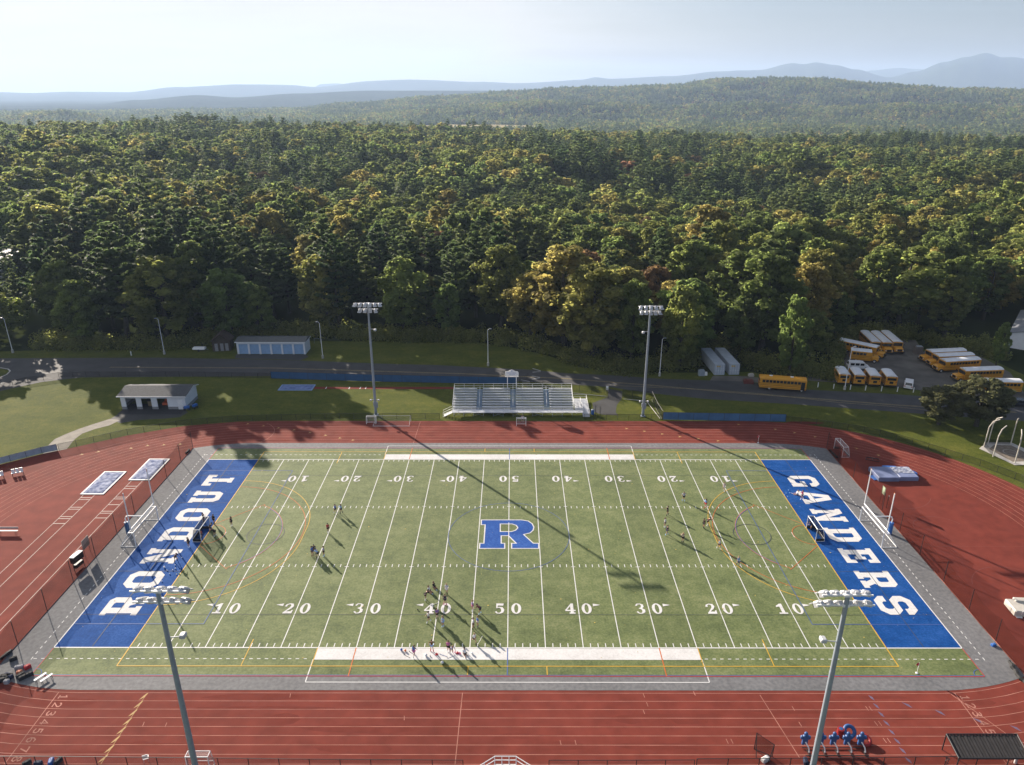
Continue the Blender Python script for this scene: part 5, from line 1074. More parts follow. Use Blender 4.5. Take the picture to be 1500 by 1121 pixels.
# signs on nets
def sign(x, y, z, w, h, m, label, rz=PI/2, post=True, cat='sign', name='notice_board'):
    t = thing(name, label, cat, (x, y, 0), rz); b = MB(); b.box((0, 0, z), (w, .05, h)); b.build('board', m, t)
    b = MB()
    for s in (-1, 1): b.tube([(s*w*.4, .04, 0), (s*w*.4, .04, z+h/2)], .03, n=5)
    b.build('legs', black_metal, t)
sign(-61.0, -5.2, 2.0, 1.7, 1.5, mat('faded_banner', (.38, .33, .28), .9), 'pale cloth banner hanging on the brown ball net')
t = thing('equipment_rack', 'dark equipment rack with hanging gear beside the pale banner', 'rack', (-60.6, -8.3, 0), rad(80)); b = MB(); b.box((0, 0, 1.7), (1.9, .7, .9), bevel=.05); b.box((0, 0, .6), (1.6, .6, .5), bevel=.1); b.build('shelf', black_metal, t); b = MB(); b.box((0, 0, 2.2), (1.9, .7, .06)); b.build('top', galv, t)
for s in (-1, 1): b = MB(); b.tube([(s*.9, 0, 0), (s*.9, 0, 2.2)], .05, n=5); b.build('leg', black_metal, t)
sign(60.6, 9.0, 2.5, 1.0, 1.3, mat('green_notice', (.3, .36, .24), .7), 'small pale green notice on a post behind the GANDERS goalpost')
sign(60.9, -16.3+24, 2.2, .2, .2, conc, 'small grey plate on the ball net behind the GANDERS goalpost')
# blue cloth on the post at the GANDERS corner
bag(1455, 946, blue_pad, 'light blue cloth bag at the foot of a net post', .6, .4, .3, .3)
# ------------------------------------------------------------------ people
def skin_mesh(name, J, E, root, sub=1):
    me = bpy.data.meshes.new('sk'); ks = list(J); me.from_pydata([J[k][0] for k in ks], [(ks.index(a), ks.index(c)) for a, c in E], [])
    o = bpy.data.objects.new('sk', me); COL.objects.link(o); md = o.modifiers.new('s', 'SKIN'); 
    for i, k in enumerate(ks):
        sv = me.skin_vertices[0].data[i]; r = J[k][1]; sv.radius = (r, r) if not isinstance(r, tuple) else r; sv.use_root = (k == root)
    md.use_smooth_shade = True; sb = o.modifiers.new('u', 'SUBSURF'); sb.levels = sub; sb.render_levels = sub
    dg = bpy.context.evaluated_depsgraph_get(); dg.update(); ev = o.evaluated_get(dg); out = bpy.data.meshes.new_from_object(ev); out.name = name
    bpy.data.objects.remove(o); bpy.data.meshes.remove(me); return out
def pose(lean=0, legs=((0, 0), (0, 0)), arms=((0, .15, .3), (0, .15, .3)), sit=False, head=0, spread=.0):
    """angles in radians; legs (hip forward, knee bend); arms (forward, outward, elbow bend). Faces +x."""
    J = {}; H = Vector((0, 0, 0)); J['pelvis'] = [H, (.115, .15)]
    up = Vector((math.sin(lean), 0, math.cos(lean)))
    J['waist'] = [H+up*.18, (.095, .125)]; J['chest'] = [H+up*.36, (.105, .15)]; J['neck'] = [H+up*.52, .055]
    hd = Vector((math.sin(lean*.5+head), 0, math.cos(lean*.5+head))); J['skull'] = [J['neck'][0]+hd*.10+Vector((.01, 0, 0)), .075]; J['crown'] = [J['neck'][0]+hd*.22, .082]
    J['nose'] = [J['skull'][0]+Vector((.105, 0, .02)), .018]
    E = [('pelvis', 'waist'), ('waist', 'chest'), ('chest', 'neck'), ('neck', 'skull'), ('skull', 'crown'), ('skull', 'nose')]; low = 0
    for n, s, (a, k) in (('l', 1, legs[0]), ('r', -1, legs[1])):
        hp = H+Vector((0, s*.09, -.06)); d1 = Vector((math.sin(a), s*spread, -math.cos(a))).normalized(); kn = hp+d1*.42; b_ = a-k; d2 = Vector((math.sin(b_), s*spread, -math.cos(b_))).normalized(); an = kn+d2*.41
        J['hip'+n] = [hp, .088]; J['thigh'+n] = [hp+d1*.18, .078]; J['knee'+n] = [kn, .052]; J['calf'+n] = [kn+d2*.13, .054]; J['ankle'+n] = [an, .034]
        f = Vector((.13, s*.02, -.05)) if not sit else Vector((.05, s*.03, .12)); J['toe'+n] = [an+f, .032]; J['heel'+n] = [an+Vector((-.03, 0, -.045 if not sit else .0)), .032]
        E += [('pelvis', 'hip'+n), ('hip'+n, 'thigh'+n), ('thigh'+n, 'knee'+n), ('knee'+n, 'calf'+n), ('calf'+n, 'ankle'+n), ('ankle'+n, 'toe'+n), ('ankle'+n, 'heel'+n)]; low = min(low, an.z-.08)
    if sit: low = -.13
    for n, s, (fw, ou, el) in (('l', 1, arms[0]), ('r', -1, arms[1])):
        sh = J['chest'][0]+up*.11+Vector((0, s*.175, 0)); d1 = Vector((math.sin(fw+lean*.3), s*math.sin(ou), -math.cos(fw)*math.cos(ou))).normalized(); eb = sh+d1*.28
        inw = -s*.35 if el > .8 else 0; d2 = Vector((math.sin(fw+el), s*math.sin(ou)*.6+inw, -math.cos(fw+el))).normalized(); wr = eb+d2*.24
        J['sh'+n] = [sh, .055]; J['elbow'+n] = [eb, .040]; J['wrist'+n] = [wr, .026]; J['palm'+n] = [wr+d2*.07, (.018, .036)]
        E += [('chest', 'sh'+n), ('sh'+n, 'elbow'+n), ('elbow'+n, 'wrist'+n), ('wrist'+n, 'palm'+n)]
        side = d2.cross(Vector((0, s, .2))).normalized()
        for q, ln in enumerate((.068, .078, .072, .058)):
            b0 = J['palm'+n][0]+side*(.026*(q-1.5)/1.5)+d2*.02; J['f%d%s' % (q, n)] = [b0+d2*ln*.5, .009]; J['g%d%s' % (q, n)] = [b0+d2*ln*.8+Vector((0, -s*.02, 0)), .008]; E += [('palm'+n, 'f%d%s' % (q, n)), ('f%d%s' % (q, n), 'g%d%s' % (q, n))]
        J['tb'+n] = [wr+d2*.04+side*.05, .010]; E.append(('palm'+n, 'tb'+n))
    for k in J: J[k][0] = J[k][0]-Vector((0, 0, low))
    return J, E
def sub_graph(J, E, keys, grow, extra=None):
    K = {}
    for k in keys:
        r = J[k][1]; g = grow if not isinstance(grow, dict) else grow.get(k, 1.15); K[k] = [J[k][0], tuple(q*g for q in r) if isinstance(r, tuple) else r*g]
    ee = [e for e in E if e[0] in K and e[1] in K]
    return K, ee
POSES = {'stand': pose(.03, ((.05, .02), (-.06, .02)), ((.05, .16, .25), (0, .16, .2))), 'hips': pose(.0, ((.1, .05), (-.08, .0)), ((-.35, .7, 1.5), (-.35, .7, 1.5)), spread=.1),
 'run': pose(.22, ((.65, .35), (-.5, .7)), ((-.6, .15, 1.3), (.7, .15, 1.2))), 'walk': pose(.08, ((.33, .08), (-.3, .2)), ((-.3, .12, .3), (.35, .12, .4))),
 'bent': pose(.75, ((.35, .55), (.05, .35)), ((.7, .12, .3), (.8, .1, .35)), spread=.12), 'sit': pose(-.15, ((1.45, .35), (1.5, .1)), ((-.4, .3, .1), (.5, .2, .5)), sit=True, spread=.15),
 'folded': pose(.0, ((.04, 0), (-.04, 0)), ((.35, .25, 1.5), (.35, .25, 1.6))), 'kick': pose(-.1, ((.9, .3), (-.15, .1)), ((.3, .6, .4), (-.5, .6, .3))), 'reach': pose(.05, ((.15, .1), (-.2, .1)), ((1.4, .3, .3), (.3, .4, .5)), spread=.1)}
PM = {}
for k, (J, E) in POSES.items():
    body = skin_mesh('body', J, E, 'pelvis')
    shirt = skin_mesh('shirt', *sub_graph({**J, 'shl2': None} and J, E, ['pelvis', 'waist', 'chest', 'neck', 'shl', 'shr', 'elbowl', 'elbowr'], {'pelvis': 1.12, 'waist': 1.2, 'chest': 1.14, 'neck': 1.05, 'shl': 1.3, 'shr': 1.3, 'elbowl': 1.25, 'elbowr': 1.25}), 'pelvis')
    tank = skin_mesh('shirt', *sub_graph(J, E, ['pelvis', 'waist', 'chest'], 1.17), 'pelvis')
    shorts = skin_mesh('shorts', *sub_graph(J, E, ['pelvis', 'hipl', 'hipr', 'thighl', 'thighr'], 1.28), 'pelvis')
    socks = []
    for n in 'lr': 
        K, ee = sub_graph(J, E, ['calf'+n, 'ankle'+n, 'toe'+n, 'heel'+n], 1.28); socks.append(skin_mesh('sock', K, ee, 'ankle'+n))
    hb = MB(); c = J['crown'][0]; s0 = J['skull'][0]; hb.sphere((c.x-.012, c.y, c.z-.015), .105, 10, 8, (1.05, .95, 1.0)); hair_short = (hb.v[:], hb.f[:])
    hb.tube([c+Vector((-.08, 0, .03)), c+Vector((-.15, 0, -.02)), c+Vector((-.15, 0, -.14)), c+Vector((-.13, 0, -.26))], [.03, .042, .034, .012], n=7)
    hm = bpy.data.meshes.new('hair'); hm.from_pydata(hb.v, [], hb.f); 
    for p in hm.polygons: p.use_smooth = True
    eb = MB()
    for q in (-1, 1): eb.sphere((s0.x+.078, q*.028, s0.z+.045), .011, 6, 4)
    em = bpy.data.meshes.new('eyes'); em.from_pydata(eb.v, [], eb.f); PM[k] = (body, shirt, tank, shorts, socks, hm, em)
def cloth(h): return mat('cloth_'+h, srgb(h), .85, var=.08, scale=6)
SKIN = [mat('skin_%d' % i, c, .55, var=.04) for i, c in enumerate([(.52, .30, .21), (.45, .25, .17), (.30, .16, .10)])]
HAIR = [mat('hair_%d' % i, c, .6, var=.15) for i, c in enumerate([(.03, .018, .012), (.10, .055, .025), (.30, .20, .10), (.012, .010, .01)])]
def person(xy, pz, face, top, bottom, sock, label, hair=1, skin=0, tank=False, h=1.0, z=.03):
    t = thing('person', label, 'person', (xy[0], xy[1], z), rad(face), None, h)
    me = PM[pz]
    def put(nm, m, mt, par=None):
        o = link(nm, m if not m.materials else m.copy(), par or t)
        o.data.materials.clear(); o.data.materials.append(mt); return o
    put('body', me[0], SKIN[skin]); put('shirt', me[2 if tank else 1], cloth(top)); put('shorts', me[3], cloth(bottom))
    for m in me[4]: put('sock', m, cloth(sock))
    put('hair', me[5], HAIR[hair]); put('eyes', me[6], HAIR[3]); return t
Z4, Z5, Z6, Z3 = (540, 830, 5.769), (420, 720, 8.007), (940, 700, 7.006), (150, 700, 5.604)
W_, K_, N_, LB, BL, RD, PK, PU, GR = 'e8e8ec', '18181c', '1c2440', 'a8c4e8', '3c70c0', 'b03038', 'd070a8', '8868a8', '707078'
def ppl(zq, rows):
    for (x, y, pz, face, top, bot, sk, lb, *o) in rows:
        kw = o[0] if o else {}; person(Z(*zq, [(x, y)])[0], pz, face, top, bot, sk, lb, **kw)
SA = -50  # away from the sun
ppl(Z4, [(553, 178, 'sit', -40, K_, K_, LB, 'person in black sitting on the turf at the top of the midfield group', {'hair': 1}), (512, 212, 'sit', -30, W_, K_, LB, 'person in white top sitting on the turf below the one in black', {'hair': 1}),
 (480, 285, 'bent', 20, K_, K_, W_, 'person in black leaning forward at the outer side of the midfield group', {'hair': 0, 'skin': 1}), (661, 236, 'stand', -100, 'c8c8d8', W_, K_, 'tall person in pale grey and white standing alone above the 40 number', {'hair': 2}),
 (647, 325, 'hips', -90, N_, N_, PK, 'person in navy standing over the zero of the 40 number', {'hair': 1}), (508, 474, 'walk', 200, W_, K_, W_, 'person in white shirt and dark shorts walking below the 4 of the 40 number', {'hair': 0}),
 (580, 448, 'folded', -60, PU, K_, K_, 'person in purple top and black leggings on the 40 yard line', {'hair': 1}), (628, 514, 'stand', 150, LB, LB, LB, 'person in light blue top and pale blue socks beside the one in purple', {'hair': 2}),
 (878, 378, 'stand', 180, 'b8a0d8', PK, W_, 'person in lilac top on the 45 yard line beside the maroon one', {'hair': 2}), (942, 404, 'bent', 170, '702838', N_, LB, 'person in maroon top leaning forward by the 45 yard line', {'hair': 0}),
 (885, 530, 'hips', 0, W_, K_, K_, 'person in white with black shorts on the 45 yard line facing the blue one', {'hair': 1}), (922, 515, 'stand', 180, BL, W_, GR, 'person in bright blue shirt beside the 45 yard line', {'hair': 2}),
 (892, 650, 'run', -60, W_, K_, K_, 'person in white shirt running by the sideline hash marks', {'hair': 2}), (386, 765, 'walk', 60, BL, PK, W_, 'person in blue shirt walking alone on the white team band', {'hair': 1}),
 (536, 718, 'hips', -90, '705028', LB, RD, 'person in brown top and pale blue shorts at the white band edge', {'hair': 1, 'skin': 1}), (675, 725, 'stand', -80, PK, K_, W_, 'tall person in pink standing at the sideline by the white team band', {'hair': 1}),
 (700, 740, 'bent', -60, 'd8d0e8', K_, W_, 'person in white and lilac bending beside the one in pink', {'hair': 2}), (812, 742, 'sit', -60, W_, K_, K_, 'person in white top and black shorts sitting on the white team band', {'hair': 0})])
ppl(Z5, [(572, 262, 'walk', -30, BL, K_, W_, 'person in blue pinnie on the 20 yard line near the far hash marks', {'hair': 1}), (640, 262, 'reach', 160, 'a8d0f0', N_, N_, 'person in pale blue shirt with arms out beside the 20 yard line', {'hair': 1}),
 (487, 487, 'stand', -50, RD, K_, W_, 'person in red and white alone on the 20 yard line', {'hair': 0, 'h': .97}), (303, 765, 'stand', -20, BL, K_, '602028', 'person in blue shirt at the outer side of the group of four', {'hair': 0}),
 (328, 745, 'folded', -60, '303040', K_, K_, 'person in dark clothes behind the blue shirts in the group of four', {'hair': 3, 'skin': 1}), (367, 785, 'bent', 150, '98c0f0', K_, K_, 'person in light blue leaning in the middle of the group of four', {'hair': 3}),
 (438, 765, 'stand', 190, 'b0a8c8', K_, LB, 'person in mauve top facing the group of four', {'hair': 1})])
ppl(Z6, [(262, 388, 'reach', 170, K_, K_, N_, 'person in black with an arm raised near the 30 yard line', {'hair': 1, 'skin': 1}), (428, 241, 'hips', -90, 'b0b8d0', K_, LB, 'person in grey-blue top and black shorts near the 20 yard line', {'hair': 1}),
 (652, 312, 'walk', 200, '70a8e8', RD, RD, 'person in light blue shirt and red socks by the 15 yard line', {'hair': 1}), (842, 140, 'walk', -110, 'd8c8c8', W_, W_, 'person in white walking along the 10 yard line above the yellow arc', {'hair': 1}),
 (235, 512, 'stand', -30, W_, GR, W_, 'person in white standing behind the navy one on the 30 yard line', {'hair': 1}), (257, 590, 'walk', 20, N_, N_, LB, 'person in navy stepping past the 30 yard line', {'hair': 0}),
 (418, 665, 'folded', 100, 'c8b8a8', K_, K_, 'person in beige top and black shorts alone near the 25 yard line', {'hair': 2}), (634, 520, 'stand', 30, K_, K_, N_, 'person in black at the edge of the yellow arc', {'hair': 0, 'skin': 1}),
 (672, 494, 'bent', 0, '602830', K_, W_, 'person in dark red top leaning beside the one in black at the arc', {'hair': 0}), (790, 735, 'walk', -60, W_, K_, W_, 'person in white shirt and long white socks on the 15 yard line', {'hair': 1}),
 (988, 912, 'run', 100, '88a8c8', GR, N_, 'person in blue-grey running by the hash marks on the 10 yard line', {'hair': 2})])
ppl(Z3, [(920, 382, 'stand', -100, K_, K_, K_, 'person in black beside the goal on the RONDOUT goal line', {'hair': 0}), (1063, 400, 'stand', 170, '303438', K_, W_, 'person in dark clothes and white socks before the RONDOUT goal line', {'hair': 0, 'skin': 1}),
 (886, 442, 'bent', 0, K_, K_, K_, 'goalkeeper in dark padding crouching in the RONDOUT hockey goal', {'hair': 3}), (928, 482, 'bent', 180, '202428', K_, W_, 'player in black bending before the RONDOUT hockey goal', {'hair': 3}),
 (835, 370, 'folded', 0, '201820', K_, K_, 'person in black standing just behind the RONDOUT hockey goal', {'hair': 0}), (816, 496, 'stand', 90, RD, K_, K_, 'person in red standing at the near post of the RONDOUT hockey goal', {'hair': 0, 'h': .8}),
 (712, 575, 'stand', -10, '282838', K_, W_, 'person in dark top and white shoes on the blue below the D of RONDOUT', {'hair': 0}), (605, 690, 'bent', -30, '40302c', K_, K_, 'person in black leaning over loose balls on the blue', {'hair': 0, 'skin': 1})])
ppl((1000, 660, 5.096), [(888, 368, 'reach', 140, 'd03868', GR, W_, 'person in crimson top standing on the A of GANDERS', {'hair': 1}), (852, 332, 'sit', 160, W_, GR, W_, 'person in white sitting low beside the crimson one on the A of GANDERS', {'hair': 2}), (958, 592, 'bent', 180, K_, K_, K_, 'goalkeeper in black crouching inside the GANDERS hockey goal', {'hair': 3})])
person(gp(765.3, 620), 'hips', -90, 'c8c8d0', K_, K_, 'person in grey and black leaning on the small goal before the bleachers', hair=0)
# ------------------------------------------------------------------ balls, sticks, small gear
def ball(xy, m, label, r=.12):
    b = MB(); b.sphere((0, 0, r), r, 10, 7); o = b.build('ball', m, smooth=True, label=label, cat='ball'); o.location = (xy[0], xy[1], .03); return o
mo2 = mat('orange_ball', (.7, .2, .06), .5); mp2 = mat('pink_ball', (.7, .25, .4), .5)
for (x, y), m, lb, r in [((277, 712), mat('blue_ball', (.06, .12, .4), .5), 'dark blue ball at the outer end of the row on the white band', .15), ((310, 718), mo2, 'orange ball beside the dark blue ball on the white band', .14), ((485, 760), white_metal, 'white ball alone in the middle of the white band', .18), ((622, 822), white_metal, 'white ball on the dark turf strip below the white band', .18),
                         ((875, 742), white_metal, 'white ball on the band past the sitting person', .14), ((520, 762), mg_, 'small grey ball near the white ball on the band', .08), ((730, 730), mp2, 'pink ball between the bending and the sitting person', .1), ((415, 370), mk, 'small dark ball lying beside the arrow of the 40 number', .09)]:
    ball(Z(*Z4, [(x, y)])[0], m, lb, r)
def cone(xy, m, label, name='marker_cone'):
    t = thing(name, label, 'cone', (xy[0], xy[1], .03)); b = MB(); b.tube([(0, 0, .02), (0, 0, .28)], .13, .03, 10); b.build('cone', m, t); b = MB(); b.box((0, 0, .012), (.34, .34, .024)); b.build('foot', m, t)
for (x, y), m, lb in [((768, 738), mp2, 'pink marker cone on the white band before the sitting person'), ((752, 735), mr_, 'red marker cone beside the pink cone on the white band'), ((575, 745), mr_, 'red marker cone in the shadow on the white band')]: cone(Z(*Z4, [(x, y)])[0], m, lb)
def stick(xy, rz, label, m=None, L_=.95, z=.05, tilt=0):
    t = thing('field_stick', label, 'stick', (xy[0], xy[1], z), rz); b = MB(); b.tube([(0, 0, 0), (L_*math.cos(tilt), 0, L_*math.sin(tilt))], .022, n=5); b.build('shaft', m or white_metal, t); b = MB(); b.tube([(0, 0, 0), (-.07, .02, 0), (-.09, .09, .0)], .03, n=6); b.build('hook', mk, t)
stick(Z(*Z4, [(670, 775)])[0], .5, 'white stick lying on the band beside the person in pink'); stick(Z(*Z4, [(605, 745)])[0], -.4, 'blue stick lying on the white band in the shadow', blue_pad); stick(Z(*Z4, [(925, 660)])[0], 1.0, 'white stick at the hash marks by the running person', None, 1.1, .1, .5)
stick(Z(*Z4, [(535, 330)])[0], .6, 'pale stick lying across the 4 of the 40 number', None); stick(Z(*Z6, [(425, 665)])[0], .3, 'stick held low by the person in beige', mk, .9, .08, .9)
stick(Z(*Z4, [(345, 722)])[0], -.7, 'thin dark stick lying on the white band near the walking blue shirt', mk); stick(Z(*Z4, [(300, 748)])[0], -.6, 'second dark stick lying lower on the white band', mk)
for i, (x, y) in enumerate([(510, 742), (532, 765), (553, 793), (578, 762), (598, 722), (610, 798), (490, 855), (640, 765), (600, 750), (655, 660), (630, 790)]):
    o = ball(Z(*Z3, [(x, y)])[0], [white_metal, white_metal, mat('lime_ball', (.4, .6, .1), .5)][0 if i % 5 else (2 if i == 10 else 1)], 'small white practice ball scattered on the blue turf below the N of RONDOUT', .085 if i else .14); o['group'] = 'practice balls on the blue RONDOUT end zone'
for i, (x, y) in enumerate([(205, 295), (192, 312), (213, 310), (200, 330), (183, 322)]):
    o = ball(Z(1100, 640, 3.7375, [(x, y)])[0], mat('sky_ball', (.3, .5, .8), .5), 'small light blue practice ball scattered on the blue turf near the A of GANDERS', .08); o['group'] = 'practice balls on the blue GANDERS end zone'
# fallen leaves on the turf (countless small yellow flecks)
b = MB()
for i in range(420):
    x, y = R.uniform(-54, 54), R.uniform(-28, 28); r_ = R.uniform(.03, .075) if i > 50 else R.uniform(.09, .16); a = R.uniform(0, 6); b.add([(x+r_*math.cos(a+q), y+r_*.7*math.sin(a+q), .052+R.uniform(0, .02)) for q in (0, 1.6, 3.1, 4.7)], [[0, 1, 2, 3]])
b.build('fallen_leaves', mat('yellow_leaf', (.48, .36, .08), .8, var=.2), label='scattered yellow fallen leaves on the turf', cat='leaves', kind='stuff')
# ------------------------------------------------------------------ trees
def leaves_mesh(name, C, Nn, S, elong, rng, tint, trunk=None, mats=(), jit=.45):
    """N leaf sprays: bent five-sided faces at centres C facing roughly Nn, size S"""
    n = len(C)
    nr = Nn+rng.normal(0, jit, (n, 3)); nr /= np.linalg.norm(nr, axis=1)[:, None]+1e-9
    t = np.cross(nr, rng.normal(0, 1, (n, 3))); t /= np.linalg.norm(t, axis=1)[:, None]+1e-9
    b = np.cross(nr, t); k = 5
    V = np.zeros((n, k, 3))
    for i in range(k):
        a = 2*np.pi*(i+rng.uniform(-.25, .25, n))/k; rr = S*rng.uniform(.6, 1.15, n)*.5
        V[:, i] = C+t*(np.cos(a)*rr*elong)[:, None]+b*(np.sin(a)*rr)[:, None]+nr*(rng.normal(0, .10, n)*S)[:, None]
    V = V.reshape(-1, 3); nv = len(V)
    faces = n; tv = 0
    me = bpy.data.meshes.new(name)
    if trunk: allv = np.concatenate([V, np.array(trunk.v)])
    else: allv = V
    tf = trunk.f if trunk else []
    loops = np.concatenate([np.arange(nv)]+([np.array([i+nv for f in tf for i in f])] if tf else []))
    tot = np.concatenate([np.full(n, k)]+([np.array([len(f) for f in tf])] if tf else []))
    st = np.concatenate([[0], np.cumsum(tot)[:-1]])
    me.vertices.add(len(allv)); me.vertices.foreach_set('co', allv.astype(np.float32).ravel())
    me.loops.add(len(loops)); me.loops.foreach_set('vertex_index', loops.astype(np.int32))
    me.polygons.add(len(tot)); me.polygons.foreach_set('loop_start', st.astype(np.int32)); me.polygons.foreach_set('loop_total', tot.astype(np.int32))
    for m in mats: me.materials.append(m)
    if tf: me.polygons.foreach_set('material_index', np.concatenate([np.zeros(n), np.ones(len(tf))]).astype(np.int32))
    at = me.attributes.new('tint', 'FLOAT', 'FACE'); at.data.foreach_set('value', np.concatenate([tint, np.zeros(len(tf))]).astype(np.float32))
    me.update(calc_edges=True); return me
def trunk_mb(H, r, rng, limbs=6, spread=3.5, pine=False):
    b = MB(); w = rng.normal(0, .25, (5, 2)); w[0] = 0
    P = [(w[i][0], w[i][1], H*.9*i/4) for i in range(5)]
    b.tube(P, [r*1.25, r*.9, r*.7, r*.45, r*.12], n=7)
    for i in range(limbs):
        t = .35+.5*i/limbs; a = rng.uniform(0, 6.28); L = spread*rng.uniform(.6, 1)*(1.15-t)
        z = H*.9*t; up = .12 if pine else .9
        b.tube([(0, 0, z), (L*.5*math.cos(a), L*.5*math.sin(a), z+L*.5*up), (L*math.cos(a), L*math.sin(a), z+L*up*.9)], [r*.35, r*.22, r*.06], n=5)
    return b
def broadleaf(seed, n, H=19.0, Rr=4.6, base=.16, lobes=62, size=.56, shape=1.0, flat=.5):
    rng = np.random.default_rng(seed)
    C = []; Nn = []; T = []; S = []
    zc = H*(1+base)/2; hz = H*(1-base)/2
    per = n//lobes
    for i in range(lobes):
        t = (i+.5)/lobes; zz = (t*2-1)*.92; rp = Rr*math.sqrt(max(.05, 1-abs(zz)**(2.2*shape)))
        a = i*2.4+rng.uniform(-.5, .5); q = rng.uniform(.45, .9)*rp*(.75 if zz > .5 else 1)
        lr = rng.uniform(.20, .36)*Rr*(1-.25*abs(zz))*(1 if lobes < 30 else .82); c = np.array([q*math.cos(a), q*math.sin(a), zc+zz*hz*.86])
        lr_v = np.array([lr, lr, lr*rng.uniform(.65, .9)])
        d = rng.normal(0, 1, (per, 3)); d[:, 2] += .35; d += .5*c[None, :]*np.array([1, 1, 0])/(np.linalg.norm(c[:2])+.1)
        d /= np.linalg.norm(d, axis=1)[:, None]
        rr = 1+rng.normal(0, .17, per)-(rng.random(per) < .18)*rng.uniform(0, .5, per)
        # break the lobe into clusters
        k = rng.integers(5, 9); cd = rng.normal(0, 1, (k, 3)); cd[:, 2] += .4; cd /= np.linalg.norm(cd, axis=1)[:, None]
        near = (d@cd.T).max(axis=1); rr *= .82+.26*np.clip((near-.5)*2, 0, 1)
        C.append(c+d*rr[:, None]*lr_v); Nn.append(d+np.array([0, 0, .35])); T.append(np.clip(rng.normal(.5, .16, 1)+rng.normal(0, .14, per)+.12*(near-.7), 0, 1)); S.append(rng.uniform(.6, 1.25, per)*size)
    C = np.concatenate(C); return C, np.concatenate(Nn), np.concatenate(S), np.concatenate(T), rng
def conifer(seed, n, H=24.0, Rr=4.3, base=.22, size=.75, whorl=1.55):
    rng = np.random.default_rng(seed); C = []; Nn = []; T = []; S = []
    levels = []; z = H*base
    while z < H*.985: levels.append(z); z += whorl*rng.uniform(.75, 1.3)
    br = []
    for z in levels:
        t = (z/H-base)/(1-base); L = Rr*(1-t)**.72*(min(1, .55+t*2.2)); k = 6 if t < .8 else 4
        a0 = rng.uniform(0, 6.28)
        for j in range(k): br.append((z, a0+6.28*j/k+rng.uniform(-.35, .35), L*rng.uniform(.4, 1.3)+.25, t))
    tot = sum(b[2] for b in br)
    for z, a, L, t in br:
        m = max(3, int(n*L/tot)); s = rng.uniform(.22, 1, m)**.8; wv = (1-s)*.42+.1
        lat = rng.normal(0, 1, m)*wv*L*.45; rise = .12+.5*t
        x = s*L*math.cos(a)-lat*math.sin(a); y = s*L*math.sin(a)+lat*math.cos(a); zz = z+s*L*rise+(s**3)*L*.15-abs(lat)*.12+rng.normal(0, .08, m)
        C.append(np.stack([x, y, zz], 1)); d = np.stack([math.cos(a)*.5+rng.normal(0, .2, m), math.sin(a)*.5+rng.normal(0, .2, m), np.ones(m)], 1)
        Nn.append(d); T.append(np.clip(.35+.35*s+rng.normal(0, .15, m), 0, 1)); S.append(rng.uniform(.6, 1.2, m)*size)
    return np.concatenate(C), np.concatenate(Nn), np.concatenate(S), np.concatenate(T), rng
bark = mat('bark', (.06, .05, .04), .9, var=.3, scale=3, bump=.4, bscale=8)
L_oak = leafmat('leaf_green', [(0, (.070, .094, .018)), (1, (.175, .138, .026)), (.35, (.096, .118, .019)), (.7, (.126, .130, .021)), (.9, (.152, .132, .023))], .55)
L_yel = leafmat('leaf_yellow_green', [(0, (.085, .122, .020)), (1, (.165, .145, .024)), (.4, (.100, .132, .021)), (.85, (.130, .145, .023))], .56)
L_rust = leafmat('leaf_rust', [(0, (.10, .065, .02)), (1, (.17, .075, .03)), (.5, (.14, .08, .022))], .4)
L_olive = leafmat('leaf_olive', [(0, (.075, .078, .030)), (1, (.105, .098, .038)), (.5, (.088, .088, .034))], .5)
L_pine = leafmat('needle_dark_green', [(0, (.040, .066, .018)), (1, (.090, .108, .026)), (.5, (.062, .086, .022))], .45)
KINDS = {}
def make_kind(key, mt, gen, seeds, **kw):
    KINDS[key] = []
    for s in seeds:
        C, Nn, S, T, rng = gen(s, **kw); H = kw.get('H', 24)
        cm = leaves_mesh('crown', C, Nn, S, 1.6 if gen is conifer else 1.15, rng, T, None, (mt,), .28 if gen is conifer else .5)
        tb = trunk_mb(H, .34, rng, 8, 3.2, gen is conifer); tm = bpy.data.meshes.new('trunk'); tm.from_pydata(tb.v, [], tb.f); tm.materials.append(bark)
        KINDS[key].append((cm, tm))
NL = 8500
make_kind('oak', L_oak, broadleaf, range(10, 16), n=NL, H=19, Rr=5.0, base=.08)
make_kind('tall', L_oak, broadleaf, range(20, 23), n=NL, H=21, Rr=3.9, base=.05, lobes=58)
make_kind('yellow', L_yel, broadleaf, range(30, 34), n=NL, H=18, Rr=4.6, base=.05)
make_kind('rust', L_rust, broadleaf, range(40, 42), n=NL, H=16, Rr=4.4)
make_kind('olive', L_olive, broadleaf, range(60, 62), n=NL, H=16, Rr=4.6, base=.12)
make_kind('pine', L_pine, conifer, range(50, 55), n=NL+1500, H=24, Rr=5.2)
WORDS = {'oak': 'green rounded broadleaf tree', 'tall': 'tall narrow green broadleaf tree', 'yellow': 'yellow-green broadleaf tree', 'rust': 'rust-coloured autumn tree', 'pine': 'dark green layered pine tree'}
def plant_tree(key, x, y, h, label, group=None, z=None, wide=None):
    if wide is None: wide = R.uniform(1.1, 1.55) if key != 'pine' else R.uniform(1.05, 1.35)
    pine = key == 'pine'; H0 = {'oak': 19, 'tall': 21, 'yellow': 18, 'rust': 16, 'olive': 16, 'pine': 24}[key]
    s = h/H0; cm, tm = R.choice(KINDS[key])
    t = thing('pine_tree' if pine else 'broadleaf_tree', label, 'tree', (x, y, terrain(x, y)-.1 if z is None else z), R.uniform(0, 6.28), group, (s*wide, s*wide, s))
    link('trunk', tm, t); link('crown', cm, t); return t
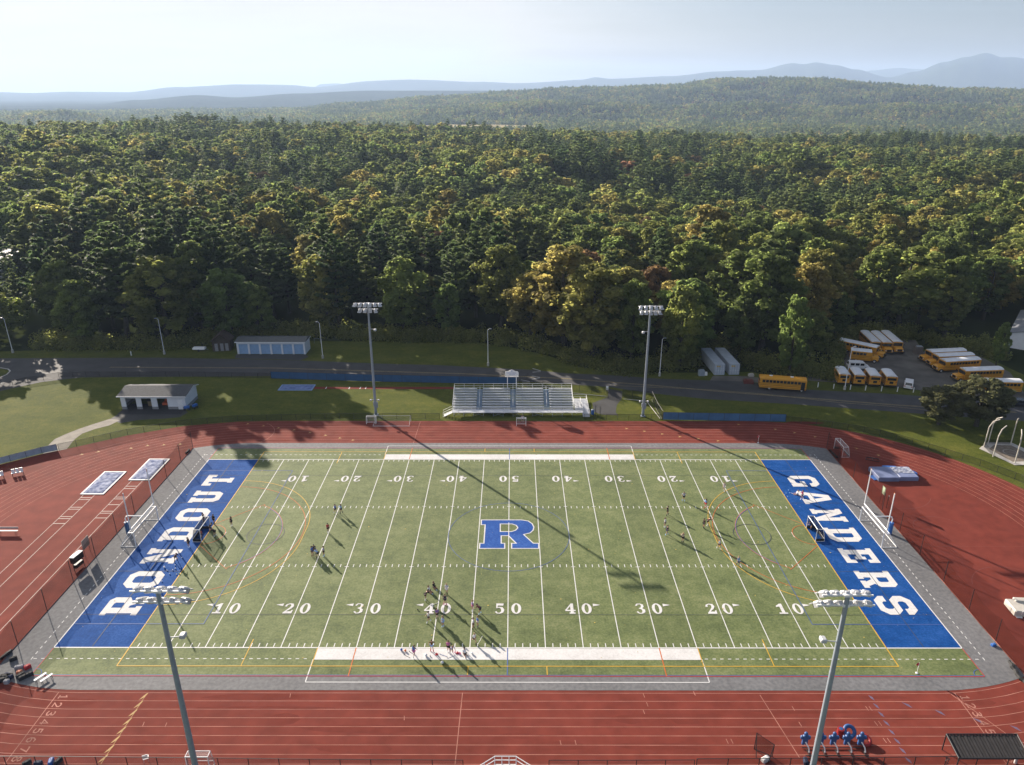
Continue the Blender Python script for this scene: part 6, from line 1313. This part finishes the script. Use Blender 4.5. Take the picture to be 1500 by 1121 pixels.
# forest outline: depth y at which the wood begins, for each x
FE = [(-400, 60), (-230, 62), (-216, 182), (-174, 180), (-162, 91), (-121, 88), (-100, 88), (-92, 88), (-77, 93), (-72, 97), (-52, 99), (-34, 95), (-18, 95), (-3, 92), (9, 85), (17, 76), (29, 70), (45, 75), (47, 84), (57, 84), (60, 72), (68, 68), (76, 67), (84, 84), (92, 97), (110, 97), (114, 88), (124, 80), (126, 106), (152, 106), (154, 66), (200, 60), (400, 40)]
def fedge(x):
    if x <= FE[0][0]: return FE[0][1]
    for (a, p), (b, q) in zip(FE, FE[1:]):
        if a <= x <= b: return p+(q-p)*(x-a)/(b-a)
    return FE[-1][1]
pts = []
cell = 10.6
yy = 60
while yy < 1120:
    sp = cell if yy < 420 else cell*1.12
    half = 260+.80*(yy+95)
    xx = -half
    while xx < half:
        x = xx+R.uniform(-.42, .42)*sp; y = yy+R.uniform(-.42, .42)*sp
        if y > fedge(x)+R.uniform(0, 2.5): pts.append((x, y))
        xx += sp
    yy += sp
def in_view(x, y):
    d = (y-CY)*math.cos(PIT)+(CH-15)*math.sin(PIT); return abs(x-CX)/d < .69
def species(x, y):
    a = fb(x, y, 120, 3, 21); c = fb(x, y, 60, 2, 33); r = R.random()
    if r < .028: return 'rust'
    pine_p = .12+2.0*a+(.15 if -40 < x < 40 and y < 330 else 0)-(.3 if x > 70 and y < 300 else 0)-(.45 if y-fedge(x) < 20 else 0)
    if y > 500: pine_p += .12
    if R.random() < pine_p: return 'pine'
    if c > .18 and R.random() < .6: return 'yellow'
    if R.random() < .10: return 'yellow'
    return 'tall' if R.random() < .3 else 'oak'
LIT = [(65.3, 66.5, 19.5), (43.5, 71, 21), (-17, 97, 17), (21, 112, 22), (108, 108, 20), (-52, 103, 22), (-30, 100, 22)]
def height(key, x, y):
    h = {'oak': 21, 'tall': 23, 'yellow': 20, 'rust': 18.5, 'pine': 24.5}[key]*R.uniform(.78, 1.2)
    d = y-fedge(x); lump = (1+.24*fb(x, y, 34, 2, 71))*(1+.22*fb(x, y, 120, 2, 17))
    k = 1.0
    for hx, hy, hh in LIT:      # lower growth on the sunny side of the trees that catch the light
        ax, ay = x-hx, y-hy; al = ax*-.632+ay*.775; la = abs(ax*.775+ay*.632)
        if 0 < al < hh*2.3 and la < 5.5: k = min(k, .45+.5*al/(hh*2.3))
    if 68 < x < 90 and d < 14: k = min(k, .72)
    if x < -128 and y < 150: k = min(k, .64)
    if d < 26: return h*(1.17 if x < 62 else 1.05)*(1+.5*(lump-1))*k
    if d < 62: lump -= .15 if x < 15 else .07
    return h*lump*k
ORD = sorted([p for p in pts if in_view(*p)], key=lambda p: (p[1]-CY)+.4*max(0, p[1]-fedge(p[0]))*1.0)
N_SINGLE = 285
ORD = [p for p in ORD if not any(math.hypot(p[0]-a, p[1]-b_) < 6 for a, b_, _ in LIT)]
single = ORD[:N_SINGLE]; ss = set(single)
ZONES = [(-400, -112, 'at the bend of the road'), (-112, -86, 'behind the white storage shed'), (-86, -70, 'behind the old wooden hut'), (-70, -50, 'behind the garage with blue doors'), (-50, -30, 'behind the tall floodlight pole by the far track'), (-30, -12, 'behind the grass verge past the garage'), (-12, 6, 'behind the small stadium sign'), (6, 24, 'beyond the road arrows'), (24, 42, 'behind the second tall floodlight pole'), (42, 58, 'behind the two shipping containers'), (58, 80, 'beyond the bus on the road'), (80, 96, 'behind the row of parked buses'), (96, 125, 'behind the gravel bus lot'), (125, 500, 'beside the grey-roofed building')]
def zone(x):
    for a, b_, s in ZONES:
        if a <= x < b_: return s
    return 'at the end of the wood'
for x, y in single:
    k = species(x, y); d = y-fedge(x); h = height(k, x, y)
    if d < 6: row = 'edging the wood'
    elif d < 18: row = 'just inside the wood'
    else: row = 'deeper in the wood'
    if k == 'pine' and d < 5 and R.random() < .4: k = 'yellow'; h = 15
    if x > 100: h *= .85
    lb = '%s %s %s' % (WORDS[k], row, zone(x)); lb = ' '.join(lb.split()[:16]); plant_tree(k, x, y, h, lb, lb)
# trees that stand out
HERO = [('yellow', 65.3, 66.0, 21, 'bright sunlit yellow-green tree standing alone above the road beyond the bus', .66), ('yellow', 41.0, 72.5, 21.5, 'tall pale green tree beside the two shipping containers', .85),
        ('oak', 29.5, 75, 22.5, 'pale-topped green tree behind the far right-hand tall floodlight pole', .9), ('rust', 21, 112, 22, 'orange autumn tree with a rounded crown rising above the wood', 1.1),
        ('olive', 86.6, 39.9, 8.6, 'smaller of two low spreading trees on the lawn beside the throwing cage', 1.75), ('olive', 93.6, 39.0, 11, 'larger of two low spreading trees on the lawn beside the throwing cage', 1.75),
        ('yellow', 119, 74, 12, 'slim yellow-leaved tree in front of the grey-roofed building', .6), ('yellow', -113, 90, 19, 'sunlit yellow-green tree at the bend of the road by the street lamp', 1.1), ('oak', -121, 98, 22, 'large sunlit tree towering over the white-roofed building', 1.25),
        ('yellow', 108, 108, 20, 'sunlit olive tree rising behind the gravel bus lot', 1.1), ('yellow', -17, 97, 16, 'yellow-green tree lit at the top behind the small stadium sign', .9),
        ('yellow', -52, 103, 23, 'sunlit yellow-green tree rising behind the end of the garage', 1.3), ('yellow', -30, 100, 23, 'sunlit yellow-green tree rising behind the far floodlight pole by the goals', 1.2)]
for k, x, y, h, lb, w in HERO: plant_tree(k, x, y, h, lb, wide=w)
ugl = MB()
# ---------------- undergrowth along the edge of the wood
rng = np.random.default_rng(5); C = []; Nn = []; S = []; T = []
for i in range(620):
    x = rng.uniform(-125, 125); y = fedge(x)-rng.uniform(.2, 2.2)+(rng.uniform(0, 7) if rng.random() < .5 else 0)
    if fedge(x) > 150: continue
    rr = rng.uniform(1.2, 2.8); hh = rr*rng.uniform(.8, 1.9); m = 150
    d = rng.normal(0, 1, (m, 3)); d[:, 2] = abs(d[:, 2]); d /= np.linalg.norm(d, axis=1)[:, None]
    C.append(np.array([x, y, 0])+d*np.array([rr, rr, hh])*rng.uniform(.75, 1.08, (m, 1))); Nn.append(d); S.append(rng.uniform(.3, .55, m)); T.append(np.clip(rng.normal(rng.uniform(.2, .8), .12, m), 0, 1))
me = leaves_mesh('undergrowth', np.concatenate(C), np.concatenate(Nn), np.concatenate(S), 1.2, rng, np.concatenate(T), None, (L_oak,))
link('undergrowth', me, None, 'dark shrubs and weeds along the foot of the wood', 'undergrowth', kind='stuff')

# ---------------- the rest of the wood: one stuff object, trees instanced on its points
PC = bpy.data.collections.new('forest_tree_shapes')
IDX = {}
def proto(key, lod, mt, gen, seeds, **kw):
    IDX[(key, lod)] = []
    for s in seeds:
        C, Nn, S, T, rng = gen(s, **kw)
        tb = trunk_mb(kw['H'], .3, rng, 2) if lod == 0 else None
        me = leaves_mesh('shape', C, Nn, S, 1.6 if gen is conifer else 1.15, rng, T, tb, (mt, bark), .28 if gen is conifer else .5)
        o = bpy.data.objects.new('shape_%03d' % len(PC.objects), me); PC.objects.link(o); IDX[(key, lod)].append(len(PC.objects)-1)
LODS = [(5000, .82), (1500, 1.2), (190, 2.6)]
for lod, (n, sz) in enumerate(LODS):
    ns = 4 if lod < 2 else 3
    proto('oak', lod, L_oak, broadleaf, range(100, 100+ns), n=n, H=19, Rr=5.2, size=.75*sz, lobes=(40 if lod == 0 else 26) if lod < 2 else 10, base=.2)
    proto('tall', lod, L_oak, broadleaf, range(110, 112), n=n, H=21, Rr=4.2, size=.75*sz, lobes=(40 if lod == 0 else 26) if lod < 2 else 10, base=.2)
    proto('yellow', lod, L_yel, broadleaf, range(120, 123), n=n, H=18, Rr=4.8, size=.75*sz, lobes=(40 if lod == 0 else 26) if lod < 2 else 10, base=.2)
    proto('rust', lod, L_rust, broadleaf, range(130, 131), n=n, H=16, Rr=4.4, size=.75*sz, lobes=(40 if lod == 0 else 26) if lod < 2 else 9, base=.2)
    proto('pine', lod, L_pine, conifer, range(140, 140+ns), n=int(n*1.2), H=24, Rr=5.3, size=.75*sz, base=.3, whorl=1.7 if lod < 2 else 2.4)
def scatter_group():
    ng = bpy.data.node_groups.new('wood_scatter', 'GeometryNodeTree')
    ng.interface.new_socket('Geometry', in_out='INPUT', socket_type='NodeSocketGeometry'); ng.interface.new_socket('Geometry', in_out='OUTPUT', socket_type='NodeSocketGeometry')
    N = ng.nodes.new; L = ng.links.new
    i = N('NodeGroupInput'); o = N('NodeGroupOutput'); ip = N('GeometryNodeInstanceOnPoints'); ci = N('GeometryNodeCollectionInfo')
    ci.inputs['Collection'].default_value = PC; ci.inputs['Separate Children'].default_value = True; ci.inputs['Reset Children'].default_value = True
    def at(n, t):
        a = N('GeometryNodeInputNamedAttribute'); a.data_type = t; a.inputs['Name'].default_value = n; return a.outputs['Attribute']
    L(i.outputs[0], ip.inputs['Points']); L(ci.outputs[0], ip.inputs['Instance']); ip.inputs['Pick Instance'].default_value = True
    L(at('pick', 'INT'), ip.inputs['Instance Index']); L(at('turn', 'FLOAT_VECTOR'), ip.inputs['Rotation']); L(at('size', 'FLOAT_VECTOR'), ip.inputs['Scale'])
    L(ip.outputs[0], o.inputs[0]); return ng
NG = scatter_group()
def wood(name, items, label):
    """items: x, y, key, lod, height, wide"""
    me = bpy.data.meshes.new(name); me.from_pydata([(x, y, terrain(x, y)-.3) for x, y, *_ in items], [], [])
    H0 = {'oak': 19, 'tall': 21, 'yellow': 18, 'rust': 16, 'pine': 24}
    a = me.attributes.new('pick', 'INT', 'POINT'); a.data.foreach_set('value', [R.choice(IDX[(k, l)]) for _, _, k, l, _, _ in items])
    a = me.attributes.new('turn', 'FLOAT_VECTOR', 'POINT'); a.data.foreach_set('vector', [v for _ in items for v in (0, 0, R.uniform(0, 6.28))])
    a = me.attributes.new('size', 'FLOAT_VECTOR', 'POINT'); a.data.foreach_set('vector', [v for _, _, k, l, h, w in items for v in (h/H0[k]*w, h/H0[k]*w, h/H0[k])])
    o = link(name, me, None, label, 'forest', kind='stuff'); md = o.modifiers.new('trees', 'NODES'); md.node_group = NG; return o
items = []
for p in pts:
    if p in ss: continue
    x, y = p
    if any(math.hypot(x-h[1], y-h[2]) < 4 for h in HERO): continue
    r = math.hypot(x-CX, y-CY); lod = 0 if r < 380 and in_view(x, y) else 1
    if not in_view(x, y) and r > 500 and abs(x)/(r+1) > .8: continue
    k = species(x, y); items.append((x, y, k, lod, height(k, x, y), R.uniform(1.15, 1.85) if k != 'pine' else R.uniform(1.05, 1.45)))
wood('forest', items, 'mixed wood of pines and broadleaf trees beyond the road')
FZ = VALLEY+5
FIELD = [gp(604, 184, FZ), gp(660, 182.5, FZ), gp(720, 182.5, FZ), gp(784, 184, FZ), gp(788, 192, FZ), gp(700, 197, FZ), gp(602, 192, FZ)]
def inside(x, y, P):
    c = False
    for i in range(len(P)):
        (x1, y1), (x2, y2) = P[i-1], P[i]
        if (y1 > y) != (y2 > y) and x < (x2-x1)*(y-y1)/(y2-y1)+x1: c = not c
    return c
items = []; sp = 11.0; r = 1060.0
while r < 4450:
    da = sp/r; a = -.66
    while a < .66:
        q = a+R.uniform(-.4, .4)*da; rr = r+R.uniform(-.4, .4)*sp
        x = CX+rr*math.sin(q); y = CY+rr*math.cos(q)
        a += da
        if y < 1120 and abs(x) < 260+.8*(y+95): continue
        if inside(x, y, FIELD): continue
        k = species(x, y); items.append((x, y, k, 2, height(k, x, y)*.9, 1.35+.15*(r > 2400)))
    r += sp*.9; sp = 11 if r < 1500 else (13.5 if r < 2400 else 16)
wood('distant_forest', items, 'far-off wooded valley and hillside merging into haze')
print('forest pts', len(pts), 'distant', len(items))
b = MB()
for F in (FIELD,):
    F = sorted(F, key=lambda p: math.atan2(p[1]-sum(q[1] for q in F)/len(F), p[0]-sum(q[0] for q in F)/len(F)))
    b.poly(F, VALLEY+5)
b.build('valley_field', mat('hay_field', (.42, .35, .19), .95, var=.2, scale=.01, spec=0), kind='structure')
# ------------------------------------------------------------------ light, sky, air, camera
SUN_EL, SUN_DX, SUN_DY = rad(18.0), -.632, .775
sun = bpy.data.lights.new('sun', 'SUN'); sun.energy = 5.0; sun.angle = rad(.42); sun.color = (1, .885, .75)
so = bpy.data.objects.new('sun', sun); COL.objects.link(so)
d = Vector((SUN_DX*math.cos(SUN_EL), SUN_DY*math.cos(SUN_EL), math.sin(SUN_EL))); so.rotation_euler = d.to_track_quat('Z', 'Y').to_euler()
W = bpy.data.worlds.new('World'); SC.world = W; W.use_nodes = True; nt = W.node_tree; nt.nodes.clear(); N = nt.nodes.new; L = nt.links.new
out = N('ShaderNodeOutputWorld'); bg = N('ShaderNodeBackground'); sky = N('ShaderNodeTexSky'); sky.sky_type = 'NISHITA'; sky.sun_disc = False
sky.sun_elevation = SUN_EL; sky.sun_rotation = math.atan2(SUN_DX, SUN_DY); sky.air_density = 1.0; sky.dust_density = 2.5; sky.ozone_density = 2.2; sky.altitude = 100
bg.inputs[1].default_value = .042
tc = N('ShaderNodeTexCoord'); sep = N('ShaderNodeSeparateXYZ'); L(tc.outputs['Generated'], sep.inputs[0])
# thin high cloud: direction divided by height gives a flat layer seen in perspective
mz = N('ShaderNodeMath'); mz.operation = 'MAXIMUM'; L(sep.outputs[2], mz.inputs[0]); mz.inputs[1].default_value = .0
ma = N('ShaderNodeMath'); ma.operation = 'ADD'; L(mz.outputs[0], ma.inputs[0]); ma.inputs[1].default_value = .09
dx = N('ShaderNodeMath'); dx.operation = 'DIVIDE'; L(sep.outputs[0], dx.inputs[0]); L(ma.outputs[0], dx.inputs[1])
dy = N('ShaderNodeMath'); dy.operation = 'DIVIDE'; L(sep.outputs[1], dy.inputs[0]); L(ma.outputs[0], dy.inputs[1])
cv = N('ShaderNodeCombineXYZ'); L(dx.outputs[0], cv.inputs[0]); L(dy.outputs[0], cv.inputs[1])
mp = N('ShaderNodeMapping'); mp.inputs['Scale'].default_value = (.55, .9, 1); mp.inputs['Rotation'].default_value = (0, 0, .5); L(cv.outputs[0], mp.inputs[0])
nz = N('ShaderNodeTexNoise'); nz.inputs['Scale'].default_value = 1.1; nz.inputs['Detail'].default_value = 8; nz.inputs['Roughness'].default_value = .58; nz.inputs['Distortion'].default_value = .6; L(mp.outputs[0], nz.inputs['Vector'])
cr = N('ShaderNodeMapRange'); cr.inputs['From Min'].default_value = .38; cr.inputs['From Max'].default_value = .6; L(nz.outputs['Fac'], cr.inputs[0])
# the cloud sheet lies towards the sun's side of the sky
sd = N('ShaderNodeMapRange'); sd.inputs['From Min'].default_value = .3; sd.inputs['From Max'].default_value = -.45; sd.inputs['To Min'].default_value = .04; sd.inputs['To Max'].default_value = .95; L(sep.outputs[0], sd.inputs[0])
cf = N('ShaderNodeMath'); cf.operation = 'MULTIPLY_ADD'; cf.inputs[1].default_value = .95; cf.inputs[2].default_value = .1; L(cr.outputs[0], cf.inputs[0])
mu = N('ShaderNodeMath'); mu.operation = 'MULTIPLY'; L(cf.outputs[0], mu.inputs[0]); L(sd.outputs[0], mu.inputs[1])
mx = N('ShaderNodeMix'); mx.data_type = 'RGBA'; L(mu.outputs[0], mx.inputs[0]); vm = N('ShaderNodeVectorMath'); vm.operation = 'MULTIPLY'; vm.inputs[1].default_value = (1.0, .97, 1.05); L(sky.outputs[0], vm.inputs[0])
vn = N('ShaderNodeVectorMath'); vn.operation = 'MINIMUM'; vn.inputs[1].default_value = (7.5, 7.15, 6.75); L(vm.outputs[0], vn.inputs[0]); L(vn.outputs[0], mx.inputs[6]); mx.inputs[7].default_value = (8.15, 7.85, 7.4, 1)
L(mx.outputs[2], bg.inputs[0]); L(bg.outputs[0], out.inputs[0])
# air
if HAZE > 0:
    b = MB(); z0, z1 = ZLOW, ZTOP; b.add([(-20500, -20500, z0), (20500, -20500, z0), (20500, 20500, z0), (-20500, 20500, z0), (-20500, -20500, z1), (20500, -20500, z1), (20500, 20500, z1), (-20500, 20500, z1)], [[3, 2, 1, 0], [4, 5, 6, 7], [0, 1, 5, 4], [1, 2, 6, 5], [2, 3, 7, 6], [3, 0, 4, 7]])
    hm = bpy.data.materials.new('haze_air'); nt, N, L = nodes_of(hm); o = N('ShaderNodeOutputMaterial'); v = N('ShaderNodeVolumePrincipled')
    v.inputs['Color'].default_value = (.52, .70, 1, 1); v.inputs['Density'].default_value = HAZE; v.inputs['Anisotropy'].default_value = .15; L(v.outputs[0], o.inputs['Volume'])
    b.build('haze', hm, label='pale blue autumn haze over the valley and hills', cat='haze', kind='stuff')
cam = bpy.data.cameras.new('camera'); co = bpy.data.objects.new('camera', cam); COL.objects.link(co); SC.camera = co
cam.sensor_fit = 'HORIZONTAL'; cam.sensor_width = 36; cam.lens = 36*FPX/1500; cam.clip_start = .5; cam.clip_end = 90000
co.location = (CX, CY, CH); co.rotation_euler = (PI/2-PIT, 0, YAW)
SC.view_settings.view_transform = 'Standard'; SC.view_settings.look = 'None'; SC.view_settings.gamma = 1; SC.view_settings.exposure = EXPO
cy = SC.cycles; cy.max_bounces = 6; cy.diffuse_bounces = 3; cy.glossy_bounces = 2; cy.transmission_bounces = 3; cy.transparent_max_bounces = 24; cy.volume_bounces = 0
cy.use_denoising = True; cy.sample_clamp_indirect = 8
